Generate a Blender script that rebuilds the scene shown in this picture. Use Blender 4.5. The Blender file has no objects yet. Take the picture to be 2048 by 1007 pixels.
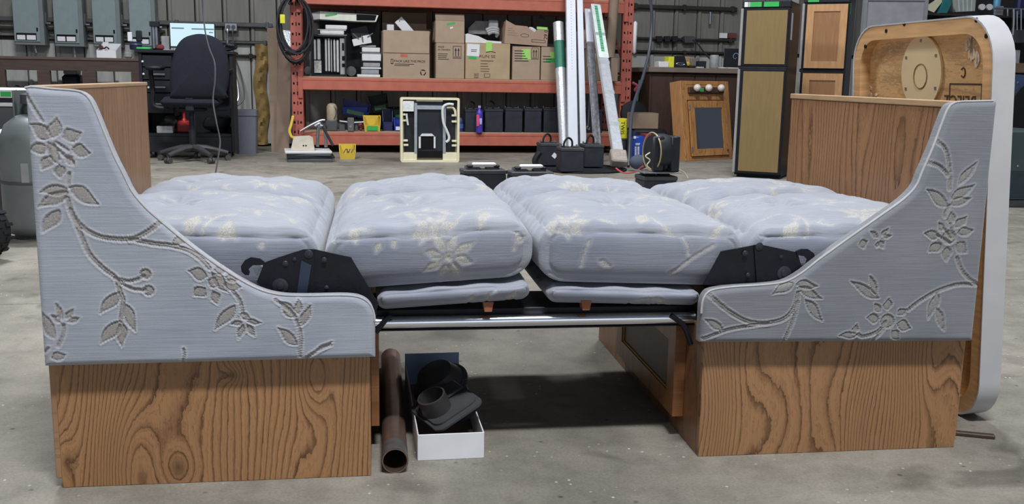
import bpy, math, random
import numpy as np
from mathutils import Vector, Matrix

random.seed(7)
S = bpy.context.scene
COL = S.collection

# ------------------------------------------------------------------ camera
# world = the workshop: X runs along the back wall, Y goes into the room, Z up
FPX, PITCH, ROLL, CAMH = 1948.0, math.radians(10.177), math.radians(1.003), 0.86
HEAD = math.radians(11.0)
CR = Vector((math.cos(HEAD), -math.sin(HEAD), 0))
FH = Vector((math.sin(HEAD), math.cos(HEAD), 0))
UP = Vector((0, 0, 1))
FV = FH * math.cos(PITCH) - UP * math.sin(PITCH)
UV = FH * math.sin(PITCH) + UP * math.cos(PITCH)
cr, sr = math.cos(ROLL), math.sin(ROLL)
EYE = Vector((0, 0, CAMH))
cam_d = bpy.data.cameras.new('camera')
cam = bpy.data.objects.new('camera', cam_d)
COL.objects.link(cam)
S.camera = cam
cam_d.sensor_width = 36.0
cam_d.lens = 36.0 * FPX / 2048.0
cam_d.clip_end = 200
cx_, cy_ = CR * cr + UV * sr, UV * cr - CR * sr
mw = Matrix((cx_, cy_, -FV)).transposed().to_4x4()
mw.translation = EYE
cam.matrix_world = mw

# ------------------------------------------------------------------ light, world, exposure
S.view_settings.view_transform = 'Standard'
S.view_settings.look = 'None'
S.view_settings.gamma = 1.0
S.view_settings.use_curve_mapping = False
S.view_settings.exposure = 0.0
W = bpy.data.worlds.new('workshop_air')
S.world = W
W.use_nodes = True
W.node_tree.nodes['Background'].inputs[0].default_value = (0.58, 0.67, 0.86, 1)
W.node_tree.nodes['Background'].inputs[1].default_value = 0.19

def area_light(name, loc, sx, sy, power, col=(0.96, 0.98, 1.0)):
    l = bpy.data.lights.new(name, 'AREA')
    l.shape = 'RECTANGLE'
    l.size, l.size_y = sx, sy
    l.energy = power
    l.color = col
    o = bpy.data.objects.new(name, l)
    o.location = loc
    COL.objects.link(o)
    return o
# two rows of ceiling high-bays, assumed from the light; none in view
for nm, loc, pw in (('assumed_high_bay', (0.5, -0.3, 5.2), 345), ('assumed_high_bay', (-4.2, -0.3, 5.2), 60), ('assumed_high_bay', (5.2, -0.3, 5.2), 70),
                    ('assumed_high_bay', (-1.6, 6.8, 5.2), 320), ('assumed_high_bay', (2.9, 6.8, 5.2), 235)):
    area_light(nm, loc, 1.3, 0.35, pw)
# added fill light behind the camera: daylight assumed, no door in view
day_fill = area_light('assumed_daylight_fill', (1.5, -9.0, 2.0), 5.0, 3.8, 85, (0.80, 0.90, 1.0))
day_fill.rotation_euler = (math.radians(90), 0, 0)

# ------------------------------------------------------------------ pixel <-> place helpers (2048 x 1007 survey of the photograph)
def ray(px, py):
    a, b = px - 1024, py - 503.5
    u, v = a * cr + b * sr, -a * sr + b * cr
    return CR * (u / FPX) - UV * (v / FPX) + FV
def PX(px, py, Y):
    d = ray(px, py)
    return EYE + d * (Y / d.y)
def PZ(px, py, z=0.0):
    d = ray(px, py)
    return EYE + d * ((z - CAMH) / d.z)
# dinette frame: x along the dinette, y into the room, z up
BA = math.radians(8.06 - 11.0)
BO = Vector((-0.548, 2.055, 0))
BX = Vector((math.cos(BA), math.sin(BA), 0))
BY = Vector((-math.sin(BA), math.cos(BA), 0))
MB_ = Matrix.Translation(BO) @ Matrix.Rotation(BA, 4, 'Z')
def BL(p):
    q = p - BO
    return Vector((q.dot(BX), q.dot(BY), q.z))
def PB(px, py, d):
    r = ray(px, py)
    return BL(EYE + r * (((BO - EYE).dot(BY) + d) / r.dot(BY)))
def PBZ(px, py, z):
    return BL(PZ(px, py, z))
def PBX(px, py, x):
    r = ray(px, py)
    return BL(EYE + r * (((BO - EYE).dot(BX) + x) / r.dot(BX)))
def rect(x0, y0, x1, y1, Y):
    xm, ym = (x0 + x1) / 2, (y0 + y1) / 2
    return PX(x0, ym, Y).x, PX(x1, ym, Y).x, PX(xm, y1, Y).z, PX(xm, y0, Y).z

# ------------------------------------------------------------------ materials
def lin(c):
    def f(v):
        v /= 255.0
        return v / 12.92 if v <= 0.04045 else ((v + 0.055) / 1.055) ** 2.4
    return tuple(f(v) for v in c) + (1.0,)
def newmat(name):
    m = bpy.data.materials.new(name)
    m.use_nodes = True
    nt = m.node_tree
    return m, nt, nt.nodes['Principled BSDF'], nt.nodes.new, nt.links.new
def mul(c, k):
    return tuple(min(1, v * k) for v in c[:3]) + (1.0,)
_mc = {}
def mat(name, c, rough=0.6, metal=0.0, var=0.10, sc=14.0, bump=0.0, bsc=160.0, emit=0.0, stretch=(1, 1, 1)):
    if name in _mc:
        return _mc[name]
    m, nt, b, N, K = newmat(name)
    tc = N('ShaderNodeTexCoord'); mp = N('ShaderNodeMapping')
    mp.inputs['Scale'].default_value = stretch
    K(tc.outputs['Object'], mp.inputs[0])
    no = N('ShaderNodeTexNoise'); no.inputs['Scale'].default_value = sc; no.inputs['Detail'].default_value = 4
    K(mp.outputs[0], no.inputs['Vector'])
    cr_ = N('ShaderNodeValToRGB')
    l = lin(c)
    cr_.color_ramp.elements[0].position = 0.3; cr_.color_ramp.elements[0].color = mul(l, 1 - var)
    cr_.color_ramp.elements[1].position = 0.7; cr_.color_ramp.elements[1].color = mul(l, 1 + var)
    K(no.outputs['Fac'], cr_.inputs[0])
    K(cr_.outputs[0], b.inputs['Base Color'])
    b.inputs['Roughness'].default_value = rough
    b.inputs['Metallic'].default_value = metal
    if max(c) < 60 and not metal: b.inputs['Specular IOR Level'].default_value = 0.28
    if bump:
        n2 = N('ShaderNodeTexNoise'); n2.inputs['Scale'].default_value = bsc; n2.inputs['Detail'].default_value = 3
        K(mp.outputs[0], n2.inputs['Vector'])
        bp = N('ShaderNodeBump'); bp.inputs['Strength'].default_value = bump; bp.inputs['Distance'].default_value = 0.004
        K(n2.outputs['Fac'], bp.inputs['Height'])
        K(bp.outputs[0], b.inputs['Normal'])
    if emit:
        K(cr_.outputs[0], b.inputs['Emission Color'])
        b.inputs['Emission Strength'].default_value = emit
    _mc[name] = m
    return m

def wood(name, light, dark, u='X', v='Z', na=7.0, nb=1.6, rings=9.0, slope=14.0, seed=0.0, knots=(), rough=0.38, contrast=0.9):
    """laminate with cathedral grain running along v: contour lines of a stretched noise field"""
    m, nt, b, N, K = newmat(name)
    tc = N('ShaderNodeTexCoord'); sp = N('ShaderNodeSeparateXYZ')
    K(tc.outputs['Object'], sp.inputs[0])
    U, V = sp.outputs[u], sp.outputs[v]
    def ma(op, a, bb=None):
        n = N('ShaderNodeMath'); n.operation = op
        for i, q in enumerate((a, bb)):
            if q is None: continue
            if isinstance(q, (int, float)): n.inputs[i].default_value = q
            else: K(q, n.inputs[i])
        return n.outputs[0]
    def noise(su, sv, det, rg=0.5, sd=0.0):
        c = N('ShaderNodeCombineXYZ')
        K(ma('MULTIPLY', U, su), c.inputs[0]); K(ma('MULTIPLY', V, sv), c.inputs[1]); c.inputs[2].default_value = seed + sd
        n = N('ShaderNodeTexNoise'); n.inputs['Scale'].default_value = 1.0
        n.inputs['Detail'].default_value = det; n.inputs['Roughness'].default_value = rg
        K(c.outputs[0], n.inputs['Vector'])
        return n.outputs['Fac']
    wob = noise(26, 5, 2, 0.5, 3.0)
    jag = noise(150, 38, 2, 0.6, 17.0)
    f = ma('ADD', ma('MULTIPLY', noise(na, nb, 1.0, 0.35), rings), ma('ADD', ma('MULTIPLY', wob, 0.7), ma('MULTIPLY', jag, 0.38)))
    f = ma('ADD', f, ma('MULTIPLY', U, slope))
    dk = None
    for (ku, kv, ru, rv, amp) in knots:
        a = ma('DIVIDE', ma('SUBTRACT', U, ku), ru); c = ma('DIVIDE', ma('SUBTRACT', V, kv), rv)
        e = ma('EXPONENT', ma('MULTIPLY', ma('ADD', ma('MULTIPLY', a, a), ma('MULTIPLY', c, c)), -1.0))
        f = ma('ADD', f, ma('MULTIPLY', e, amp))
        if amp < 0:
            e4 = ma('POWER', e, 5.0)
            dk = e4 if dk is None else ma('ADD', dk, e4)
    fr = ma('FRACT', f)
    rp = N('ShaderNodeValToRGB')
    cl, cd = lin(light), lin(dark)
    mid = tuple(0.45 * cl[i] + 0.55 * cd[i] for i in range(3)) + (1,)
    el = rp.color_ramp.elements
    el[0].position = 0.0; el[0].color = mul(cl, 0.80)
    el[1].position = 1.0; el[1].color = cd
    e = el.new(0.18); e.color = mul(cl, 1.04)
    e = el.new(0.70); e.color = mul(cl, 0.95)
    e = el.new(0.88); e.color = mid
    K(fr, rp.inputs[0])
    fib = noise(420, 7, 3, 0.7, 7.0)
    big = noise(3.2, 2.0, 2, 0.5, 11.0)
    k = ma('ADD', ma('MULTIPLY', fib, 0.62), ma('MULTIPLY', big, 0.36))
    k = ma('ADD', k, 0.50)
    if dk is not None:
        k = ma('MULTIPLY', k, ma('SUBTRACT', 1.0, ma('MULTIPLY', ma('MINIMUM', dk, 1.0), 0.6)))
    mx = N('ShaderNodeMixRGB'); mx.blend_type = 'MULTIPLY'; mx.inputs[0].default_value = 1.0
    fr2 = ma('FRACT', ma('ADD', ma('MULTIPLY', f, 2.37), ma('MULTIPLY', jag, 1.1)))
    th = ma('POWER', fr2, 5.0)
    k = ma('MULTIPLY', k, ma('SUBTRACT', 1.0, ma('MULTIPLY', th, ma('MULTIPLY', noise(22, 3, 2, 0.5, 23.0), 0.62))))
    lo = N('ShaderNodeMixRGB'); lo.inputs[1].default_value = mul(cl, 0.9)
    K(ma('MINIMUM', ma('MULTIPLY', ma('ADD', 0.35, ma('MULTIPLY', noise(30, 4, 2, 0.6, 29.0), 1.15)), contrast), 1.0), lo.inputs[0])
    K(rp.outputs[0], lo.inputs[2])
    cg = N('ShaderNodeCombineXYZ')
    for i in range(3): K(k, cg.inputs[i])
    K(lo.outputs[0], mx.inputs[1]); K(cg.outputs[0], mx.inputs[2])
    K(mx.outputs[0], b.inputs['Base Color'])
    b.inputs['Roughness'].default_value = rough
    bp = N('ShaderNodeBump'); bp.inputs['Strength'].default_value = 0.12; bp.inputs['Distance'].default_value = 0.002
    K(fr, bp.inputs['Height']); K(bp.outputs[0], b.inputs['Normal'])
    return m

def fabric_mat(name, base, fig, rimc, u='X', v='Z'):
    """velvet with horizontal weave; the woven flowers are real relief in the mesh, 'pat' only says which yarn is there"""
    m, nt, b, N, K = newmat(name)
    tc = N('ShaderNodeTexCoord'); at = N('ShaderNodeAttribute'); at.attribute_name = 'pat'; ar = N('ShaderNodeAttribute'); ar.attribute_name = 'rim'
    mp = N('ShaderNodeMapping')
    mp.inputs['Scale'].default_value = (10, 60, 320) if v == 'Z' else (10, 320, 320)
    K(tc.outputs['Object'], mp.inputs[0])
    n1 = N('ShaderNodeTexNoise'); n1.inputs['Scale'].default_value = 1.0; n1.inputs['Detail'].default_value = 3
    K(mp.outputs[0], n1.inputs['Vector'])
    n2 = N('ShaderNodeTexNoise'); n2.inputs['Scale'].default_value = 5.0; n2.inputs['Detail'].default_value = 4
    K(tc.outputs['Object'], n2.inputs['Vector'])
    n3 = N('ShaderNodeTexNoise'); n3.inputs['Scale'].default_value = 420.0; n3.inputs['Detail'].default_value = 2
    K(tc.outputs['Object'], n3.inputs['Vector'])
    r1 = N('ShaderNodeValToRGB'); l = lin(base)
    r1.color_ramp.elements[0].position = 0.22; r1.color_ramp.elements[0].color = mul(l, 0.87)
    r1.color_ramp.elements[1].position = 0.62; r1.color_ramp.elements[1].color = mul(l, 1.06)
    K(n1.outputs['Fac'], r1.inputs[0])
    r2 = N('ShaderNodeValToRGB')
    r2.color_ramp.elements[0].position = 0.3; r2.color_ramp.elements[0].color = (0.86, 0.87, 0.90, 1)
    r2.color_ramp.elements[1].position = 0.7; r2.color_ramp.elements[1].color = (1.05, 1.04, 1.02, 1)
    K(n2.outputs['Fac'], r2.inputs[0])
    mx = N('ShaderNodeMixRGB'); mx.blend_type = 'MULTIPLY'; mx.inputs[0].default_value = 1
    K(r1.outputs[0], mx.inputs[1]); K(r2.outputs[0], mx.inputs[2])
    r3 = N('ShaderNodeValToRGB'); g = lin(fig)
    r3.color_ramp.elements[0].position = 0.35; r3.color_ramp.elements[0].color = mul(g, 0.72)
    r3.color_ramp.elements[1].position = 0.62; r3.color_ramp.elements[1].color = mul(g, 1.12)
    K(n3.outputs['Fac'], r3.inputs[0])
    an = N('ShaderNodeAttribute'); an.attribute_name = 'front_shade'     # cushion fronts multiplied darker: shade put into the cloth colour
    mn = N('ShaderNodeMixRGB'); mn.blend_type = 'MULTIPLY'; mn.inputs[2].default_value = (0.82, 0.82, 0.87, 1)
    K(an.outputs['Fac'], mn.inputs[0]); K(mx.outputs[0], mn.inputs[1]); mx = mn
    m2 = N('ShaderNodeMixRGB'); K(at.outputs['Fac'], m2.inputs[0]); K(mx.outputs[0], m2.inputs[1]); K(r3.outputs[0], m2.inputs[2])
    m3 = N('ShaderNodeMixRGB'); K(ar.outputs['Fac'], m3.inputs[0]); K(m2.outputs[0], m3.inputs[1]); m3.inputs[2].default_value = mul(lin(rimc), 1.0)
    K(m3.outputs[0], b.inputs['Base Color'])
    b.inputs['Roughness'].default_value = 0.9
    b.inputs['Sheen Weight'].default_value = 0.25
    b.inputs['Sheen Roughness'].default_value = 0.5
    ad = N('ShaderNodeMath'); ad.operation = 'MULTIPLY_ADD'; ad.inputs[1].default_value = 0.6
    K(n3.outputs['Fac'], ad.inputs[0]); K(n1.outputs['Fac'], ad.inputs[2])
    bp = N('ShaderNodeBump'); bp.inputs['Strength'].default_value = 0.35; bp.inputs['Distance'].default_value = 0.0015
    K(ad.outputs[0], bp.inputs['Height']); K(bp.outputs[0], b.inputs['Normal'])
    return m

# ------------------------------------------------------------------ mesh builder
MAT_OF = {}
def world_of(o):
    return MAT_OF.get(o.name, Matrix.Identity(4))
def T(name, label, cat, loc, rz=0.0, group=None, M=None):
    o = bpy.data.objects.new(name, None)
    COL.objects.link(o)
    o.empty_display_size = 0.05
    mm = M if M is not None else Matrix.Translation(Vector(loc)) @ Matrix.Rotation(rz, 4, 'Z')
    o.matrix_world = mm
    MAT_OF[o.name] = mm.copy()
    o['label'] = label; o['category'] = cat
    if group: o['group'] = group
    return o
CH = [(-1, -1), (1, -1), (1, 1), (-1, 1)]
class MB:
    def __init__(s, M=None, smooth=None):
        s.v, s.f, s.M, s.smooth = [], [], M, smooth
    def add(s, vs, fs):
        o = len(s.v)
        s.v += [(s.M @ Vector(p)) if s.M is not None else Vector(p) for p in vs]
        s.f += [tuple(i + o for i in f) for f in fs]
        return s
    def box(s, x0, y0, z0, x1, y1, z1, b=0.0, R=None):
        x0, x1 = min(x0, x1), max(x0, x1); y0, y1 = min(y0, y1), max(y0, y1); z0, z1 = min(z0, z1), max(z0, z1)
        c = Vector(((x0 + x1) / 2, (y0 + y1) / 2, (z0 + z1) / 2)); h = ((x1 - x0) / 2, (y1 - y0) / 2, (z1 - z0) / 2)
        b = min(b, 0.45 * min(h) * 2)
        if b <= 0:
            vs = [Vector((sx * h[0], sy * h[1], sz * h[2])) for sz in (-1, 1) for sx, sy in CH]
            fs = [(3, 2, 1, 0), (4, 5, 6, 7), (0, 1, 5, 4), (1, 2, 6, 5), (2, 3, 7, 6), (3, 0, 4, 7)]
        else:
            vs, idx, fs = [], {}, []
            for sx in (-1, 1):
                for sy in (-1, 1):
                    for sz in (-1, 1):
                        for ax in range(3):
                            p = [sx * (h[0] - b), sy * (h[1] - b), sz * (h[2] - b)]
                            p[ax] = (sx, sy, sz)[ax] * h[ax]
                            idx[(sx, sy, sz, ax)] = len(vs); vs.append(Vector(p))
            def q(ks):
                ii = [idx[k] for k in ks]
                n = (vs[ii[1]] - vs[ii[0]]).cross(vs[ii[2]] - vs[ii[0]])
                m = sum((vs[i] for i in ii), Vector())
                fs.append(tuple(ii) if n.dot(m) > 0 else tuple(reversed(ii)))
            for ax in range(3):
                a1, a2 = [a for a in range(3) if a != ax]
                for sg in (-1, 1):
                    ks = []
                    for e1, e2 in CH:
                        k = [0, 0, 0]; k[ax] = sg; k[a1] = e1; k[a2] = e2
                        ks.append((*k, ax))
                    q(ks)
                for e1, e2 in CH:
                    ks = []
                    for sg, who in ((-1, a1), (-1, a2), (1, a2), (1, a1)):
                        k = [0, 0, 0]; k[ax] = sg; k[a1] = e1; k[a2] = e2
                        ks.append((*k, who))
                    q(ks)
            for sx in (-1, 1):
                for sy in (-1, 1):
                    for sz in (-1, 1):
                        q([(sx, sy, sz, 0), (sx, sy, sz, 1), (sx, sy, sz, 2)])
        if R is not None:
            vs = [R @ p for p in vs]
        return s.add([c + p for p in vs], fs)
    def ring(s, pts, r, n=10, closed=False, cap=True):
        """tube along points, r number or list"""
        pts = [Vector(p) for p in pts]; m = len(pts)
        rs = r if isinstance(r, (list, tuple)) else [r] * m
        vs, fs = [], []
        prev = None
        for i, p in enumerate(pts):
            if closed: t = pts[(i + 1) % m] - pts[i - 1]
            else: t = pts[min(i + 1, m - 1)] - pts[max(i - 1, 0)]
            t = t.normalized() if t.length > 1e-9 else Vector((0, 0, 1))
            if prev is None:
                a = Vector((0, 0, 1)) if abs(t.z) < 0.9 else Vector((1, 0, 0))
                u = t.cross(a).normalized()
            else:
                u = prev - t * prev.dot(t)
                u = u.normalized() if u.length > 1e-6 else t.orthogonal().normalized()
            prev = u
            w = t.cross(u)
            for k in range(n):
                an = 2 * math.pi * k / n
                vs.append(p + (u * math.cos(an) + w * math.sin(an)) * rs[i])
        L = m if closed else m - 1
        for i in range(L):
            for k in range(n):
                a, b2 = i * n + k, i * n + (k + 1) % n
                c, d = ((i + 1) % m) * n + (k + 1) % n, ((i + 1) % m) * n + k
                fs.append((a, b2, c, d))
        if cap and not closed:
            fs.append(tuple(reversed(range(n)))); fs.append(tuple((m - 1) * n + k for k in range(n)))
        return s.add(vs, fs)
    def cyl(s, p0, p1, r0, r1=None, n=16, cap=True):
        return s.ring([p0, p1], [r0, r0 if r1 is None else r1], n, False, cap)
    def tube(s, pts, r, n=8, sub=6, closed=False):
        return s.ring(spline(pts, sub), r, n, closed)
    def lathe(s, prof, c=(0, 0, 0), n=24, axis='Z', ax=None, cap=True):
        c = Vector(c)
        A = ax.normalized() if ax is not None else Vector((1, 0, 0) if axis == 'X' else (0, 1, 0) if axis == 'Y' else (0, 0, 1))
        u = A.orthogonal().normalized(); w = A.cross(u)
        vs, fs = [], []
        for r, z in prof:
            for k in range(n):
                an = 2 * math.pi * k / n
                vs.append(c + A * z + (u * math.cos(an) + w * math.sin(an)) * max(r, 1e-4))
        for i in range(len(prof) - 1):
            for k in range(n):
                fs.append((i * n + k, i * n + (k + 1) % n, (i + 1) * n + (k + 1) % n, (i + 1) * n + k))
        if cap:
            fs.append(tuple(reversed(range(n)))); fs.append(tuple((len(prof) - 1) * n + k for k in range(n)))
        return s.add(vs, fs)
    def prism(s, pts, off):
        pts = [Vector(p) for p in pts]; off = Vector(off); n = len(pts)
        nn = Vector((0, 0, 0))
        for i in range(n): nn += pts[i].cross(pts[(i + 1) % n])
        if nn.dot(off) > 0: pts = pts[::-1]
        vs = pts + [p + off for p in pts]
        fs = [tuple(range(n)), tuple(reversed(range(n, 2 * n)))]
        for i in range(n):
            j = (i + 1) % n
            fs.append((j, i, n + i, n + j))
        return s.add(vs, fs)
    def ringprism(s, outer, inner, off):
        o, i2 = [Vector(p) for p in outer], [Vector(p) for p in inner]; off = Vector(off); n = len(o)
        vs = o + i2 + [p + off for p in o] + [p + off for p in i2]
        fs = []
        for a in range(n):
            b = (a + 1) % n
            fs += [(a, b, n + b, n + a), (2 * n + b, 2 * n + a, 3 * n + a, 3 * n + b), (b, a, 2 * n + a, 2 * n + b), (n + a, n + b, 3 * n + b, 3 * n + a)]
        return s.add(vs, fs)
    def ball(s, c, r, n=14, k=9, sc=(1, 1, 1)):
        c = Vector(c); vs, fs = [], []
        for i in range(k + 1):
            th = math.pi * i / k
            for j in range(n):
                ph = 2 * math.pi * j / n
                rr = max(math.sin(th), 1e-3)
                vs.append(c + Vector((rr * math.cos(ph) * sc[0], rr * math.sin(ph) * sc[1], math.cos(th) * sc[2])) * r)
        for i in range(k):
            for j in range(n):
                fs.append((i * n + j, (i + 1) * n + j, (i + 1) * n + (j + 1) % n, i * n + (j + 1) % n))
        return s.add(vs, fs)
    def build(s, name, m, parent=None, label=None, cat=None, group=None, kind=None, smooth=None):
        me = bpy.data.meshes.new(name)
        o = bpy.data.objects.new(name, me)
        if parent is not None:
            P0 = world_of(parent); inv = P0.inverted()
            vs = [inv @ p for p in s.v]
            o.parent = parent
            MAT_OF[o.name] = P0.copy()
        else:
            lo = Vector([min(p[i] for p in s.v) for i in range(3)]); hi = Vector([max(p[i] for p in s.v) for i in range(3)])
            c = Vector(((lo.x + hi.x) / 2, (lo.y + hi.y) / 2, lo.z))
            vs = [p - c for p in s.v]
            o.location = c
            MAT_OF[o.name] = Matrix.Translation(c)
        me.from_pydata([tuple(p) for p in vs], [], s.f)
        sm = smooth if smooth is not None else s.smooth
        if sm:
            me.shade_smooth()
            me.set_sharp_from_angle(angle=math.radians(sm if sm is not True else 40))
        me.materials.append(m)
        COL.objects.link(o)
        tag(o, label, cat, group, kind)
        return o
def tag(o, label=None, cat=None, group=None, kind=None):
    if label: o['label'] = label
    if cat: o['category'] = cat
    if group: o['group'] = group
    if kind: o['kind'] = kind
    return o
def copy_tree(o, M=None, label=None, parent=None):
    c = o.copy(); COL.objects.link(c)
    if parent is not None: c.parent = parent
    if M is not None: c.matrix_world = M; MAT_OF[c.name] = M.copy()
    if label: c['label'] = label
    for k in list(o.children): copy_tree(k, None, None, c)
    return c
def spline(pts, sub=6):
    pts = [Vector(p) for p in pts]
    if len(pts) < 3: return pts
    out = []
    for i in range(len(pts) - 1):
        p0 = pts[max(i - 1, 0)]; p1 = pts[i]; p2 = pts[i + 1]; p3 = pts[min(i + 2, len(pts) - 1)]
        for k in range(sub):
            t = k / sub
            out.append(0.5 * ((2 * p1) + (p2 - p0) * t + (2 * p0 - 5 * p1 + 4 * p2 - p3) * t * t + (3 * p1 - p0 - 3 * p2 + p3) * t ** 3))
    out.append(pts[-1])
    return out
def rrect(w, h, r, n=6, x0=0.0, y0=0.0):
    pts = []
    for cx, cy, a0 in ((w - r, r, -90), (w - r, h - r, 0), (r, h - r, 90), (r, r, 180)):
        for k in range(n + 1):
            a = math.radians(a0 + 90 * k / n)
            pts.append((x0 + cx + r * math.cos(a), y0 + cy + r * math.sin(a)))
    return pts
def wall_M(x, y, z, roll=0.0, scale=1.0):
    """text frame on a surface that faces the camera side (-Y)"""
    m = Matrix(((1, 0, 0, x), (0, 0, -1, y), (0, 1, 0, z), (0, 0, 0, 1)))
    return m @ Matrix.Rotation(roll, 4, 'Z')
def text(body, size, M, m, parent, name='lettering', label=None, ext=0.0008, align='LEFT'):
    cu = bpy.data.curves.new('t', 'FONT')
    cu.body = body; cu.size = size; cu.extrude = ext; cu.align_x = align; cu.resolution_u = 3
    ob = bpy.data.objects.new('t', cu)
    me = bpy.data.meshes.new_from_object(ob)
    bpy.data.objects.remove(ob)
    me.name = name
    inv = world_of(parent).inverted()
    me.transform(inv @ M)
    me.materials.clear(); me.materials.append(m)
    o = bpy.data.objects.new(name, me)
    o.parent = parent
    COL.objects.link(o)
    MAT_OF[o.name] = world_of(parent).copy()
    if label: o['label'] = label
    return o
def frame(o, pu, pv):
    """matrix whose x runs o->pu, y towards pv, z = x cross y; also both lengths"""
    o, pu, pv = Vector(o), Vector(pu), Vector(pv)
    u = (pu - o).normalized(); v = pv - o; v = (v - u * v.dot(u)); lv = v.length; v = v.normalized(); w = u.cross(v)
    M = Matrix((u, v, w)).transposed().to_4x4(); M.translation = o
    return M, (pu - o).length, lv
# ------------------------------------------------------------------ common materials
def concrete():
    m, nt, b, N, K = newmat('concrete')
    tc = N('ShaderNodeTexCoord')
    def noise(sc, det, rg=0.55, dist=0.0):
        n = N('ShaderNodeTexNoise'); n.inputs['Scale'].default_value = sc; n.inputs['Detail'].default_value = det
        n.inputs['Roughness'].default_value = rg; n.inputs['Distortion'].default_value = dist
        K(tc.outputs['Object'], n.inputs['Vector']); return n.outputs['Fac']
    def ramp(f, p0, c0, p1, c1):
        r = N('ShaderNodeValToRGB'); e = r.color_ramp.elements
        e[0].position = p0; e[0].color = c0; e[1].position = p1; e[1].color = c1
        K(f, r.inputs[0]); return r.outputs[0]
    def mixm(a, bb, t='MULTIPLY', f=1.0):
        x = N('ShaderNodeMixRGB'); x.blend_type = t
        if isinstance(f, float): x.inputs[0].default_value = f
        else: K(f, x.inputs[0])
        K(a, x.inputs[1]); K(bb, x.inputs[2]); return x.outputs[0]
    c = ramp(noise(1.3, 6, 0.6, 0.4), 0.32, lin((116, 111, 101)), 0.66, lin((150, 144, 133)))
    c = mixm(c, ramp(noise(9, 5, 0.65), 0.35, (0.80, 0.80, 0.79, 1), 0.6, (1.05, 1.05, 1.05, 1)))
    c = mixm(c, ramp(noise(3.1, 3, 0.5, 1.2), 0.57, (1, 1, 1, 1), 0.70, (0.62, 0.61, 0.59, 1)))
    c = mixm(c, ramp(noise(150, 2, 0.5), 0.3, (0.86, 0.86, 0.86, 1), 0.6, (1.06, 1.06, 1.06, 1)))
    vo = N('ShaderNodeTexVoronoi'); vo.inputs['Scale'].default_value = 34
    K(tc.outputs['Object'], vo.inputs['Vector'])
    w = N('ShaderNodeRGB'); w.outputs[0].default_value = lin((205, 202, 194))
    d = N('ShaderNodeRGB'); d.outputs[0].default_value = lin((62, 58, 52))
    mk = ramp(vo.outputs['Distance'], 0.07, (1, 1, 1, 1), 0.14, (0, 0, 0, 1))
    gate = ramp(noise(5.5, 3), 0.50, (0, 0, 0, 1), 0.62, (1, 1, 1, 1))
    c = mixm(c, w.outputs[0], 'MIX', mixm(mk, gate))
    v2 = N('ShaderNodeTexVoronoi'); v2.inputs['Scale'].default_value = 19
    K(tc.outputs['Object'], v2.inputs['Vector'])
    mk2 = ramp(v2.outputs['Distance'], 0.07, (1, 1, 1, 1), 0.15, (0, 0, 0, 1))
    gate2 = ramp(noise(7.7, 2), 0.56, (0, 0, 0, 1), 0.60, (0.8, 0.8, 0.8, 1))
    c = mixm(c, d.outputs[0], 'MIX', mixm(mk2, gate2))
    K(c, b.inputs['Base Color'])
    b.inputs['Roughness'].default_value = 0.72
    bp = N('ShaderNodeBump'); bp.inputs['Strength'].default_value = 0.25; bp.inputs['Distance'].default_value = 0.003
    K(noise(60, 5, 0.6), bp.inputs['Height']); K(bp.outputs[0], b.inputs['Normal'])
    return m
M_FLOOR = concrete()
M_JOINT = mat('joint_dirt', (70, 64, 57), 0.9, sc=6)
M_WALLU = mat('painted_siding_dark', (120, 118, 112), 0.55, var=0.14, sc=2.5, stretch=(6, 1, 0.6))
M_WALLL = mat('painted_siding_pale', (178, 178, 174), 0.6, var=0.16, sc=3, stretch=(3, 1, 1))
M_SEAM = mat('dark_siding_seam', (52, 50, 47), 0.8)  # dark tone of the siding seams and some wall strips
M_BLACK = mat('black_plastic', (34, 36, 42), 0.5, var=0.15)
M_BLACKM = mat('black_steel', (24, 26, 33), 0.42, var=0.25, sc=30, bump=0.1)
M_DARKFAB = mat('charcoal_fabric', (36, 39, 48), 0.95, var=0.1, sc=60, bump=0.3, bsc=500)
M_STEEL = mat('bright_steel', (168, 172, 178), 0.35, 0.9)
M_CHROME = mat('chrome', (222, 224, 230), 0.22, 1.0, var=0.02)
M_GREY = mat('grey_paint', (112, 119, 121), 0.5, var=0.06)
M_GREYD = mat('dark_grey_metal', (84, 86, 88), 0.5, 0.3)
M_WHITE = mat('white_plastic', (214, 215, 216), 0.5, var=0.05)
M_CREAM = mat('cream_plastic', (226, 219, 188), 0.5, var=0.05)
M_KRAFT = mat('kraft_cardboard', (168, 147, 126), 0.85, var=0.07, sc=8)
M_KRAFTD = mat('kraft_cardboard_dull', (140, 121, 104), 0.85, var=0.1, sc=6)
M_KRAFTIN = mat('cardboard_inside', (126, 104, 84), 0.9, var=0.1)
M_INK = mat('black_ink', (48, 42, 42), 0.8)
M_INKB = mat('brown_ink', (86, 62, 48), 0.9)
M_ORANGE = mat('orange_rack_paint', (182, 101, 82), 0.5, var=0.10, sc=10)
M_ORANGED = mat('orange_rack_post', (172, 92, 79), 0.55, var=0.12, sc=12)
M_HOLE = mat('hole_black', (14, 14, 16), 0.9)
M_YEL = mat('yellow_plastic', (214, 186, 66), 0.45, var=0.06)
M_YELB = mat('bright_yellow_card', (226, 222, 56), 0.6)
M_BLUEP = mat('blue_plastic', (38, 62, 168), 0.4, var=0.08)
M_NAVY = mat('navy_plastic', (36, 46, 92), 0.5)
M_GREENP = mat('dark_green_plastic', (36, 66, 60), 0.5)
M_GRNTAPE = mat('green_tape', (52, 172, 84), 0.5, var=0.06)
M_LIME = mat('lime_tape', (158, 212, 108), 0.6, var=0.06)
M_PAPER = mat('white_paper', (222, 223, 226), 0.8, var=0.04)
M_PLY = mat('plywood_deck', (176, 148, 122), 0.8, var=0.1, stretch=(1, 8, 8))
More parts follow.
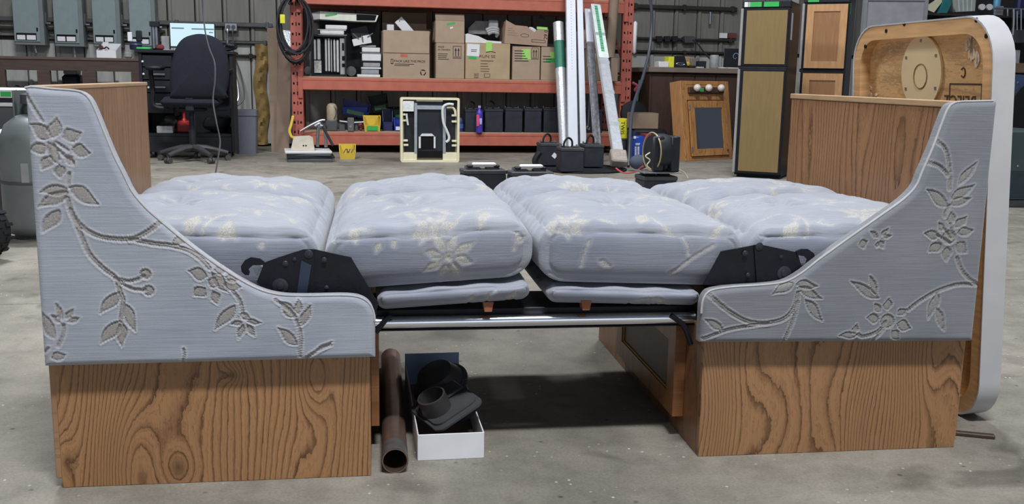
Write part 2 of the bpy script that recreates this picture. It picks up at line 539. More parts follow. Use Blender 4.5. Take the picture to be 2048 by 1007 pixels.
M_BRNWD = mat('dark_brown_lumber', (74, 58, 52), 0.7, var=0.18, sc=5, stretch=(1, 8, 8))
M_WALNUT = mat('walnut_board', (66, 46, 38), 0.55, var=0.2, sc=6, stretch=(8, 8, 1))
M_RED = mat('red_paint', (176, 42, 44), 0.4)
M_FOIL = mat('silver_wrap', (208, 212, 218), 0.32, 0.35, var=0.10, sc=30, bump=0.6, bsc=60)
M_WHITEMET = mat('white_enamel', (226, 230, 240), 0.4, var=0.03)
M_RUBBER = mat('rubber', (30, 31, 34), 0.75, var=0.15)
M_CABLE = mat('cable_jacket', (44, 44, 50), 0.55)

# ------------------------------------------------------------------ the room
WY = 12.0
fl = MB().box(-9, -5, -0.16, 11, WY + 0.3, -0.012).build('floor', M_JOINT, kind='structure', label='grey stained concrete workshop floor')
ys = [-5, 0.9, 3.80, 7.75, WY + 0.25]
for i in range(4):
    MB().box(-9, ys[i] + 0.004, -0.05, 11, ys[i + 1] - 0.004, 0.0, 0.003).build('floor_slab', M_FLOOR, fl)
wl = MB().box(-9, WY + 0.05, 0, 11, WY + 0.2, 6).build('wall_back', M_SEAM, kind='structure', label='ribbed grey metal siding of the workshop back wall')
def siding(z0, z1, m, name):
    first = None
    k = 0
    x = -5.4
    while x < 8.3:
        if first is None:
            w = 0.305
            prof = [(0.006, 0.0), (0.02, -0.02), (0.045, -0.02), (0.06, 0), (w - 0.006, 0), (w - 0.006, 0.05), (0.006, 0.05)]
            mb = MB()
            mb.prism([(x + a, WY + b2, z0) for a, b2 in prof], (0, 0, z1 - z0))
            first = mb.build(name, m, wl)
        else:
            o = first.copy(); o.location = (k * 0.305, 0, 0); COL.objects.link(o)
        k += 1; x += 0.305
siding(1.22, 5.9, M_WALLU, 'siding_panel')
siding(0.03, 1.17, M_WALLL, 'lower_siding_panel')
# girts and conduits along the wall
tn = 0
for (xa, ya, xb, yb, hh, mm) in ((-40, 34, 545, 53, 0.05, M_GREYD), (-40, 51, 330, 66, 0.035, M_SEAM), (80, 78, 540, 84, 0.03, M_GREYD),
                                 (1262, 77, 1470, 80, 0.03, M_SEAM), (1262, 103, 1475, 107, 0.025, M_SEAM), (1262, 14, 1475, 17, 0.05, M_SEAM), (300, 111, 512, 109, 0.03, M_SEAM)):
    tn += 1
    a, b = PX(xa, ya, WY - 0.05), PX(xb, yb, WY - 0.05)
    z = (a.z + b.z) / 2
    mb = MB().box(a.x, WY - 0.06, z - hh / 2, b.x, WY - 0.021, z + hh / 2, 0.008)
    n = int((b.x - a.x) / 1.2) + 1
    for k in range(n + 1):
        xx = a.x + 0.06 + (b.x - a.x - 0.12) * k / n
        mb.box(xx - 0.02, WY - 0.066, z - hh / 2 - 0.012, xx + 0.02, WY - 0.018, z + hh / 2 + 0.012, 0.004)
    mb.build('trim_%d' % tn, mm, kind='structure', label='horizontal conduit strip across the back wall')

# ------------------------------------------------------------------ woven figures
def V2(p): return np.array([p[0], p[1]])
def _leaf(P, p0, p1, w):
    p0, p1 = np.array(p0), np.array(p1)
    L = np.linalg.norm(p1 - p0); u = (p1 - p0) / L
    q = P - p0
    t = (q @ u) / L; s = q @ np.array([-u[1], u[0]])
    tc = np.clip(t, 0, 1)
    hw = 0.5 * w * np.sin(np.pi * tc ** 0.8) ** 1.1
    d = np.abs(s - 0.06 * w * np.sin(2 * np.pi * tc)) - hw
    over = np.maximum(np.maximum(-t, t - 1), 0) * L
    return np.where(over > 0, np.hypot(over, np.abs(s)), d), s
def _stem(P, pts, w):
    Q = np.array([(p.x, p.y) for p in spline([(a[0], a[1], 0) for a in pts], 5)])
    D = np.full(len(P), 1e9); Sg = np.zeros(len(P))
    for i in range(len(Q) - 1):
        a, b = Q[i], Q[i + 1]; ab = b - a
        l2 = max(ab @ ab, 1e-12)
        t = np.clip(((P - a) @ ab) / l2, 0, 1)
        dd = P - (a + t[:, None] * ab)
        d = np.hypot(dd[:, 0], dd[:, 1])
        k = d < D
        D[k] = d[k]
    return D - w / 2, Sg
def figure(P, elems, k=1.0):
    """P (n,2) -> pat 0..1 and relief (+ = proud) in metres"""
    pat = np.zeros(len(P)); rel = np.zeros(len(P)); rm = np.zeros(len(P))
    for e in elems:
        if e[0] == 'leaf':
            pts = np.array([e[1], e[2]]); pad = e[3] + 0.012
        elif e[0] == 'stem':
            pts = np.array(e[1]); pad = e[2] + 0.03
        else:
            pts = np.array([e[1]]); pad = e[2] + 0.02
        lo, hi = pts.min(0) - pad, pts.max(0) + pad
        ix = np.where((P[:, 0] > lo[0]) & (P[:, 0] < hi[0]) & (P[:, 1] > lo[1]) & (P[:, 1] < hi[1]))[0]
        if not len(ix): continue
        q = P[ix]
        if e[0] == 'leaf': d, _ = _leaf(q, e[1], e[2], e[3])
        elif e[0] == 'stem': d, _ = _stem(q, e[1], e[2])
        else: d = np.hypot(q[:, 0] - e[1][0], q[:, 1] - e[1][1]) - e[2]
        d = d + 0.0012 * np.sin(q[:, 0] * 900 + q[:, 1] * 500) * np.sin(q[:, 1] * 700 - q[:, 0] * 300)
        inn = 1 / (1 + np.exp(np.clip(d / (0.0008 * k), -40, 40)))
        edge = np.exp(-((d + 0.0010 * k) / (0.0014 * k)) ** 2)
        rim = np.exp(-((d - 0.0030 * k) / (0.0020 * k)) ** 2)
        pat[ix] = np.maximum(pat[ix], 0.95 * inn); rm[ix] = np.maximum(rm[ix], 0.7 * rim * (1 - inn))
        rel[ix] += 0.0010 * rim * (1 - inn) - 0.0020 * edge - 0.0012 * inn
    return np.clip(pat, 0, 1), np.clip(rm * (1 - pat), 0, 1), np.clip(rel, -0.0034, 0.0018)
def zl(ox, oy, s, x, y): return (ox + x / s, oy + y / s)
def px_elems(spec, cv):
    """spec in photo pixels, cv turns a pixel into cloth coordinates"""
    out = []
    for e in spec:
        if e[0] == 'leaf': out.append(('leaf', cv(e[1]), cv(e[2]), e[3] / 880.0))
        elif e[0] == 'stem': out.append(('stem', [cv(p) for p in e[1]], e[2] / 880.0))
        else: out.append(('blob', cv(e[1]), e[2] / 880.0))
    return out

LF, SM, BB = 'leaf', 'stem', 'blob'
LEFT_FIG = [
    (LF, (106, 276), (113, 236), 24), (LF, (102, 276), (60, 248), 24), (LF, (95, 294), (57, 300), 20), (LF, (102, 312), (84, 340), 19),
    (LF, (119, 330), (121, 356), 19), (LF, (126, 276), (163, 265), 24), (LF, (144, 298), (181, 306), 22), (LF, (131, 312), (150, 331), 13),
    (LF, (96, 284), (118, 330), 18), (SM, [(108, 288), (126, 308), (146, 324)], 4), (SM, [(112, 284), (136, 300)], 4), (SM, [(108, 292), (118, 318)], 4),
    (SM, [(52, 190), (70, 220), (85, 243)], 4), (SM, [(139, 346), (137, 374)], 4),
    (LF, (136, 377), (80, 384), 19), (LF, (136, 383), (76, 414), 21), (LF, (138, 374), (198, 409), 24), (LF, (118, 419), (84, 466), 22),
    (SM, [(134, 396), (143, 425), (160, 450), (188, 469), (222, 477), (265, 477), (297, 462), (320, 444)], 7),
    (SM, [(262, 478), (308, 487), (342, 491), (376, 501), (401, 518), (418, 536)], 7), (LF, (344, 490), (392, 462), 17),
    (SM, [(140, 420), (160, 467), (179, 509), (209, 539), (231, 556), (239, 582), (246, 603), (242, 640)], 7),
    (SM, [(231, 556), (254, 562), (273, 559), (288, 552)], 5), (BB, (291, 548), 9), (SM, [(239, 563), (264, 577), (290, 580)], 5), (BB, (297, 581), 9),
    (LF, (239, 584), (200, 627), 20), (LF, (248, 606), (271, 663), 18), (LF, (240, 641), (202, 687), 22), (LF, (243, 644), (244, 693), 18),
    (LF, (414, 552), (377, 542), 22), (LF, (410, 576), (388, 592), 22), (LF, (427, 582), (435, 609), 16), (LF, (447, 568), (482, 574), 20),
    (LF, (424, 546), (456, 584), 20), (LF, (451, 554), (475, 561), 13), (LF, (416, 560), (438, 572), 18), (LF, (428, 540), (452, 542), 14),
    (SM, [(467, 584), (480, 602), (486, 628)], 5), (LF, (470, 610), (430, 660), 20), (LF, (484, 644), (462, 648), 9), (LF, (495, 642), (521, 645), 10),
    (LF, (486, 648), (477, 678), 11), (LF, (494, 648), (509, 672), 11), (LF, (480, 628), (502, 638), 12),
    (SM, [(551, 599), (584, 626), (600, 663), (600, 712)], 5), (LF, (592, 634), (558, 602), 20), (LF, (595, 690), (556, 655), 18),
    (LF, (603, 652), (620, 610), 15), (LF, (597, 628), (596, 598), 13), (SM, [(612, 716), (640, 698), (660, 690)], 5), (LF, (632, 702), (664, 683), 8),
    (LF, (109, 678), (80, 623), 19), (SM, [(116, 692), (126, 668), (127, 650)], 5), (LF, (124, 640), (112, 607), 10), (LF, (131, 638), (146, 618), 10),
    (LF, (136, 644), (158, 635), 10), (LF, (121, 645), (101, 630), 9), (LF, (103, 716), (131, 709), 16), (SM, [(90, 704), (96, 696)], 4),
    (SM, [(367, 698), (368, 712), (364, 728)], 3),
]
def r4(x, y): return zl(1360, 350, 2.721, x, y)
def w4(w): return w / 2.721
RIGHT_FIG = [
    (SM, [(1871, 278), (1892, 302), (1900, 348), (1899, 378)], 6), (SM, [(1854, 323), (1879, 333), (1896, 350)], 6), (LF, (1917, 370), (1954, 324), 16),
    (SM, [r4(1465, 165), r4(1445, 200), r4(1440, 225)], 5), (LF, r4(1458, 170), r4(1343, 78), 21), (LF, r4(1475, 132), r4(1602, 53), 19), (LF, r4(1470, 162), r4(1582, 124), 17),
    (LF, r4(1475, 268), r4(1476, 198), 17), (LF, r4(1498, 285), r4(1556, 226), 18), (LF, r4(1508, 315), r4(1594, 298), 18), (LF, r4(1506, 368), r4(1556, 424), 22),
    (LF, r4(1452, 390), r4(1450, 470), 19), (LF, r4(1422, 372), r4(1354, 420), 21), (LF, r4(1412, 332), r4(1330, 318), 18), (LF, r4(1432, 302), r4(1408, 258), 12),
    (BB, r4(1462, 338), 14), (SM, [r4(1400, 325), r4(1470, 370)], 4), (SM, [r4(1435, 290), r4(1475, 345)], 4), (SM, [r4(1470, 268), r4(1482, 340)], 4),
    (SM, [r4(1508, 450), r4(1530, 512), r4(1572, 562), r4(1624, 592)], 6), (SM, [r4(1624, 597), r4(1510, 595), r4(1400, 630), r4(1310, 680), r4(1243, 732)], 6),
    (LF, r4(1402, 638), r4(1348, 784), 18), (LF, r4(1394, 722), r4(1437, 848), 15), (LF, r4(1082, 672), r4(928, 578), 18), (LF, r4(1070, 652), r4(1034, 548), 13),
    (LF, r4(1130, 735), r4(1136, 672), 18), (LF, r4(1092, 745), r4(1062, 700), 13), (LF, r4(1085, 782), r4(1018, 778), 20), (LF, r4(1185, 760), r4(1234, 728), 15),
    (LF, r4(1182, 808), r4(1254, 832), 22), (LF, r4(1155, 846), r4(1190, 896), 18), (BB, r4(1130, 795), 14), (SM, [r4(1120, 800), r4(1080, 850), r4(1000, 878), r4(970, 866)], 6),
    (LF, r4(966, 868), r4(866, 874), 14), (LF, r4(948, 864), r4(962, 812), 12), (SM, [r4(1110, 835), r4(1075, 875), r4(1050, 900)], 5),
    (SM, [r4(150, 640), r4(240, 722), r4(350, 790), r4(450, 806), r4(560, 784), r4(620, 722), r4(642, 640)], 7), (SM, [r4(640, 690), r4(610, 800), r4(566, 900)], 5),
    (SM, [r4(130, 890), r4(260, 842), r4(400, 818), r4(480, 808)], 6), (LF, r4(235, 838), r4(136, 786), 15), (LF, r4(632, 592), r4(748, 604), 18), (LF, r4(640, 612), r4(770, 672), 18),
    (LF, r4(682, 678), r4(772, 794), 18), (LF, r4(622, 586), r4(505, 648), 18), (LF, r4(1078, 338), r4(1036, 306), 9), (LF, r4(1098, 332), r4(1134, 292), 9),
    (LF, r4(1108, 338), r4(1150, 330), 8), (LF, r4(1088, 358), r4(1106, 398), 11), (LF, r4(1074, 366), r4(1074, 394), 9), (LF, r4(990, 350), r4(1000, 400), 16),
]
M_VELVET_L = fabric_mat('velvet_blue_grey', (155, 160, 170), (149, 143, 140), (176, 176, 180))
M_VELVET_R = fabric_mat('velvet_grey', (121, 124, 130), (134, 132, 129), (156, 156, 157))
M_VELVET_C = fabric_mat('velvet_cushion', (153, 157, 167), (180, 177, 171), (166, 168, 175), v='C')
M_PIPING = mat('pale_piping', (178, 176, 178), 0.9)

def wing(parent, px_top, bottom, x_end, d0, thick, figs, m, flip):
    """side wing: rounded, upholstered slab whose top edge follows px_top; d0 = depth of its front face"""
    top = [PB(x, y, d0) for x, y in px_top]
    sp_ = spline([(p.x, 0, p.z) for p in top], 8)
    tx, tz = np.array([p.x for p in sp_]), np.array([p.z for p in sp_])
    o = np.argsort(tx, kind='stable'); tx, tz = tx[o], tz[o]
    seg = np.hypot(np.diff(tx), np.diff(tz)); s = np.concatenate([[0], np.cumsum(seg)])
    NC, NR = 400, 260
    si = np.linspace(0, s[-1], NC)
    cx, cz = np.interp(si, s, tx), np.interp(si, s, tz)
    zb = np.interp(cx, [bottom[0][0], bottom[1][0]], [bottom[0][1], bottom[1][1]])
    v = np.linspace(0, 1, NR)
    X = np.repeat(cx[:, None], NR, 1); Z = zb[:, None] + (cz - zb)[:, None] * v[None]
    P = np.stack([X.ravel(), Z.ravel()], 1)
    loop = np.concatenate([np.stack([cx, cz], 1)[::4], [[cx[-1], cz[-1]], [cx[-1], zb[-1]], [cx[0], zb[0]], [cx[0], cz[0]]]])
    D = np.full(len(P), 1e9)
    for i in range(len(loop) - 1):
        a, b = loop[i], loop[i + 1]; ab = b - a; l2 = ab @ ab
        if l2 < 1e-12: continue
        t = np.clip(((P - a) @ ab) / l2, 0, 1); q = P - (a + t[:, None] * ab)
        D = np.minimum(D, np.hypot(q[:, 0], q[:, 1]))
    r = 0.014
    k = np.clip(r - D, 0, r)
    yf = d0 + r - np.sqrt(np.maximum(r * r - k * k, 0))
    elems = px_elems(figs, lambda p: (lambda q: (q.x, q.z))(PB(p[0], p[1], d0)))
    pat, rm, rel = figure(P, elems)
    soft = 0.0016 * np.sin(P[:, 0] * 21 + 1.3 * np.sin(P[:, 1] * 13)) * np.sin(P[:, 1] * 17 + 2)
    yf = yf - rel - soft * np.clip(D / 0.03, 0, 1)
    V = np.stack([P[:, 0], yf, P[:, 1]], 1)
    idx = np.arange(NC * NR).reshape(NC, NR)
    q = np.stack([idx[:-1, :-1], idx[1:, :-1], idx[1:, 1:], idx[:-1, 1:]], -1).reshape(-1, 4)
    bl = np.concatenate([idx[:, 0], idx[-1, 1:], idx[::-1, -1][1:], idx[0, ::-1][1:-1]])
    nb = len(bl)
    back = V[bl].copy(); back[:, 1] = d0 + thick
    V = np.concatenate([V, back])
    j = np.arange(nb) + NC * NR
    side = np.stack([bl, j, np.roll(j, -1), np.roll(bl, -1)], -1)
    faces = q.tolist() + side.tolist() + [j.tolist()]
    A4 = np.array(world_of(parent).inverted() @ MB_)
    V = V @ A4[:3, :3].T + A4[:3, 3]
    me = bpy.data.meshes.new('wing')
    me.from_pydata(V.tolist(), [], faces)
    at = me.attributes.new('pat', 'FLOAT', 'POINT')
    at.data.foreach_set('value', np.concatenate([pat, np.zeros(nb)]).astype(np.float32))
    at = me.attributes.new('rim', 'FLOAT', 'POINT')
    at.data.foreach_set('value', np.concatenate([rm, np.zeros(nb)]).astype(np.float32))
    me.shade_smooth(); me.set_sharp_from_angle(angle=math.radians(70))
    me.materials.append(m)
    ob = bpy.data.objects.new('upholstered_wing', me); ob.parent = parent; COL.objects.link(ob)
    MAT_OF[ob.name] = world_of(parent).copy()
    # piping along the top and end edge
    e = [(cx[i], d0 + 0.008, cz[i] + 0.0005) for i in range(0, NC, 5)]
    MB(MB_).ring(e, 0.0028, 6).build('piping', M_PIPING, ob, smooth=True)
    return ob

# ------------------------------------------------------------------ dinette benches
OAK_L = wood('oak_laminate_left', (164, 121, 82), (74, 42, 22), na=4.6, nb=1.2, rings=23, slope=62, seed=2.0,
             knots=((0.155, 0.02, 0.075, 0.18, 5.0), (0.235, 0.035, 0.035, 0.05, -2.6), (0.35, 0.235, 0.022, 0.02, -2.2), (0.52, 0.225, 0.035, 0.08, 4.0), (0.0, 0.07, 0.03, 0.06, 2.6)))
OAK_R = wood('oak_laminate_right', (158, 117, 80), (70, 39, 20), na=4.6, nb=1.5, rings=27, slope=62, seed=9.0,
             knots=((1.43, 0.245, 0.01, 0.015, -2.0), (1.79, 0.215, 0.03, 0.08, 2.0), (1.44, 0.06, 0.012, 0.012, -1.5)))
OAK_PANEL_L = wood('oak_back_panel', (162, 124, 92), (122, 84, 56), u='Y', v='Z', na=6, nb=0.6, rings=14, slope=34, seed=4.0, contrast=0.75)
OAK_PANEL_R = wood('oak_back_panel_dark', (162, 118, 80), (86, 52, 30), u='Y', v='Z', na=5, nb=0.9, rings=14, slope=34, seed=6.0, contrast=0.9)
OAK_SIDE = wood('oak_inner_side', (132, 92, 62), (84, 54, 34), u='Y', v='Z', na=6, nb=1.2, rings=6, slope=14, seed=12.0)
OAK_TRIM = mat('oak_edge_strip', (184, 150, 112), 0.5, var=0.12, sc=10, stretch=(10, 1, 10))
OAK_DOOR = wood('oak_door_frame', (150, 100, 60), (104, 66, 38), u='Y', v='Z', na=8, nb=1, rings=5, slope=12, seed=15.0)
M_DOORP = mat('dark_door_panel', (92, 74, 62), 0.5, var=0.15, sc=20, stretch=(1, 8, 1))
M_BRASS = mat('brass_bead', (196, 160, 88), 0.4, 0.5)
M_INNER = mat('raw_plywood_inside', (120, 92, 66), 0.8)

bl = T('dinette_bench', 'left dinette bench with blue-grey floral wing and oak laminate base', 'bench', None, M=MB_, group='two facing dinette benches')
def bmb(sm=None): return MB(MB_, sm)
bmb().box(0, 0, 0, 0.638, 0.016, 0.30, 0.0012).build('front_panel', OAK_L, bl)
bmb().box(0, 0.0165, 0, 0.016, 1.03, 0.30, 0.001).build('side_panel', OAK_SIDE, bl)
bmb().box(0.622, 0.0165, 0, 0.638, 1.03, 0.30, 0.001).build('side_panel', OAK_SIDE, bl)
bmb().box(0.0165, 0.0165, 0.285, 0.6215, 1.02, 0.30).box(0.02, 0.05, 0.30, 0.60, 1.0, 0.366).build('seat_box', M_INNER, bl)
pc = PBX(293, 163, 0.012)
bmb().box(-0.012, 0.002, 0.02, 0.012, pc.y, 0.818, 0.002).build('back_panel', OAK_PANEL_L, bl)
bmb().box(-0.014, 0.002, 0.8182, 0.0135, pc.y + 0.004, 0.828, 0.002).build('edge_strip', OAK_TRIM, bl)
LT = [(47, 176), (62, 174), (100, 178), (150, 182), (166, 188), (178, 200), (190, 225), (205, 262), (225, 310), (245, 350), (263, 385), (290, 417), (318, 442), (360, 477), (400, 508), (440, 536), (480, 561), (520, 581), (560, 591), (610, 593), (690, 592), (722, 597), (740, 610), (748, 630), (750, 652)]
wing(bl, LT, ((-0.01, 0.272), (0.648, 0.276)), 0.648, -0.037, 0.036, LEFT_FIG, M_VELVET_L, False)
def door(parent, xf, xb, y0, y1, z0, z1):
    d = bmb().ringprism([(xf, y0, z0), (xf, y1, z0), (xf, y1, z1), (xf, y0, z1)], [(xf, y0 + 0.055, z0 + 0.05), (xf, y1 - 0.055, z0 + 0.05), (xf, y1 - 0.055, z1 - 0.05), (xf, y0 + 0.055, z1 - 0.05)], (xb - xf, 0, 0)).build('cabinet_door', OAK_DOOR, parent, label='oak framed cabinet door with a dark recessed panel')
    s = 1 if xb > xf else -1
    bmb().box(xf + 0.008 * s, y0 + 0.05, z0 + 0.045, xb, y1 - 0.05, z1 - 0.045).build('door_panel', M_DOORP, d)
    e = xf + 0.006 * s
    q = [(e, y0 + 0.057, z0 + 0.052), (e, y1 - 0.057, z0 + 0.052), (e, y1 - 0.057, z1 - 0.052), (e, y0 + 0.057, z1 - 0.052)]
    bmb().ring(q, 0.0028, 5, True).build('bead_moulding', M_BRASS, d)
door(bl, 0.657, 0.639, 0.16, 0.80, 0.055, 0.292)

DR = 0.037
br = T('dinette_bench', 'right dinette bench with grey floral wing and darker oak panel', 'bench', None, M=MB_ @ Matrix.Translation((1.389, DR, 0)), group='two facing dinette benches')
x0r, x1r = 1.389, 2.03
bmb().box(x0r, DR, 0, x1r, DR + 0.016, 0.30, 0.0012).build('front_panel', OAK_R, br)
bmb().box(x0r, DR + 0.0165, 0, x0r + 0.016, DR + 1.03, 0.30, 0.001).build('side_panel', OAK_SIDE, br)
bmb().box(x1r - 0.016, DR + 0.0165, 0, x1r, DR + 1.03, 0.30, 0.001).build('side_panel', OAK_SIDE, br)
bmb().box(x0r + 0.0165, DR + 0.0165, 0.285, x1r - 0.0165, DR + 1.02, 0.30).box(1.44, DR + 0.05, 0.30, 1.995, DR + 1.0, 0.366).build('seat_box', M_INNER, br)
bmb().box(2.012, DR + 0.002, 0.02, 2.034, DR + 1.03, 0.806, 0.002).build('back_panel', OAK_PANEL_R, br)
bmb().box(2.008, DR + 0.002, 0.8062, 2.036, DR + 1.034, 0.822, 0.002).build('edge_strip', OAK_TRIM, br)
RT = [(1405, 628), (1407, 606), (1414, 590), (1428, 581), (1470, 575), (1530, 571), (1572, 565), (1605, 548), (1640, 521), (1700, 478), (1765, 432), (1810, 400), (1836, 373), (1848, 345), (1868, 300), (1885, 255), (1896, 226), (1906, 210), (1922, 204), (1950, 203), (1998, 202)]
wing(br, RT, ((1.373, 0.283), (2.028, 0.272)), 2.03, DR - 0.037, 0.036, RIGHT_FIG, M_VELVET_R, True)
door(br, 1.362, 1.3885, 0.16, 0.72, 0.055, 0.285)

# ------------------------------------------------------------------ cushions
def sten(px, py, zedge, d=0.05):
    """photo pixel -> cloth coordinate (x, t): t<0 on the front boxing, t>0 over the top"""
    q = PB(px, py, d)
    if q.z < zedge: return (q.x, q.z - zedge)
    t = 0.0
    for _ in range(5):
        q = PBZ(px, py, zedge + min(0.035, 0.35 * max(t, 0)))
        t = 0.5 * t + 0.5 * (q.y - d)
    return (q.x, t)
def flower(c, r, rot=0.0, n=8, sq=1.0):
    e = []
    for k in range(n):
        a = rot + 2 * math.pi * k / n
        r1 = r * (1.0 + 0.18 * math.sin(3.1 * k + rot))
        e.append(('leaf', (c[0] + 0.25 * r * math.cos(a), c[1] + 0.25 * r * math.sin(a) * sq), (c[0] + r1 * math.cos(a), c[1] + r1 * math.sin(a) * sq), 0.33 * r))
        if k % 2: e.append(('stem', [(c[0] + 0.3 * r * math.cos(a + .35), c[1] + 0.3 * r * math.sin(a + .35)), (c[0] + 0.62 * r * math.cos(a + .35), c[1] + 0.62 * r * math.sin(a + .35))], 0.0035))
    e.append(('blob', c, 0.2 * r))
    e.append(('stem', [c, (c[0] + 0.4 * r, c[1] - 0.5 * r)], 0.004))
    return e
def sprig(c, L, rot, n=3):
    e = []
    dx, dy = math.cos(rot), math.sin(rot)
    p = lambda t, s=0: (c[0] + dx * L * t - dy * s, c[1] + dy * L * t + dx * s)
    e.append(('stem', [p(0), p(0.35, 0.06 * L), p(0.7, 0.04 * L), p(1.0, -0.03 * L)], 0.005))
    for k in range(n):
        t = 0.25 + 0.3 * k
        sg = 1 if k % 2 else -1
        e.append(('leaf', p(t, 0.03 * L), p(t + 0.22, sg * 0.26 * L), 0.016))
    return e
def cushion(name, label, x0, x1, y0, y1, zb, zt, elems, tilt=0.0, lobe=0.034, crown=0.018, seed=0.0, rx=0.05, ry=0.024, rz_=0.05, dimples=(), group='four floral bed cushions', parent=None, m=None, seam=True, step=0.0036):
    hx, hy, hz = (x1 - x0) / 2, (y1 - y0) / 2, (zt - zb) / 2
    nx, ny, nz = int(2 * hx / step), int(2 * hy / (step * 1.4)), max(4, int(2 * hz / step))
    Ps, Fs, off = [], [], 0
    def grid(a, b, fn, flip):
        nonlocal off
        A, B = np.meshgrid(np.arange(a + 1), np.arange(b + 1), indexing='ij')
        Ps.append(np.stack(fn(A.ravel(), B.ravel()), 1))
        i = (np.arange(a)[:, None] * (b + 1) + np.arange(b)[None]).ravel() + off
        q = np.stack([i, i + b + 1, i + b + 2, i + 1], 1)
        Fs.append(q[:, ::-1] if flip else q)
        off += (a + 1) * (b + 1)
    full = lambda v, k: np.full_like(v, k)
    grid(nx, ny, lambda a, b: (a, b, full(a, nz)), False)
    grid(nx, ny, lambda a, b: (a, b, full(a, 0)), True)
    grid(nx, nz, lambda a, b: (a, full(a, 0), b), False)
    grid(nx, nz, lambda a, b: (a, full(a, ny), b), True)
    grid(ny, nz, lambda a, b: (full(a, 0), a, b), True)
    grid(ny, nz, lambda a, b: (full(a, nx), a, b), False)
    I = np.concatenate(Ps); F = np.concatenate(Fs)
    U, inv = np.unique(I, axis=0, return_inverse=True)
    F = inv.ravel()[F]
    n3 = np.array([nx, ny, nz]); h = np.array([hx, hy, hz])
    Q = (U / n3 * 2 - 1) * h
    ra = np.array([rx, ry, min(rz_, hz * 0.92)])
    inner = np.clip(Q, -(h - ra), h - ra)
    d = (Q - inner) / ra
    ln = np.linalg.norm(d, axis=1, keepdims=True)
    Nn = d / np.maximum(ln, 1e-9)
    P = inner + Nn * ra
    un = U / n3 * 2 - 1
    u, v, w = un[:, 0], un[:, 1], un[:, 2]
    wt = np.clip((w + 0.15) / 1.15, 0, 1) ** 1.5
    base = (1 - np.abs(u) ** 3.0) * (1 - np.abs(v) ** 4)
    groove = np.exp(-(v / 0.10) ** 2) * (1 - 0.25 * np.abs(u))
    P[:, 2] += wt * (crown * base + lobe * (0.6 - 1.5 * groove) * (1 - np.abs(u) ** 4) * (1 - np.abs(v) ** 6))
    # boxing bulges outward; lower front drawn in so it catches less light
    P[:, 1] += 0.016 * np.clip((-v - 0.9) / 0.1, 0, 1) * (0.5 - 0.5 * w) + -0.004 * (v < -0.999) * (1 - u ** 2) * (1 - w ** 2) + 0.01 * (v > 0.999) * (1 - u ** 2)
    P[:, 0] += 0.005 * np.sign(u) * np.clip((np.abs(u) - 0.8) / 0.2, 0, 1) * (1 - np.abs(v) ** 4) * (1 - np.abs(w) ** 2)
    X, Y, Z = P[:, 0] + (x0 + x1) / 2, P[:, 1] + (y0 + y1) / 2, P[:, 2]
    wr = 0.0035 * np.sin(X * 23 + seed + 2 * np.sin(Y * 7)) * np.sin(Y * 11 + seed * 2) + 0.0018 * np.sin(X * 61 + Y * 37 + seed) + 0.0012 * np.sin(X * 17 - Y * 90 + seed)
    Z = Z + wt * wr
    for (dx, dy, dep) in dimples:
        R2 = ((X - dx) / 0.06) ** 2 + ((Y - dy) / 0.06) ** 2
        ang = np.arctan2(Y - dy, X - dx)
        Z = Z - wt * (dep * np.exp(-R2) + 0.005 * np.exp(-R2 / 4) * np.sin(ang * 7 + seed) * np.clip(R2 * 3, 0, 1))
    # puckers at the ends
    Z = Z + 0.0028 * np.sin(Y * 85 + 2 * np.sin(Y * 31) + seed) * np.clip((np.abs(u) - 0.86) / 0.14, 0, 1) * wt
    zm = (zb + zt) / 2
    t = (Y - y0) + np.minimum(Z - hz + 0.008, 0) * 1.0
    t = np.where((v < -0.6) & (w < 0.93), (Z - hz), np.maximum(Y - y0, 0) * 1.0)
    if seam:
        for zs in (hz * 0.80, -hz * 0.86):
            fm = np.exp(-((Z - zs) / 0.0028) ** 2) * (np.abs(Nn[:, 1]) > 0.5) * (v < 0)
            Y = Y + 0.004 * fm
    strokes = []
    if seam and parent is None and zt > 0.5:
        rg_ = random.Random(int(seed * 10) + 3)
        for _ in range(30):
            a_ = rg_.uniform(-0.5, 0.9); c_ = (rg_.uniform(x0 + 0.05, x1 - 0.06), rg_.uniform(0.02, y1 - y0 - 0.08)); l_ = rg_.uniform(0.02, 0.055)
            strokes.append(('leaf', c_, (c_[0] + l_ * math.cos(a_), c_[1] + l_ * math.sin(a_)), rg_.uniform(0.007, 0.013)))
            if rg_.random() < 0.5:
                strokes.append(('leaf', c_, (c_[0] + l_ * 0.8 * math.cos(a_ + 1.1), c_[1] + l_ * 0.8 * math.sin(a_ + 1.1)), 0.008))
    pat, rm, rel = figure(np.stack([X, t], 1), elems + strokes, 1.5)
    rm = rm * 0.35
    if seam: rel = rel - 0.0045 * np.exp(-((np.abs(Nn[:, 1]) - 0.74) / 0.07) ** 2) * (v < 0)
    nrm = Nn
    X = X + nrm[:, 0] * rel * 0.6; Y = Y + nrm[:, 1] * rel * 0.6; Z = Z + nrm[:, 2] * rel * 0.6
    Zw = Z + zm + math.tan(tilt) * (X - (x0 + x1) / 2)
    V = np.stack([X, Y, Zw], 1)
    org = np.array([(x0 + x1) / 2, (y0 + y1) / 2, zb])
    me = bpy.data.meshes.new(name)
    me.from_pydata((V - org).tolist(), [], F.tolist())
    at = me.attributes.new('pat', 'FLOAT', 'POINT'); at.data.foreach_set('value', pat.astype(np.float32))
    at = me.attributes.new('rim', 'FLOAT', 'POINT'); at.data.foreach_set('value', rm.astype(np.float32))
    front_shade = ((np.abs(Nn[:, 1]) > 0.75) & (v < 0)).astype(np.float32) if seam else np.zeros(len(V), np.float32)  # mask of the front faces that get the painted shade
    at = me.attributes.new('front_shade', 'FLOAT', 'POINT'); at.data.foreach_set('value', front_shade)
    me.shade_smooth()
    me.materials.append(m or M_VELVET_C)
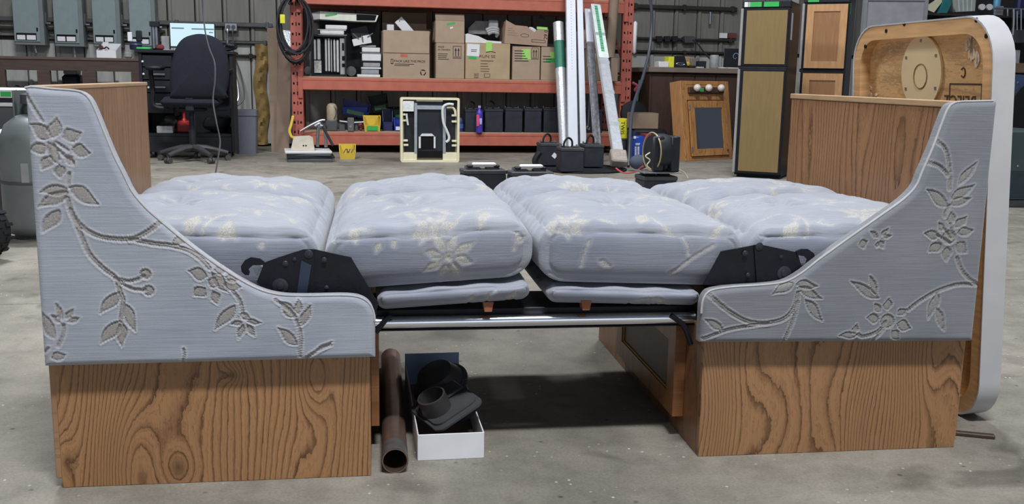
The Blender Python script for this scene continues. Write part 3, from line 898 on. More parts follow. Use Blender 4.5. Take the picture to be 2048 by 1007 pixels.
    o = bpy.data.objects.new(name, me)
    COL.objects.link(o)
    Mw = MB_ @ Matrix.Translation(Vector(org))
    MAT_OF[o.name] = Mw.copy()
    if parent is None:
        o.matrix_world = Mw
        tag(o, label, 'cushion', group)
    return o
def fe(zedge, spec):
    out = []
    for e in spec:
        if e[0] == 'F': out += flower(sten(e[1], e[2], zedge), e[3], e[4] if len(e) > 4 else 0.3)
        elif e[0] == 'S': out += sprig(sten(e[1], e[2], zedge), e[3], e[4])
        elif e[0] == LF: out.append((LF, sten(*e[1], zedge), sten(*e[2], zedge), e[3]))
        elif e[0] == SM: out.append((SM, [sten(p[0], p[1], zedge) for p in e[1]], e[2]))
    return out
Y0C, Y1C = 0.058, 1.0
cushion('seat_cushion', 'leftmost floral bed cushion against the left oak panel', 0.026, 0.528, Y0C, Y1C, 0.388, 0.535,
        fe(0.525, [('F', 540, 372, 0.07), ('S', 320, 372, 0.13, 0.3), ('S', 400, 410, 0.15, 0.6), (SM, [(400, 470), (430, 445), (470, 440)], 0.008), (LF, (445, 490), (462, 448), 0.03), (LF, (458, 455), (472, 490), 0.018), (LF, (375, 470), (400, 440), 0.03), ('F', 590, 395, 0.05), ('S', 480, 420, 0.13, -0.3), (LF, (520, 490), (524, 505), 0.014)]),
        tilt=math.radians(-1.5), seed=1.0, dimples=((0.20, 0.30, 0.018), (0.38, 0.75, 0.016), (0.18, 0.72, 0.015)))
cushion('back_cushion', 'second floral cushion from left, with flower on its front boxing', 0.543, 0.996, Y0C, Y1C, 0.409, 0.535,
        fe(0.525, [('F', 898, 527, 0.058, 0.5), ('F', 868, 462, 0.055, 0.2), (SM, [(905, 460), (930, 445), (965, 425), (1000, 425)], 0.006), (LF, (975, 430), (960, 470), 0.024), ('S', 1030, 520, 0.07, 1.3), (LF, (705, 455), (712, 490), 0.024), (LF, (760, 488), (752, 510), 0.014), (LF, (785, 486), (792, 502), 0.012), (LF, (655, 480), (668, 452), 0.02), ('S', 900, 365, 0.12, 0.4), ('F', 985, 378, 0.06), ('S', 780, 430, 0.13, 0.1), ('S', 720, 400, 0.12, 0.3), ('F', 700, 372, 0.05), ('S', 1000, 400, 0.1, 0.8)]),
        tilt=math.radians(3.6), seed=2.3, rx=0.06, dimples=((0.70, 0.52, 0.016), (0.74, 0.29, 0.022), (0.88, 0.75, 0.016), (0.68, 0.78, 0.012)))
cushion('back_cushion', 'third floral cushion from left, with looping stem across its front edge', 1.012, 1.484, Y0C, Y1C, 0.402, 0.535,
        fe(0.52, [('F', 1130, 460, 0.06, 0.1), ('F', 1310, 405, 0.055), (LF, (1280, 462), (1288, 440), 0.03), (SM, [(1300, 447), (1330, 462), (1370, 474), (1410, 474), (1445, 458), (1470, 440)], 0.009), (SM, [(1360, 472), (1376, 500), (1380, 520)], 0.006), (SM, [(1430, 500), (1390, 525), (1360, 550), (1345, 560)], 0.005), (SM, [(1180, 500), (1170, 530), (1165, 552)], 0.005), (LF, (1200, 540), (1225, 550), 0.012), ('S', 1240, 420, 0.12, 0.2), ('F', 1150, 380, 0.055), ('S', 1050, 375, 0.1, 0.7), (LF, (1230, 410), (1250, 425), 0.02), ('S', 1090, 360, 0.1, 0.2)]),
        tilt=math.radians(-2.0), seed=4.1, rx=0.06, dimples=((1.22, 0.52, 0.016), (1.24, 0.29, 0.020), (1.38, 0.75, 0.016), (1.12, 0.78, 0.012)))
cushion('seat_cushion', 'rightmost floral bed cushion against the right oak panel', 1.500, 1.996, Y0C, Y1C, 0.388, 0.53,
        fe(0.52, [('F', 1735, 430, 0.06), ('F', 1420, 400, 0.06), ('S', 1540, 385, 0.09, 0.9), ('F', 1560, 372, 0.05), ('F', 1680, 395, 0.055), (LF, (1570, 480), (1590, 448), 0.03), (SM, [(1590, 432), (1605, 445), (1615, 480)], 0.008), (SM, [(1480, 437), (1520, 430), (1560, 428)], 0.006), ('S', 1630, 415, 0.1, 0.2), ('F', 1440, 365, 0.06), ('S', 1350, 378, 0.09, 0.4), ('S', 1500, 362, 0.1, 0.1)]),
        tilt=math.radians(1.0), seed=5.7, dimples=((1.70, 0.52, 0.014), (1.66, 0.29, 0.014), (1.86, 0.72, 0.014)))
# padded boards under the two middle cushions, with wooden feet
for nm, lab, xa, xb, fx in (('padded_board', 'floral padded board with a wooden foot under the second cushion', 0.655, 0.992, 0.90), ('padded_board', 'floral padded board with a wooden foot under the third cushion', 1.035, 1.388, 1.124)):
    zt = 0.4 if xa < 1 else 0.392
    o = cushion(nm, lab, xa, xb, 0.064, 0.98, 0.360 if xa < 1 else 0.355, zt, 
                ([(LF, (xa + 0.29, -0.05), (xa + 0.305, -0.012), 0.02), (LF, (xa + 0.2, -0.045), (xa + 0.21, -0.015), 0.012), (SM, [(xa + 0.24, -0.05), (xa + 0.245, -0.02), (xa + 0.26, -0.01)], 0.005)] if xa < 1 else
                 [(SM, [(xa + 0.17, -0.055), (xa + 0.2, -0.03), (xa + 0.23, -0.02)], 0.005), (LF, (xa + 0.235, -0.02), (xa + 0.28, -0.035), 0.016), (LF, (xa + 0.24, -0.03), (xa + 0.26, -0.05), 0.012)]),
                lobe=0.0, crown=0.002, rx=0.02, ry=0.018, rz_=0.018, seed=fx, group='padded boards under the middle cushions', tilt=math.radians(3.4 if xa < 1 else -2.0))
    MB(MB_).prism([(fx - 0.012, 0.085, 0.364), (fx + 0.012, 0.085, 0.364), (fx + 0.008, 0.085, 0.342), (fx - 0.008, 0.085, 0.342)], (0, 0.03, 0)).build('foot', mat('reddish_wood', (150, 92, 62), 0.6), o, label='small reddish wooden foot')

# ------------------------------------------------------------------ chrome rail between the benches
rl = T('support_rail', 'chrome support rail bridging the two benches under the cushions', 'rail', None, M=MB_ @ Matrix.Translation((0.65, 0.1, 0.29)))
bmb(True).ring([(0.640, 0.112, 0.3140), (1.388, 0.112, 0.3140)], 0.0145, 32).build('chrome_tube', M_CHROME, rl)
bmb().box(0.640, 0.104, 0.2962, 1.388, 0.135, 0.2992, 0.001).build('lower_lip', M_BLACKM, rl)
bmb().box(0.640, 0.1265, 0.322, 1.388, 0.30, 0.341, 0.002).build('shelf_plate', M_BLACKM, rl)
for sgn, (pa, pb_, pcx) in ((0, ((781, 628), (768, 643), (752, 664))), (1, ((1342, 630), (1368, 652), (1382, 688)))):
    pts = [PB(*q, 0.095) for q in (pa, pb_, pcx)]
    bmb(True).ring(spline(pts, 5), 0.0062, 8).build('strut', M_BLACKM, rl)

# ------------------------------------------------------------------ folding hinges
def h8(x, y): return (460 + x / 4.378, 470 + y / 4.378)
def h7(x, y): return (1280 + x / 3.938, 340 + y / 3.938)
def plate(par, pts, d, th, name, m=M_BLACKM, lab=None):
    q = [PB(*p, d) for p in pts]
    return bmb().prism(q, (0, th, 0)).build(name, m, par, lab)
def bolt(par, p, r, d, name='bolt', m=None):
    c = PB(*p, d); r = r / 880
    return bmb(45).lathe([(r * 1.15, 0), (r * 1.15, 0.001), (r, 0.0018), (r * 0.55, 0.002), (r * 0.5, 0.0036), (r * 0.2, 0.004)], c, 14, ax=Vector((0, -1, 0))).build(name, m or mat('bolt_dark', (58, 60, 66), .4, .5), par)
def hinge(lab, fn, A_, B_, hook, label_tri, bar, bolts, dd):
    c = PB(*fn(*A_[1]), dd)
    h = T('folding_hinge', lab, 'hinge', None, M=MB_ @ Matrix.Translation((c.x, c.y, c.z)), group='black folding hinges of the bed')
    plate(h, [fn(*p) for p in A_], dd, 0.004, 'hinge_plate')
    plate(h, [fn(*p) for p in B_], dd + 0.005, 0.004, 'hinge_plate')
    plate(h, [fn(*p) for p in hook], dd - 0.003, 0.006, 'hook_lever')
    if label_tri: plate(h, [fn(*p) for p in label_tri], dd + 0.01, 0.001, 'sticker', M_PAPER, 'white sticker')
    if bar: plate(h, [fn(*p) for p in bar], dd - 0.004, 0.0035, 'link_bar', mat('worn_steel_sky_tint', (64, 74, 94), 0.36, 0.6))  # bar's blue is a daylight reflection put into the steel colour
    for (x, y, r) in bolts: bolt(h, fn(x, y), r, dd - 0.0005)
    return h
hinge('black folding hinge left of centre, below the first two cushions', h8,
      [(232, 412), (300, 240), (440, 190), (640, 125), (735, 122), (735, 560), (450, 560), (330, 480)],
      [(700, 122), (740, 124), (1060, 195), (1300, 600), (1275, 690), (1180, 600), (690, 575)],
      [(300, 235), (262, 207), (180, 195), (128, 222), (95, 270), (100, 318), (130, 348), (165, 350), (172, 325), (160, 300), (200, 262), (262, 262), (300, 262)],
      [(195, 285), (290, 258), (240, 362)], [(625, 222), (712, 265), (672, 520), (585, 520)],
      [(485, 250, 5), (690, 165, 7), (825, 215, 4.5), (440, 445, 13), (845, 460, 4), (565, 210, 3.5)], 0.032)
hinge('black folding hinge right of centre, below the last two cushions', h7,
      [(900, 588), (945, 584), (1240, 648), (1285, 800), (1180, 900), (920, 900)],
      [(500, 900), (520, 860), (640, 640), (900, 590), (960, 600), (960, 900)],
      [(1230, 640), (1275, 622), (1325, 622), (1372, 655), (1382, 700), (1370, 735), (1335, 750), (1308, 738), (1322, 705), (1300, 680), (1240, 668)],
      None, None, [(1135, 812, 13), (940, 600, 7), (828, 655, 5), (1110, 682, 3.5), (850, 825, 4)], 0.0415)

# ------------------------------------------------------------------ dinette table top, standing on edge behind the right bench
TB = Vector((2.172, 0.16, 0.0))                       # near lower inner corner in dinette frame
lean = Vector((-0.066, 0, 1)).normalized()
tu = Vector((0, 1, 0)); tv = lean; tw = tu.cross(tv)    # tw points to +x (show side of the table faces away)
MT = MB_ @ (Matrix.Translation(TB) @ Matrix((tu, tv, tw)).transposed().to_4x4())
tt = T('dinette_table_top', 'white-edged table top on its side, raw plywood underside facing left', 'table top', None, M=MT)
def tmb(sm=None): return MB(MT, sm)
TWD, THT, TR = 0.70, 1.03, 0.115
PLY_T = wood('table_plywood', (236, 190, 130), (180, 130, 82), u='Y', v='X', na=5, nb=1.6, rings=4, slope=4, seed=21.0, contrast=0.7, rough=0.5)
PLY_E = mat('table_rim_lumber', (210, 164, 112), 0.6, var=0.2, sc=7, stretch=(1, 10, 1))
o1 = rrect(TWD, THT, TR, 8); 
i1 = [(0.004 + a * (TWD - 0.008) / TWD, 0.004 + b * (THT - 0.008) / THT) for a, b in o1]
tmb(40).ringprism([(a, b, 0) for a, b in o1], [(a, b, 0) for a, b in i1], (0, 0, 0.058)).build('white_edge_band', mat('white_edge_band', (188, 188, 190), 0.5, var=0.04), tt, label='white laminate edge band')
i2 = rrect(TWD - 0.086, THT - 0.086, TR * 0.7, 8, 0.043, 0.043)
tmb(40).ringprism([(a, b, 0.002) for a, b in i1], [(a, b, 0.002) for a, b in i2], (0, 0, 0.032)).build('underside_rim', PLY_E, tt)
tmb().prism([(a, b, 0.034) for a, b in i1], (0, 0, 0.02)).build('core_board', PLY_T, tt)
tmb().prism([(a, b, 0.0545) for a, b in i1], (0, 0, 0.004)).build('laminate_face', mat('white_laminate', (206, 206, 206), 0.4), tt)
def ton(px, py, w):
    """pixel -> table plane coordinates at local w"""
    o = MT @ Vector((0, 0, w)); n = (MT.to_3x3() @ Vector((0, 0, 1)))
    d = ray(px, py); p = EYE + d * ((o - EYE).dot(n) / d.dot(n))
    return MT.inverted() @ p
c = ton(1843, 145, 0.03); e1 = ton(1803, 147, 0.03); e2 = ton(1842, 82, 0.03)
rad = max((e2 - c).length, 0.1)
disc = MB(MT, 40); disc.add([((c.x + rad * math.cos(2 * math.pi * k / 40)), (c.y + rad * math.sin(2 * math.pi * k / 40)), w) for w in (0.0335, 0.027) for k in range(40)],
    [tuple(range(79, 39, -1))] + [(k, (k + 1) % 40, 40 + (k + 1) % 40, 40 + k) for k in range(40)])
dk = disc.build('leg_socket_disc', mat('pale_plywood_disc', (240, 214, 166), 0.55, var=0.06, sc=6), tt, label='pale round mounting disc')
rg = [(c.x + 0.033 * math.cos(a), c.y - 0.01 + 0.033 * math.sin(a), 0.0268) for a in np.linspace(0, 2 * math.pi, 24, endpoint=False)]
MB(MT, True).ring(rg, 0.002, 6, True).build('socket_ring', mat('worn_brown_mark', (158, 126, 86), 0.7), dk)
for k in range(6):
    a = 0.5 + k * math.pi / 3
    q = MB(MT); q.add([(c.x + rad * 0.86 * math.cos(a) + dx, c.y + rad * 0.86 * math.sin(a) + dy, w) for w in (0.0268, 0.0255) for dx, dy in ((-.004, -.004), (.004, -.004), (.004, .004), (-.004, .004))],
        [(3, 2, 1, 0), (7, 6, 5, 4), (0, 1, 5, 4), (1, 2, 6, 5), (2, 3, 7, 6), (3, 0, 4, 7)])
    q.build('screw', M_STEEL, dk)
for (px, py) in ((1730, 93), (1772, 62), (1808, 48), (1952, 40), (1972, 72)):
    q = ton(px, py, 0.001)
    MB(MT).cyl((q.x, q.y, 0.0005), (q.x, q.y, 0.004), 0.006, n=10).build('screw_hole', M_HOLE, tt)
q = ton(1926, 145, 0.033)
MB(MT, True).ring([(q.x + 0.009 * math.cos(a), q.y + 0.012 * math.sin(a), 0.0335) for a in np.linspace(0.6, 5.6, 14)], 0.002, 5).build('knot_mark', M_INKB, tt)
# mirrored stamp
a, b = ton(1899, 166, 0.0335), ton(1960, 166, 0.0335)
st = M_INKB
hh = 0.075
MB(MT).ringprism([(b.x - 0.01, a.y, 0.0338), (a.x, a.y, 0.0338), (a.x, a.y - hh, 0.0338), (b.x - 0.01, a.y - hh, 0.0338)],
                 [(b.x - 0.006, a.y - 0.004, 0.0338), (a.x - 0.004, a.y - 0.004, 0.0338), (a.x - 0.004, a.y - hh + 0.004, 0.0338), (b.x - 0.006, a.y - hh + 0.004, 0.0338)], (0, 0, -0.0008)).build('stamp_frame', st, tt)
q = ton(1918, 198, 0.0335)
ms = MT @ Matrix.Translation((q.x, q.y - 0.002, 0.0334))
# seen from the underside (-w): x axis of the letters runs away from the camera so the stamp reads mirrored
ms = MT @ Matrix(((1, 0, 0, b.x + 0.012), (0, 1, 0, a.y - 0.062), (0, 0, -1, 0.0334), (0, 0, 0, 1)))
text('REJECT', 0.045, ms, st, tt, 'stamp_lettering')
# glue remnants
rr_ = random.Random(3)
mb = MB(MT)
for (px, py, n, sx, sy) in ((1945, 70, 5, 0.012, 0.02), (1938, 95, 6, 0.010, 0.025), (1950, 115, 4, 0.01, 0.02), (1735, 184, 8, 0.012, 0.008), (1752, 188, 5, 0.012, 0.006)):
    for k in range(n):
        q = ton(px + rr_.uniform(-8, 8), py + rr_.uniform(-10, 10), 0.0335)
        pts = [(q.x + sx * rr_.uniform(0.5, 1) * math.cos(t), q.y + sy * rr_.uniform(0.5, 1) * math.sin(t), 0.0338) for t in np.linspace(0, 2 * math.pi, 7, endpoint=False)]
        mb.prism(pts, (0, 0, -0.0022))
mb.build('glue_residue', mat('dried_glue', (222, 200, 168), 0.7), tt, kind='stuff')
sc_ = MB(Matrix.Translation(PZ(1945, 872)) @ Matrix.Rotation(math.radians(-25), 4, 'Z')); sc_.box(-0.05, -0.009, 0, 0.05, 0.009, 0.010, 0.002)
sc_.build('wood_scrap', M_WALNUT, None, 'dark wooden sliver on the floor beneath the table top', 'wood scrap')

# ------------------------------------------------------------------ between the benches: pipe and tray of vents
pn = PZ(791, 950); pf = PZ(775, 726)
PR = 0.0285
tp = T('steel_pipe', 'rusty brown steel pipe lying open-ended beside the left bench', 'pipe', (pn.x, pn.y + 0.01, 0))
ax = Vector((pf.x - pn.x + 0.01, pf.y - pn.y, 0)).normalized()
c0 = Vector((pn.x, pn.y + 0.012, PR)); Lp = 0.80
M_PIPE = mat('brown_steel', (150, 124, 112), 0.34, 0.8, var=0.25, sc=9)
MB(None, 40).lathe([(PR - 0.0025, 0.004), (PR - 0.0025, Lp), (PR, Lp), (PR, 0.0), (PR - 0.0025, 0.0), (PR - 0.0025, 0.004)], c0, 32, ax=ax, cap=False).build('pipe_wall', M_PIPE, tp)
MB(None, 40).lathe([(PR + 0.0006, 0.0), (PR + 0.0006, 0.07), (PR - 0.001, 0.0702), (PR - 0.001, 0)], c0, 32, ax=ax, cap=False).build('worn_end', mat('grey_worn_steel', (120, 116, 114), 0.4, 0.6, var=0.25, sc=40), tp, label='scuffed grey cut end')
MB().lathe([(PR - 0.004, 0.25), (PR - 0.004, 0.252)], c0, 20, ax=ax).build('dark_bore', M_HOLE, tp)

bx0, bx1 = PZ(835, 921), PZ(968, 915)
bz = 0.062
far = PZ(797, 722, 0.07)
TX = (bx1 - bx0); LW = TX.length; ang = math.atan2(TX.y, TX.x)
MTr = Matrix.Translation(bx0) @ Matrix.Rotation(ang, 4, 'Z')
LD = (MTr.inverted() @ far).y
tr = T('cardboard_tray', 'long white cardboard tray holding black plastic vent parts', 'box', None, M=MTr)
tk = 0.003
M_TRAYIN = mat('tray_inside', (118, 104, 92), 0.8)
MB(MTr).box(0, 0, 0, LW, tk, bz, 0.001).build('front_wall', M_PAPER, tr)
MB(MTr).box(0, LD - tk, 0, LW, LD, bz + 0.03, 0.001).build('back_wall', mat('tray_back_daylight_tint', (150, 172, 204), 0.7), tr)  # white card tinted blue: reflected daylight put into the wall colour
MB(MTr).box(0, tk, 0, tk, LD - tk, bz, 0.001).build('side_wall', M_PAPER, tr)
MB(MTr).box(LW - tk, tk, 0, LW, LD - tk, bz, 0.001).build('side_wall', M_PAPER, tr)
MB(MTr).box(tk, tk, 0, LW - tk, LD - tk, 0.003).build('tray_floor', M_TRAYIN, tr)
M_VENT = mat('glossy_black_plastic', (66, 67, 70), 0.34, var=0.2)
def disc_cowl(name, lab, cpos, axis, R, hgt, rin):
    t_ = T(name, lab, 'vent', tuple(cpos), group='black vent parts in the tray')
    MB(None, 35).lathe([(R, 0), (R, 0.006), (R * 0.93, 0.008), (R * 0.93, 0.013), (R * 0.86, 0.015), (R * 0.62, hgt), (R * 0.3, hgt * 1.12), (0.002, hgt * 1.15)], cpos, 36, ax=axis).build('cowl', M_VENT, t_)
    MB(None, 35).lathe([(R * 0.96, -0.004), (R * 0.96, -0.0005)], cpos, 36, ax=axis).build('rim_gasket', M_RUBBER, t_)
    a = axis.normalized(); u = a.orthogonal().normalized()
    for k in range(4):
        q = cpos + a * 0.0085 + (u * math.cos(k * 1.57 + .4) + a.cross(u) * math.sin(k * 1.57 + .4)) * R * 0.95
        MB().cyl(q, q + a * 0.003, 0.004, n=8).build('screw_boss', M_GREYD, t_)
MI = MTr.to_3x3()
def inT(x, y, z): return MTr @ Vector((x, y, z))
disc_cowl('vent_cowl', 'domed black vent cowl tilted at the back of the tray', inT(LW * 0.52, LD * 0.52, 0.082), MI @ Vector((-0.42, -0.34, 0.85)), 0.074, 0.048, 0.05)
# square flange with round collar
vf = T('vent_flange', 'square black vent flange with a round collar at the front of the tray', 'vent', tuple(inT(LW * 0.5, LD * 0.3, 0.05)), group='black vent parts in the tray')
zx = (MI @ Vector((0.84, 0.34, 0.42))).normalized(); za = (MI @ Vector((-0.46, -0.28, 0.84))); za = (za - zx * za.dot(zx)).normalized(); zy = za.cross(zx)
MF = Matrix((zx, zy, za)).transposed().to_4x4(); MF.translation = inT(LW * 0.50, LD * 0.20, 0.088)
fm = MB(MF, 40)
fm.prism([(a, b, 0) for a, b in rrect(0.132, 0.150, 0.02, 5, -0.066, -0.075)], (0, 0, 0.005))
fm.prism([(a, b, 0.005) for a, b in rrect(0.118, 0.118, 0.02, 5, -0.059, -0.059)], (0, 0, 0.005))
fm.build('flange_plate', M_VENT, vf)
MB(MF, 40).lathe([(0.036, 0.0102), (0.034, 0.05), (0.030, 0.051), (0.030, 0.0104)], (-0.025, 0.0, 0), 26, cap=False).build('collar', mat('grey_black_plastic', (58, 56, 56), 0.35), vf)
MB(MF, 40).box(0.01, 0.005, 0.0102, 0.06, 0.055, 0.018, 0.006).build('raised_boss', M_VENT, vf)
MB(MF, 40).lathe([(0.040, -0.03), (0.042, -0.0005)], (0.025, -0.01, 0), 26).build('lower_spigot', M_RUBBER, vf)
# ================================================================== BACK OF THE WORKSHOP
def pbox(mb, x0, y0, x1, y1, Y, dep, zb=None, b=0.004):
    a, c, z0, z1 = rect(x0, y0, x1, y1, Y)
    mb.box(a, Y, z0 if zb is None else zb, c, Y + dep, z1, b)
    return a, c, z0, z1
def solid(name, lab, cat, m, x0, y0, x1, y1, Y, dep, zb=None, b=0.004, group=None):
    mb = MB(); pbox(mb, x0, y0, x1, y1, Y, dep, zb, b)
    return mb.build(name, m, None, lab, cat, group)
def thing_at(name, lab, cat, x0, x1, Y, zb, group=None, yref=200):
    a, c, _, _ = rect(x0, yref, x1, yref, Y)
    return T(name, lab, cat, ((a + c) / 2, Y, zb), 0, group)

# ---------------------------------------------------------------- orange pallet rack
RY, RD = 11.0, 0.85
LX0, LX1, RX0, RX1 = -0.335, -0.212, 3.384, 3.512
rk = T('pallet_rack', 'orange steel pallet rack with punched posts against the back wall', 'rack', ((LX1 + RX0) / 2, RY, 0))
def post(x0, x1, y0):
    mb = MB().box(x0, y0, 0.012, x1, y0 + 0.07, 2.75, 0.004)
    mb.box(x0 - 0.006, y0 - 0.002, 0, x1 + 0.006, y0 + 0.09, 0.012)
    p = mb.build('rack_post', M_ORANGED, rk)
    h = MB()
    z = 0.12
    while z < 2.6:
        for f in (0.20, 0.76):
            xx = x0 + (x1 - x0) * f
            h.box(xx - 0.010, y0 - 0.0015, z - 0.013, xx + 0.010, y0 + 0.003, z + 0.013, 0.003)
        h.box((x0 + x1) / 2 - 0.005, y0 - 0.0015, z - 0.02, (x0 + x1) / 2 + 0.005, y0 + 0.003, z + 0.02)
        z += 0.105
    h.build('punched_holes', M_HOLE, p, kind='stuff')
for a, b in ((LX0, LX1), (RX0, RX1)):
    post(a, b, RY); post(a, b, RY + RD - 0.07)
    br_ = MB()
    for k in range(3):
        z0, z1 = 0.2 + k * 0.75, 0.85 + k * 0.75
        q = [((a + b) / 2, RY + 0.07, z0), ((a + b) / 2, RY + RD - 0.07, z1)]
        br_.ring(q, 0.014, 6)
        br_.ring([((a + b) / 2, RY + 0.07, z0 - 0.03), ((a + b) / 2, RY + RD - 0.07, z0 - 0.03)], 0.014, 6)
    br_.build('cross_brace', M_ORANGED, rk)
for zb, zt in ((0.083, 0.221), (0.684, 0.816), (1.592, 1.728)):
    for y0 in (RY - 0.012, RY + RD - 0.058):
        mb = MB().box(LX1 - 0.02, y0, zb, RX0 + 0.02, y0 + 0.06, zt, 0.006)
        mb.box(LX1 - 0.02, y0 - 0.004, zt - 0.03, RX0 + 0.02, y0 + 0.02, zt - 0.004, 0.004)
        bm_ = mb.build('rack_beam', M_ORANGE, rk)
        for x in (LX1 - 0.055, RX0 + 0.005):
            MB().box(x, y0 - 0.006, zb - 0.09, x + 0.05, y0 + 0.004, zt + 0.06, 0.003).build('beam_bracket', M_ORANGED, bm_)
    MB().box(LX1 + 0.002, RY + 0.002, zt + 0.001, RX0 - 0.002, RY + RD - 0.002, zt + 0.014, 0.001).build('shelf_deck', M_PLY, rk)
SH1, SH2 = 0.2355, 0.8305

# ---------------------------------------------------------------- cartons on the middle shelf
def carton(lab, x0, y0, x1, y1, Y, dep, zb=SH2, m=None, open_top=False, group='cardboard cartons on the rack', tape=True, lean=0.0):
    a, c, _, z1 = rect(x0, y0, x1, y1, Y)
    m = m or M_KRAFT
    t_ = T('cardboard_box', lab, 'box', ((a + c) / 2, Y, zb), 0, group)
    w = 0.005
    if open_top:
        mb = MB()
        mb.box(a, Y, zb, c, Y + w, z1); mb.box(a, Y + dep - w, zb, c, Y + dep, z1)
        mb.box(a, Y + w, zb, a + w, Y + dep - w, z1); mb.box(c - w, Y + w, zb, c, Y + dep - w, z1); mb.box(a + w, Y + w, zb, c - w, Y + dep - w, zb + w)
        mb.build('carton_body', m, t_)
    else:
        MB().box(a, Y, zb, c, Y + dep, z1 - 0.004, 0.004).build('carton_body', m, t_)
        MB().box(a + 0.002, Y + 0.001, z1 - 0.0035, c - 0.002, Y + dep / 2 - 0.003, z1, 0.001).build('top_flap', m, t_)
        MB().box(a + 0.002, Y + dep / 2 + 0.003, z1 - 0.0035, c - 0.002, Y + dep - 0.001, z1, 0.001).build('top_flap', m, t_)
    return t_, a, c, zb, z1, Y
def fit(tb, fx, fz):
    t_, a, c, z0, z1, Y = tb
    return a + (c - a) * fx, z0 + (z1 - z0) * fz
def patch(tb, x0, y0, x1, y1, name, m, lab=None, off=0.0012, thick=0.001, roll=0.0):
    """flat print, tape or paper on the front of a carton, given in photo pixels"""
    t_, Y = tb[0], tb[5]
    a, c, z0, z1 = rect(x0, y0, x1, y1, Y)
    cx, cz = (a + c) / 2, (z0 + z1) / 2
    mb = MB(Matrix.Translation((cx, Y - off, cz)) @ Matrix.Rotation(roll, 4, 'Y'))
    mb.box(a - cx, 0, z0 - cz, c - cx, thick, z1 - cz)
    return mb.build(name, m, t_, lab)
def ptext(tb, s, px, py, hpx, m=None, lab=None, roll=0.0, off=0.0012, wide=1.0):
    Y = tb[5]
    p = PX(px, py, Y); p2 = PX(px, py - hpx, Y)
    sz = (p2.z - p.z) / 0.70
    M = wall_M(p.x, Y - off, p.z, roll) @ Matrix.Diagonal((wide, 1, 1, 1))
    return text(s, sz, M, m or M_INK, tb[0], 'lettering', lab)
def arrows(tb, x0, y0, x1, y1):
    Y = tb[5]; a, c, z0, z1 = rect(x0, y0, x1, y1, Y)
    y = Y - 0.0012
    R_ = lambda p, q, r, s: [(p, y, q), (r, y, q), (r, y, s), (p, y, s)]
    t = (c - a) * 0.06
    mb = MB(); mb.ringprism(R_(a, z0, c, z1), R_(a + t, z0 + t, c - t, z1 - t), (0, 0.001, 0))
    w = c - a; h = z1 - z0
    for f in (0.33, 0.67):
        x = a + w * f
        mb.prism([(x - w * .05, y, z0 + h * .2), (x + w * .05, y, z0 + h * .2), (x + w * .05, y, z0 + h * .62), (x + w * .13, y, z0 + h * .62), (x, y, z0 + h * .88), (x - w * .13, y, z0 + h * .62), (x - w * .05, y, z0 + h * .62)], (0, 0.001, 0))
    mb.box(a + w * .15, y, z0 + h * .1, c - w * .15, y + .001, z0 + h * .15)
    mb.build('this_way_up_mark', M_INK, tb[0])
def lines(tb, x, y, ws, dy, hpx=1.2, m=None):
    for k, w in enumerate(ws):
        patch(tb, x, y + k * dy, x + w, y + k * dy + hpx, 'printed_line', m or M_INK)

bxA = carton('open kraft carton with packing slogan and recycling mark, white plank sticking out', 766, 62, 859, 155, 11.03, 0.42, open_top=True)
t_, a, c, z0, z1, Y = bxA
zm = PX(810, 106, Y).z
MB().box(a + 0.004, Y - 0.009, zm, c - 0.004, Y - 0.002, z1 + 0.005, 0.002).build('front_flap', M_KRAFT, t_, 'front flap hanging down outside')
mb = MB(Matrix.Translation((a, Y + 0.2, z1)) @ Matrix.Rotation(math.radians(-12), 4, 'Y')); mb.box(-0.006, -0.19, -0.19, 0, 0.19, 0.0, 0.001); mb.build('side_flap', M_KRAFT, t_)
mb = MB(Matrix.Translation((c + 0.004, Y + 0.2, z1)) @ Matrix.Rotation(math.radians(9), 4, 'Y')); mb.box(0, -0.19, -0.22, 0.006, 0.19, 0.0, 0.001); mb.build('side_flap', M_KRAFT, t_)
mb = MB(Matrix.Translation((0, Y + 0.42, z1)) @ Matrix.Rotation(math.radians(-8), 4, 'X')); mb.box(a + 0.02, 0, -0.004, c + 0.01, 0.006, PX(810, 24, 11.4).z - z1, 0.001); mb.build('back_flap', M_KRAFTD, t_, 'back flap standing up')
ptext(bxA, 'PACK LIKE THE PROS', 788, 124, 4.6, wide=1.02)
lines(bxA, 789, 127.5, (39, 30), 3)
pz_ = rect(781.5, 118, 786.5, 128, Y)
MB().ringprism([(pz_[0], Y - .0012, pz_[2]), (pz_[1], Y - .0012, pz_[2]), (pz_[1], Y - .0012, pz_[3]), (pz_[0], Y - .0012, pz_[3])],
               [(pz_[0] + .006, Y - .0012, pz_[2] + .01), (pz_[1] - .006, Y - .0012, pz_[2] + .01), (pz_[1] - .006, Y - .0012, pz_[3] - .006), (pz_[0] + .006, Y - .0012, pz_[3] - .006)], (0, .001, 0)).build('pictogram', M_INK, t_)
patch(bxA, 801, 108, 815, 114, 'red_label', mat('faded_red', (186, 96, 78), 0.7))
q = PX(846, 145, Y)
rc = MB()
for k in range(3):
    an = math.radians(90 + 120 * k)
    pts = []
    for s in (-52, -30, 0, 22):
        pts.append((q.x + 0.034 * math.cos(an + math.radians(s)), q.z + 0.034 * math.sin(an + math.radians(s))))
    tip = (q.x + 0.036 * math.cos(an + math.radians(48)), q.z + 0.036 * math.sin(an + math.radians(48)))
    inn = [(q.x + 0.021 * math.cos(an + math.radians(s)), q.z + 0.021 * math.sin(an + math.radians(s))) for s in (22, 0, -30, -48)]
    rc.prism([(x, Y - .0012, z) for x, z in pts + [tip] + inn], (0, 0.001, 0))
rc.build('recycling_mark', M_INK, t_)
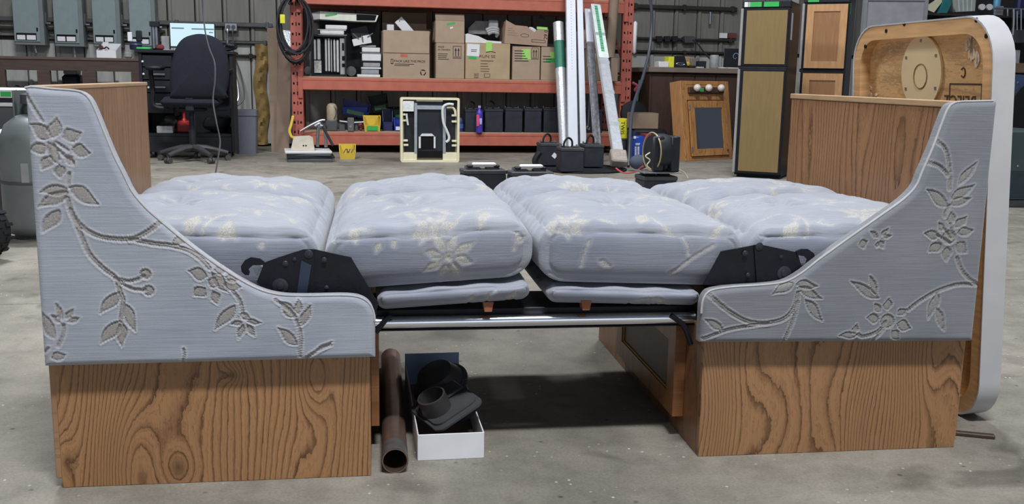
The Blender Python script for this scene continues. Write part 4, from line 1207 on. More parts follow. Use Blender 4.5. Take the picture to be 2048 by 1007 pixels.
# white plank with holes
M_, lu, lv = frame(PX(806, 62, 11.1), PX(830, 62, 11.1), PX(784, 31, 11.12))
Mp = Matrix.Translation(PX(818, 64, 11.15)) @ Matrix.Rotation(math.radians(-42), 4, 'Y')
pk = T('trim_plank', 'white perforated trim plank sticking diagonally out of the open carton', 'plank', None, M=Mp)
MB(Mp).box(-0.05, 0, -0.13, 0.05, 0.012, 0.18, 0.003).build('plank_board', M_WHITE, pk)
MB(Mp).box(-0.005, -0.001, 0.15, 0.005, 0.0, 0.16).build('screw_hole', M_HOLE, pk)
solid('cardboard_sheet', 'dark cardboard sheet behind the open carton', 'cardboard', M_KRAFTD, 776, 22, 865, 60, 11.62, 0.02, zb=SH2)
solid('small_bracket', 'small white bracket in the left corner of the open carton', 'bracket', M_WHITE, 774, 49, 788, 62, 11.12, 0.1, zb=SH2 + 0.006)

bxB = carton('tall kraft carton with two up arrows and an opened upper half', 872, 86, 929, 157, 11.03, 0.40)
bxB2 = carton('square kraft carton with a green tape stripe, on the tall arrowed carton', 871, 41, 929, 85, 11.04, 0.36, zb=bxB[4] + 0.001)
t_, a, c, z0, z1, Y = bxB2
MB(Matrix.Translation((0, Y, z1)) @ Matrix.Rotation(math.radians(-28), 4, 'X')).box(a, 0, 0.0, c, 0.004, 0.085, 0.001).build('raised_flap', M_KRAFTD, t_, 'raised front flap')
patch(bxB2, 894, 45, 910, 49, 'green_tape', M_GRNTAPE, roll=math.radians(-14))
patch(bxB2, 900, 54, 906, 57, 'paper_scrap', M_PAPER, roll=-.3)
ptext(bxB, 'MADE', 876, 95, 3.2); ptext(bxB, 'IN CANADA', 876, 100.5, 3.2)
lines(bxB, 876, 107, (19, 18, 17, 22), 3.6)
arrows(bxB, 906, 92, 922.5, 117)
bxC = carton('wide dented kraft carton with white label, green tape and large print', 931, 86, 1020, 159, 11.02, 0.44, m=mat('kraft_yellowish', (174, 152, 122), 0.85, var=0.08, sc=8))
patch(bxC, 934, 88, 959, 112, 'shipping_label', M_PAPER, roll=.04); patch(bxC, 937, 113, 953, 118, 'green_tape', M_GRNTAPE, roll=.05, off=0.002)
lines(bxC, 942, 99, (12, 11), 3.2, m=M_INKB)
patch(bxC, 972, 84, 984, 103, 'lime_tape', M_LIME)
ptext(bxC, 'RUN SE', 958, 115, 5.6, M_INKB, wide=1.28)
lines(bxC, 961, 121, (26,), 4, 1.4, M_INKB); lines(bxC, 961, 127, (14, 15, 18, 17), 5, 1.2, M_INKB)
q0, q1 = PX(972, 105, bxC[5]), PX(991, 105, bxC[5])
MB(None, True).tube([(q0.x, bxC[5] - .001, q0.z), ((q0.x + q1.x) / 2, bxC[5] - .001, q0.z + 0.014), (q1.x, bxC[5] - .001, q0.z)], 0.004, 5).build('printed_arc', M_INKB, bxC[0])
arrows(bxC, 948, 147, 957, 155.5); patch(bxC, 968, 147, 980, 155, 'print_box', M_INKB); patch(bxC, 969, 148, 979, 154, 'print_box', M_KRAFT, off=0.002)
bxE = carton('small arrowed kraft carton with a lime note, in front of its neighbours', 1025, 93, 1080, 160, 11.02, 0.34)
lines(bxE, 1029, 101, (18, 20, 22, 26, 28), 5, 1.6)
arrows(bxE, 1063, 95, 1077, 119); patch(bxE, 1044, 98, 1061, 119, 'lime_note', M_LIME, roll=-.06)
bxF = carton('kraft carton with lime and green tape, right of the arrowed small carton', 1082, 94, 1132, 160, 11.03, 0.34)
patch(bxF, 1100, 104, 1118, 116, 'lime_tape', M_LIME); patch(bxF, 1092, 117, 1118, 124, 'green_tape', M_GRNTAPE)
lines(bxF, 1086, 112, (16, 17, 15), 5.5, 1.5)
a, c, z0, z1 = rect(1009, 44, 1095, 88, 11.03)
zl_, zr_ = bxC[4] + 0.004, max(bxE[4], bxF[4]) + 0.004
zE = (zl_ + zr_) / 2
Md = Matrix.Translation(((a + c) / 2, 11.03, zE)) @ Matrix.Rotation(math.atan2(zl_ - zr_, c - a), 4, 'Y')
bd = T('cardboard_box', 'torn open kraft carton printed 29 03, on top of the two small cartons', 'box', None, group='cardboard cartons on the rack', M=Md)
hw, hD = (c - a) / 2, z1 - z0 - 0.02
m_ = mat('kraft_pinkish', (164, 138, 120), 0.85, var=0.07, sc=8)
mb = MB(Md)
y = 0
mb.prism([(-hw, 0, 0), (hw, 0, 0), (hw, 0, hD * .86), (hw * .55, 0, hD * .90), (hw * .38, 0, hD * .62), (hw * .28, 0, hD * .70), (hw * .0, 0, hD * .92), (-hw * .55, 0, hD * .93), (-hw * .95, 0, hD * 1.12), (-hw, 0, hD * 1.16)], (0, 0.005, 0))
mb.box(-hw, 0.005, 0, -hw + 0.005, 0.33, hD * 1.1); mb.box(hw - 0.005, 0.005, 0, hw, 0.33, hD * .86); mb.box(-hw, 0.33, 0, hw, 0.335, hD * .9); mb.box(-hw + .005, .005, 0, hw - .005, .33, .005)
mb.build('carton_body', m_, bd)
tD = (bd, -hw, hw, 0, hD, 11.03)
text('29 03', 0.062, Md @ Matrix(((1, 0, 0, hw * 0.98), (0, 0, -1, -0.0012), (0, 1, 0, 0.075), (0, 0, 0, 1))) @ Matrix.Rotation(math.radians(90), 4, 'Z'), M_INK, bd)
mb = MB(Md); mb.ringprism([(hw * .25, -.0012, hD * .16), (hw * .9, -.0012, hD * .16), (hw * .9, -.0012, hD * .30), (hw * .25, -.0012, hD * .30)], [(hw * .27, -.0012, hD * .18), (hw * .88, -.0012, hD * .18), (hw * .88, -.0012, hD * .28), (hw * .27, -.0012, hD * .28)], (0, .001, 0)); mb.build('printed_frame', M_INK, bd)
mb = MB(Md); mb.ringprism([(-.02 + .05 * math.cos(t), -.0012, hD * .46 + .02 * math.sin(t)) for t in np.linspace(0, 6.283, 16, endpoint=False)], [(-.02 + .045 * math.cos(t), -.0012, hD * .46 + .015 * math.sin(t)) for t in np.linspace(0, 6.283, 16, endpoint=False)], (0, .001, 0)); mb.build('hand_hole_print', M_INKB, bd)
for k in range(4):
    MB(Md).box(-hw * .88, -.0012, hD * (.42 + .11 * k), -hw * (.88 - .1 * (4 - k) - .12), -.0002, hD * (.43 + .11 * k)).build('printed_line', M_INKB, bd)
MB(Md).box(hw * .45, -0.004, hD * .82, hw * .95, -0.001, hD * .95, 0.001).build('lime_tape', M_LIME, bd)
def crumple(name, lab, cat, px, py, Y, r, m, sc=(1, 1, 1), seed=1, group=None, zb=None):
    rg_ = random.Random(seed)
    c_ = PX(px, py, Y)
    mb = MB(None, 30); mb.ball((0, 0, 0), 1, 14, 9, sc)
    vs = []
    f = [Vector((rg_.uniform(-4, 4), rg_.uniform(-4, 4), rg_.uniform(-4, 4))) for _ in range(4)]
    for v in mb.v:
        k = 1 + 0.16 * sum(math.sin(v.dot(q) + i) for i, q in enumerate(f)) / 1.3
        vs.append(v * r * k)
    lo = min(v.z for v in vs)
    mb.v = [v + Vector((c_.x, c_.y, c_.z if zb is None else zb - lo)) for v in vs]
    return mb.build(name, m, None, lab, cat, group)
crumple('crumpled_paper', 'crumpled white wrapping poking out of the torn carton', 'paper', 1063, 48, 11.12, 0.045, M_PAPER, (1.3, 1, 0.7), 4, zb=zE + hD * .55)
# grey plastics on the wide carton
zC = bxC[4] + 0.001
def slabs(name, lab, cat, specs, m, group=None):
    t0 = None
    mb = MB(None, 40)
    for (x0, y0, x1, y1, Y, d, b) in specs:
        pbox(mb, x0, y0, x1, y1, Y, d, None, b)
    return mb.build(name, m, None, lab, cat, group)
M_GRAYPL = mat('grey_plastic', (150, 150, 152), 0.5, var=0.15)
mb = MB(None, 35)
a, c, z0, z1 = rect(931, 68, 1003, 84, 11.06)
mb.prism([(a, 11.06, zC), (c, 11.06, zC), (c, 11.06, zC + .02), (a + (c - a) * .6, 11.06, zC + .03), (a + (c - a) * .35, 11.06, zC + .075), (a + .02, 11.06, zC + .10), (a, 11.06, zC + .09)], (0, 0.3, 0))
mb.build('plastic_cover', M_WHITE, None, 'curved white plastic cover on the wide dented carton', 'cover')
zW = zC + 0.165
tg = T('vent_housing', 'grey plastic housing with coiled duct on the wide dented carton', 'housing', tuple(PX(970, 70, 11.2)))
mb = MB(None, 35); a, c, z0, z1 = rect(937, 42, 976, 66, 11.25); mb.prism([(a, 11.25, zW - .06), (c, 11.25, zW - .06), (c, 11.25, z1), (a + .08, 11.25, z1), (a + .03, 11.25, z1 - .05), (a, 11.25, zW)], (0, .2, 0)); mb.build('housing_body', mat('grey_dusty_plastic', (112, 112, 112), 0.6, var=.2), tg)
a, c, z0, z1 = rect(978, 40, 997, 58, 11.15); MB(None, 35).box(a, 11.15, z0, c, 11.3, z1, .01).build('duct_collar', M_GRAYPL, tg)
for k in range(3):
    p0, p1 = PX(972 + 2 * k, 60 + 4 * k, 11.12), PX(996, 58 + 4.5 * k, 11.12)
    MB(None, True).tube([p0, p0.lerp(p1, .5) + Vector((0, 0, .02)), p1, p1 + Vector((-.01, .05, -.03))], .018, 8).build('duct_fold', M_GRAYPL, tg)
MB().prism([PX(1072, 42, 11.2), PX(1094, 40, 11.2), PX(1082, 29, 11.2)], (0, .01, 0)).build('dark_card', M_BLACK, None, 'dark triangular scrap behind the torn carton', 'scrap')

# ---------------------------------------------------------------- left end of the middle shelf
hc = thing_at('heater_core', 'black framed heater core with white vertical tubes on the shelf', 'heater', 615, 694, 11.05, SH2)
a, c, z0, z1 = rect(622, 70, 693, 152, 11.05); z0 = SH2
mb = MB()
y0, y1 = 11.05, 11.25
for q in ((a, z0, a + .02, z1), (c - .02, z0, c, z1), (a + .02, z0, c - .02, z0 + .02), (a + .02, z1 - .02, c - .02, z1)):
    mb.box(q[0], y0, q[1], q[2], y1, q[3], .003)
mb.box(a + .02, y1 - .01, z0 + .02, c - .02, y1, z1 - .02)
mb.build('black_frame', M_BLACK, hc)
M_TUBE = mat('white_tube_metal', (206, 206, 208), 0.35, 0.3)
for (xa, xb, ya, yb) in ((627, 632, 78, 120), (634, 641, 77, 120), (650, 654, 77, 143), (656, 660, 76, 143), (662, 664, 78, 144), (667, 671, 78, 144), (673, 678, 79, 145)):
    q = rect(xa, ya, xb, yb, 11.1); MB().box(q[0], 11.09, q[2], q[1], 11.13, q[3], .008).build('heat_tube', M_TUBE, hc)
q = rect(680, 76, 696, 150, 11.08); MB().box(q[0], 11.07, z0 + .022, q[1] - .03, 11.09, q[3], .003).build('valve_plate', M_GRAYPL, hc)
for (xa, ya, xb, yb) in ((684, 86, 688, 101), (684, 112, 693, 121), (684, 127, 692, 134)):
    q = rect(xa, ya, xb, yb, 11.07); MB().box(q[0], 11.066, q[2], q[1], 11.0695, q[3], .001).build('valve_slot', M_HOLE, hc)
q = rect(628, 121, 643, 146, 11.07); MB().box(q[0], 11.06, q[2], q[1], 11.085, q[3], .004).build('burner_plate', mat("speckled_steel", (186, 186, 180), .5, .3, var=.35, sc=60), hc)
for (xa, xb) in ((612, 621), (697, 708)):
    q = rect(xa, 122, xb, 152, 11.1); MB(None, 40).cyl(((q[0] + q[1]) / 2, 11.12, SH2 + .062), ((q[0] + q[1]) / 2, 11.2, SH2 + .062), (q[1] - q[0]) * .9, n=20).build('side_drum', M_GREYD, hc)
zt_ = z1 + .001
for k, (xa, xb, h_, mm, lb) in enumerate(((636, 694, .006, M_WHITE, 'thin white plate lying on the heater core'), (640, 688, .04, M_WHITE, 'white flat case on the heater core, in the middle of its stack'), (634, 692, .008, M_WHITE, 'wide white lid on the flat case'), (651, 694, .045, M_WHITE, 'thick white case topmost on the heater core'))):
    q = rect(xa, 60, xb, 64, 11.1)
    MB(None, 40).box(q[0], 11.08, zt_, q[1], 11.25, zt_ + h_, .006).build('flat_case', mm, None, lb, 'case', 'white cases stacked on the heater core')
    zt_ += h_ + .003 + (.01 if k in (0, 2) else 0) * 0
mb = MB(None, 30)
A_ = [PX(*p, 11.1) for p in ((640, 22.5), (757, 30), (752, 43.5), (712, 42.5), (640, 38))]
mb.prism(A_, (0, .3, 0)); fx_ = T('rooftop_shroud', 'long off-white plastic shroud with green tape, highest on the shelf', 'shroud', tuple(PX(690, 42, 11.2)))
mb.build('shroud_shell', mat('offwhite_plastic', (212, 214, 204), .5), fx_)
MB().prism([PX(*p, 11.1) for p in ((617, 27), (640, 22.5), (640, 38), (620, 40))], (0, .28, 0)).build('shroud_end', M_GRAYPL, fx_)
MB().prism([PX(*p, 11.0955) for p in ((713, 28.5), (753, 30.5), (750, 41), (713, 40.5))], (0, .004, 0)).build('dark_opening', M_HOLE, fx_)
MB().prism([PX(*p, 11.096) for p in ((650, 29), (674, 26.5), (674, 29.5), (651, 33))], (0, .003, 0)).build('green_tape', M_GRNTAPE, fx_)
# things the shroud rests on at its far side
solid('tall_box', 'dark flat crate standing behind the white shroud', 'crate', M_BLACK, 640, 40, 760, 150, 11.45, .12, zb=SH2)
zz = SH2
rg = random.Random(11)
for k, (xa, xb, h_) in enumerate(((714, 760, .03), (722, 758, .05), (722, 762, .02), (726, 760, .045), (720, 762, .012), (724, 762, .075), (720, 762, .012), (724, 760, .05), (720, 752, .02))):
    q = rect(xa, 100, xb, 110, 11.06)
    mb = MB(None, 40); mb.box(q[0], 11.06, zz, q[1], 11.2, zz + h_, .004)
    mb.build('metal_tray', (M_WHITE, M_STEEL, M_WHITE, M_GRAYPL, M_BLACK)[k % 5] if k % 5 else M_WHITE, None, 'small metal tray in the leaning stack left of the open carton, ' + ('lowest', 'second', 'third', 'fourth', 'fifth', 'sixth', 'seventh', 'eighth', 'topmost')[k] + ' from below', 'tray', 'metal trays in the leaning stack')
    zz += h_ + .004
sw = T('switch_plate', 'tilted white switch plates with levers on top of the tray stack', 'plate', tuple(PX(725, 75, 11.1)))
MB(Matrix.Translation((PX(716, 82, 11.03))) @ Matrix.Rotation(-.25, 4, 'Y')).box(-.06, 0, -.045, .05, .02, .03, .003).build('left_plate', M_WHITE, sw)
MB(Matrix.Translation((PX(733, 79, 11.03))) @ Matrix.Rotation(-.2, 4, 'Y')).box(-.05, 0, -.045, .05, .02, .045, .003).build('right_plate', M_WHITE, sw)
for (pa, pb_) in (((718, 78), (706, 67)), ((726, 84), (724, 71)), ((735, 74), (746, 66))):
    MB().ring([PX(*pa, 11.026), PX(*pb_, 11.01)], .006, 6).build('lever', M_STEEL, sw)
MB(Matrix.Translation((PX(722, 70, 11.24))) @ Matrix.Rotation(-.25, 4, 'Y')).box(-.10, 0, -.09, .09, .01, .09, .003).build('black_card', M_BLACK, None, 'tilted black card behind the switch plates', 'card')

# ---------------------------------------------------------------- lower shelf, left half
def bin_(lab, x0, y0, x1, y1, Y, dep, zb, m, card=None, roll=0.0, group='plastic parts bins', inside=None):
    a, c, z0, z1 = rect(x0, y0, x1, y1, Y)
    w, h = (c - a) / 2, z1 - z0
    M = Matrix.Translation(((a + c) / 2, Y, zb if zb is not None else z0)) @ Matrix.Rotation(roll, 4, 'Y')
    t_ = T('parts_bin', lab, 'bin', None, group=group, M=M)
    mb = MB(M); k = .006
    mb.prism([(-w * .86, 0, 0), (w * .86, 0, 0), (w * .93, -0.01, h * .42), (-w * .93, -0.01, h * .42)], (0, k, 0))
    for s in (-1, 1):
        mb.prism([(s * w * .86, k, 0), (s * w * .86, dep, 0), (s * w, dep, h), (s * w, dep * .3, h), (s * w * .95, k, h * .45)], (-s * k, 0, 0))
    mb.box(-w * .86, dep - k, 0, w * .86, dep, h); mb.box(-w * .86, k, 0, w * .86, dep - k, k)
    mb.box(-w, dep * .3, h - .008, -w + .014, dep, h + .003); mb.box(w - .014, dep * .3, h - .008, w, dep, h + .003)
    mb.build('bin_shell', m, t_)
    if card:
        cc = MB(M); cc.box(-w * .62, -.013, h * .09, w * .62, -.011, h * .36); cc.build('label_card', card, t_)
    if inside:
        rg_ = random.Random(5)
        for i in range(5):
            p = Vector((rg_.uniform(-w * .5, w * .5), .02 + .03 * rg_.random(), h * .42))
            MB(M, True).ring([p, p + Vector((rg_.uniform(-.03, .03), 0, h * .3))], .006, 6).build('metal_part', inside, t_)
    return t_
bin_('yellow parts bin with a green card on the lower rack shelf', 727, 231, 762, 262, 11.0, .2, SH1, M_YEL, M_GRNTAPE)
bin_('yellow parts bin holding metal fittings on the floor under the rack', 678, 290, 712, 318, 10.16, .2, 0, M_YEL, None, inside=M_STEEL)
bin_('tilted blue parts bin with a dark green card behind the motor', 681, 203, 737, 232, 11.3, .2, None, M_BLUEP, mat('sage_card', (92, 142, 104), .7), roll=math.radians(12))
bin_('blue parts bin right of the yellow shelf bin', 765, 218, 786, 261, 11.15, .2, SH1, M_NAVY, None)
bin_('blue parts bin half hidden by the cream furnace frame', 788, 236, 806, 262, 11.1, .2, SH1, M_BLUEP, M_PAPER)
bin_('dark green tilted parts bin high on the lower shelf', 743, 190, 780, 222, 11.52, .2, None, M_GREENP, mat('mint_card', (116, 168, 128), .7), roll=math.radians(-10))
bin_('dark green parts bin beside the cream furnace frame', 787, 214, 806, 238, 11.36, .2, None, M_GREENP, M_GRNTAPE)
solid('bin_crate', 'dark navy crate under the tilted bins', 'crate', mat('dark_navy', (28, 32, 52), .6), 690, 238, 722, 262, 11.31, .25, zb=SH1)
solid('bin_crate', 'dark crate under the green bins', 'crate', mat('dark_slate', (34, 38, 46), .6), 741, 228, 780, 262, 11.53, .2, zb=SH1)
solid('bin_crate', 'dark tall crate behind the blue bins', 'crate', mat('dark_slate2', (30, 33, 44), .6), 764, 214, 806, 262, 11.75, .05, zb=SH1)
solid('bin_crate', 'small dark crate under the green bin beside the cream frame', 'crate', mat('dark_slate', (34, 38, 46), .6), 787, 240, 806, 262, 11.37, .2, zb=SH1)
mo = thing_at('pump_motor', 'tan cylindrical pump motor on a grey box on the lower shelf', 'motor', 650, 676, 11.0, SH1)
a, c, z0, z1 = rect(651, 241, 675, 262, 11.0); MB(None, 40).box(a, 11.0, SH1, c, 11.15, z1, .01).build('motor_base', M_GREYD, mo)
q = PX(664, 241, 11.07); qt = PX(663, 209, 11.07)
MB(None, 40).lathe([(.055, 0), (.058, .02), (.058, qt.z - q.z - .03), (.045, qt.z - q.z), (.02, qt.z - q.z + .012)], (q.x, 11.07, z1), 20).build('motor_can', mat('tan_enamel', (170, 156, 132), .5, var=.15), mo)
MB(None, True).tube([PX(664, 211, 11.03), PX(671, 216, 11.02), PX(673, 226, 11.02), PX(668, 238, 11.02)], .006, 6).build('motor_lead', M_GREYD, mo)
vs = thing_at('lock_fixture', 'grey metal latch block with a rod on the lower shelf', 'latch', 672, 727, 10.99, SH1)
a, c, z0, z1 = rect(695, 235, 708, 262, 10.99); MB(None, 40).box(a, 10.99, SH1, c, 11.03, z1, .006).build('latch_block', mat('dull_grey', (104, 106, 102), .5, .2), vs)
MB(None, 40).cyl(PX(701, 253, 10.985), PX(701, 253, 10.985) + Vector((0, .006, 0)), .014, n=12).build('latch_button', M_STEEL, vs)
MB(None, True).ring([PX(679, 242, 11.02), PX(695, 244, 11.02)], .012, 8).build('rod', M_STEEL, vs)
MB(None, True).ring([PX(708, 245, 11.02), PX(727, 244, 11.02)], .012, 8).build('rod', M_STEEL, vs)
for xa, xb in ((678, 690), (709, 716)):
    a, c, z0, z1 = rect(xa, 247, xb, 262, 11.03); MB().box(a, 11.03, SH1, c, 11.08, z1, .004).build('latch_leg', M_GREYD, vs)
solid('red_canister', 'small red canister left of the yellow shelf bin', 'canister', mat('dusty_red', (150, 74, 80), .6), 717, 246, 726, 262, 11.06, .08, zb=SH1, b=.02)

# faucet spouts leaning on the shelf, panels and box on the floor
for k, (pts, lb) in enumerate(((((601, 262), (622, 250), (641, 241), (650, 240)), 'bent steel spout lying along the lower shelf edge'),
                               (((635, 293), (636, 262), (640, 247), (630, 252)), 'upright steel faucet spout on the floor panels, left of the pair'),
                               (((652, 294), (651, 268), (647, 255), (640, 250)), 'upright curved faucet spout on the floor panels, right of the pair'))):
    Yk = (10.93, 10.02, 9.92)[k]
    MB(None, True).tube([PX(x, y, Yk) for x, y in pts], .017 if k else .014, 8).build('faucet_spout', M_STEEL, None, lb, 'faucet', 'steel faucet spouts')
MB(None, True).ring([PX(645, 252, 9.84), PX(666, 291, 9.80)], .013, 6).build('black_rod', M_BLACK, None, 'black rod leaning from the faucet spouts to the floor', 'rod')
fp0 = PZ(572, 326); zz = 0.0
for k, (xa, xb, h_, mm, lb, rr) in enumerate(((575, 664, .035, M_GREYD, 'dark panel lowest in the floor stack by the rack post', .00), (572, 668, .022, M_BLACK, 'dark panel second from below in the floor stack', .02), (576, 664, .022, M_GREYD, 'grey panel third from below in the floor stack', -.02), (568, 662, .024, M_WHITE, 'white-edged panel topmost in the floor stack', .03))):
    q = rect(xa, 318, xb, 320, 9.8)
    M = Matrix.Translation(((q[0] + q[1]) / 2, 9.98, zz)) @ Matrix.Rotation(rr * 2, 4, 'Z')
    hw = (q[1] - q[0]) / 2
    MB(M).box(-hw, -.2, 0, hw, .2, h_, .004).build('stacked_sheet', mm, None, lb, 'panel', 'flat panels stacked on the floor')
    zz += h_ + .002
tb_ = thing_at('speaker_box', 'small tan box with two holes on the floor panel stack', 'box', 580, 630, 9.85, zz)
a, c, z0, z1 = rect(581, 275, 629, 303, 9.85)
MB(None, 30).prism([(a, 9.85, zz), (c, 9.85, zz), (c - .015, 9.85, zz + z1 - z0 - .02), (c - .05, 9.85, zz + z1 - z0), (a + .03, 9.85, zz + z1 - z0 - .01)], (0, .18, 0)).build('box_shell', mat('beige_plastic', (204, 196, 178), .6), tb_)
for xa in (607, 612):
    q = PX(xa, 291, 9.848); MB().cyl((q.x, 9.848, q.z), (q.x, 9.8495, q.z), .008, n=8).build('hole', M_HOLE, tb_)
MB(None, True).tube([PX(586, 232, 10.96), PX(582, 250, 10.9), PX(579, 262, 10.85), PX(583, 273, 10.8), PX(588, 275, 10.8)], .016, 7).build('yellow_strap', M_YEL, None, 'yellow plastic handle behind the tan box', 'handle')
# ---------------------------------------------------------------- batteries
M_BATT = mat('battery_case', (46, 50, 58), 0.5, var=0.22, sc=9)
M_BATTL = mat('battery_lid', (60, 62, 66), 0.6, var=0.3, sc=14)
def battery(lab, M, w, d, h, handle='strap', group=None, dusty=True, hcol=None):
    """M at the middle of the front lower edge"""
    t_ = T('car_battery', lab, 'battery', None, group=group, M=M)
    MB(M).box(-w / 2, 0.003, 0, w / 2, d - 0.003, h - 0.03, .005).build('battery_case', M_BATT, t_)
    MB(M).box(-w / 2 - .004, 0, h - .0295, w / 2 + .004, d, h, .005).build('battery_lid', M_BATTL if dusty else M_BATT, t_)
    mb = MB(M)
    for s in (-1, 1):
        mb.box(s * w * .22 - w * .16, d * .32, h + .0005, s * w * .22 + w * .16, d * .68, h + .012, .004)
    mb.build('vent_cap', M_BATTL, t_)
    for s in (-1, 1):
        MB(M, 40).cyl((s * w * .38, d * .8, h + .0005), (s * w * .38, d * .8, h + .022), .009, .008, 12).build('terminal_post', M_STEEL, t_)
    if handle == 'strap':
        MB(M, True).tube([(-w * .34, d * .35, h), (-w * .30, d * .38, h + .05), (-w * .12, d * .45, h + .085), (w * .08, d * .55, h + .06), (w * .12, d * .6, h)], .010, 6).build('carry_handle', M_RUBBER, t_)
    elif handle == 'fold':
        mb = MB(M, 40); mb.box(-w * .26, d * .28, h + .022, w * .30, d * .62, h + .045, .008)
        mb.build('white_handle', M_PAPER, t_, 'white folded carrying handle')
        mb = MB(M, 40)
        for s in (-1, 1): mb.box(s * w * .32 - .02, d * .3, h + .013, s * w * .32 + .02, d * .6, h + .03, .006)
        mb.build('handle_clip', M_BLACK, t_)
    return t_
LB = 'dark batteries in a row on the lower rack shelf'
for (xa, xb, yt, lb, hd) in ((930, 967, 219, 'dark battery behind the purple bottle, leftmost in the shelf row', 'strap'), (969, 1007, 218, 'dark battery right of the purple bottle in the shelf row', 'strap'),
                             (1010, 1046, 217, 'dark battery third from left in the shelf row', None), (1049, 1084, 217, 'dark battery fourth from left in the shelf row', None),
                             (1087, 1124, 217, 'dark battery just left of the white posts on the shelf', None), (1173, 1206, 219, 'dark battery between the white posts and the silver carton on the shelf', None)):
    a, c, z0, z1 = rect(xa, yt, xb, 262, 11.02)
    battery(lb, Matrix.Translation(((a + c) / 2, 11.02, SH1)), c - a - .01, .20, z1 - SH1, hd, LB, False)
FB = 'used batteries standing on the black mat'
tray = PZ(1165, 342)
MB(None, 40).lathe([(0.42, 0), (0.45, .004), (0.45, .016), (0.43, .018), (0.42, .008)], (tray.x + .02, tray.y + .18, 0), 40).build('round_mat', M_RUBBER, None, 'round black rubber mat on the floor under the used batteries', 'mat')
for (xa, xb, yf, lb, dd) in ((1123, 1167, 343, 'used battery with a dark strap handle, nearest on the black mat', 0.0), (1082, 1122, 331, 'used battery with a white diamond sticker, left on the black mat', 0), (1170, 1207, 334, 'used battery under the leaning silver carton, right on the black mat', 0)):
    g = PZ((xa + xb) / 2, yf, .019)
    a, c, _, _ = rect(xa, yf - 20, xb, yf, g.y)
    t_ = battery(lb, Matrix.Translation((g.x, g.y, .0185)), c - a, .22, .215, 'strap', FB)
    if xa == 1082:
        p = PX(1109, 311, g.y)
        MB(Matrix.Translation((p.x, g.y - .001, p.z)) @ Matrix.Rotation(.7, 4, 'Y')).box(-.022, 0, -.022, .022, .0015, .022).build('diamond_sticker', M_PAPER, t_)
bb = PZ(1082, 345); MB(None, True).tube([PX(1074, 332, 8.9), PX(1070, 322, 8.9), PX(1074, 312, 8.9), PX(1080, 304, 8.9)], .03, 8).build('black_boot', M_BLACK, None, 'dark rubber boot left of the used batteries', 'boot')
NB = 'big batteries right behind the cushions'
for (xa, xb, yf, lb) in ((923, 1018, 340, 'big dark battery with a white handle behind the second cushion'), (1020, 1112, 344, 'big dark battery with a white handle behind the third cushion')):
    g = PZ((xa + xb) / 2, yf, .22)
    a, c, _, _ = rect(xa, yf - 2, xb, yf + 2, g.y)
    battery(lb, Matrix.Translation((g.x, g.y, 0)) @ Matrix.Rotation(math.radians(1.5), 4, 'Z'), c - a - .035, .18, .22, 'fold', NB)

# purple jug and blue bottle on the shelf
jg = thing_at('fluid_bottle', 'purple and pink fluid bottle in front of the shelf batteries', 'bottle', 952, 966, 10.97, SH1 - .0)
q0, q1, z0, z1 = rect(952, 212, 966, 250, 10.97)
cx = (q0 + q1) / 2; r = (q1 - q0) / 2
jz = SH1
MB(None, 40).lathe([(r * .95, 0), (r, .01), (r, .20), (r * .9, .23), (r * .38, .26), (r * .38, .275)], (cx, 10.975 + .0, jz), 16).build('bottle_body', mat('violet_plastic', (74, 60, 176), .35), jg)
MB(None, 40).box(cx - r * .98, 10.97 - r * 1.0, jz + .07, cx - r * .2, 10.97 - r * .6, jz + .20, .004).build('pink_label', mat('pink_label', (226, 84, 116), .5), jg)
MB(None, 40).box(cx - r * .15, 10.97 - r * 1.02, jz + .09, cx + r * .6, 10.97 - r * .8, jz + .16, .004).build('white_label', mat('lilac_label', (176, 176, 226), .5), jg)
MB(None, 40).cyl((cx, 10.975, jz + .2755), (cx, 10.975, jz + .30), r * .42, n=12).build('bottle_cap', mat('lilac_cap', (180, 160, 200), .5), jg)
bt = T('spray_bottle', 'small dark blue bottle left of the shelf batteries', 'bottle', tuple(PX(921, 262, 11.1)))
q = PX(921, 262, 11.1)
MB(None, 40).lathe([(.035, 0), (.037, .1), (.03, .14), (.015, .16)], (q.x, 11.1, SH1), 14).build('bottle_body', M_NAVY, bt)
MB(None, 40).lathe([(.0375, .04), (.0375, .09)], (q.x, 11.1, SH1), 14, cap=False).build('bottle_label', mat('blue_label', (66, 96, 160), .5), bt)

# ---------------------------------------------------------------- cream furnace cover
FY = 9.80
a, c, z0, z1 = rect(801, 195, 919, 325, FY); z0 = 0.0
fc = T('furnace_cover', 'cream furnace access cover with silver brackets leaning before the rack', 'cover', ((a + c) / 2, FY, 0))
def rr_pts(x0, z0, x1, z1, r, y): return [(x, y, z) for x, z in rrect(x1 - x0, z1 - z0, r, 4, x0, z0)]
MB(None, 40).ringprism(rr_pts(a, 0, c, z1, .02, FY), rr_pts(a + .022, .022, c - .022, z1 - .022, .012, FY), (0, .09, 0)).build('cover_rim', M_CREAM, fc)
MB().box(a + .02, FY + .07, .02, c - .02, FY + .088, z1 - .02).build('cover_back', M_CREAM, fc)
def fpx(x0, y0, x1, y1, name, m, y, d, b=.002, lab=None):
    q = rect(x0, y0, x1, y1, FY); MB(None, 40).box(q[0], FY + y, max(q[2], .01), q[1], FY + y + d, q[3], b).build(name, m, fc, lab)
M_GALV = mat('galvanized', (168, 176, 184), .4, .5, var=.12, sc=20)
fpx(809, 213, 829, 304, 'left_recess', M_BLACK, .05, .019)
fpx(892, 220, 912, 304, 'right_recess', M_BLACK, .05, .019)
fpx(886, 197, 915, 218, 'corner_recess', M_BLACK, .045, .02)
fpx(803, 197, 833, 226, 'grey_corner', mat('olive_grey', (122, 112, 92), .6), .05, .019)
fpx(834, 203, 886, 316, 'dark_panel', mat('blue_black_panel', (40, 44, 52), .45, var=.2, sc=4), .03, .03)
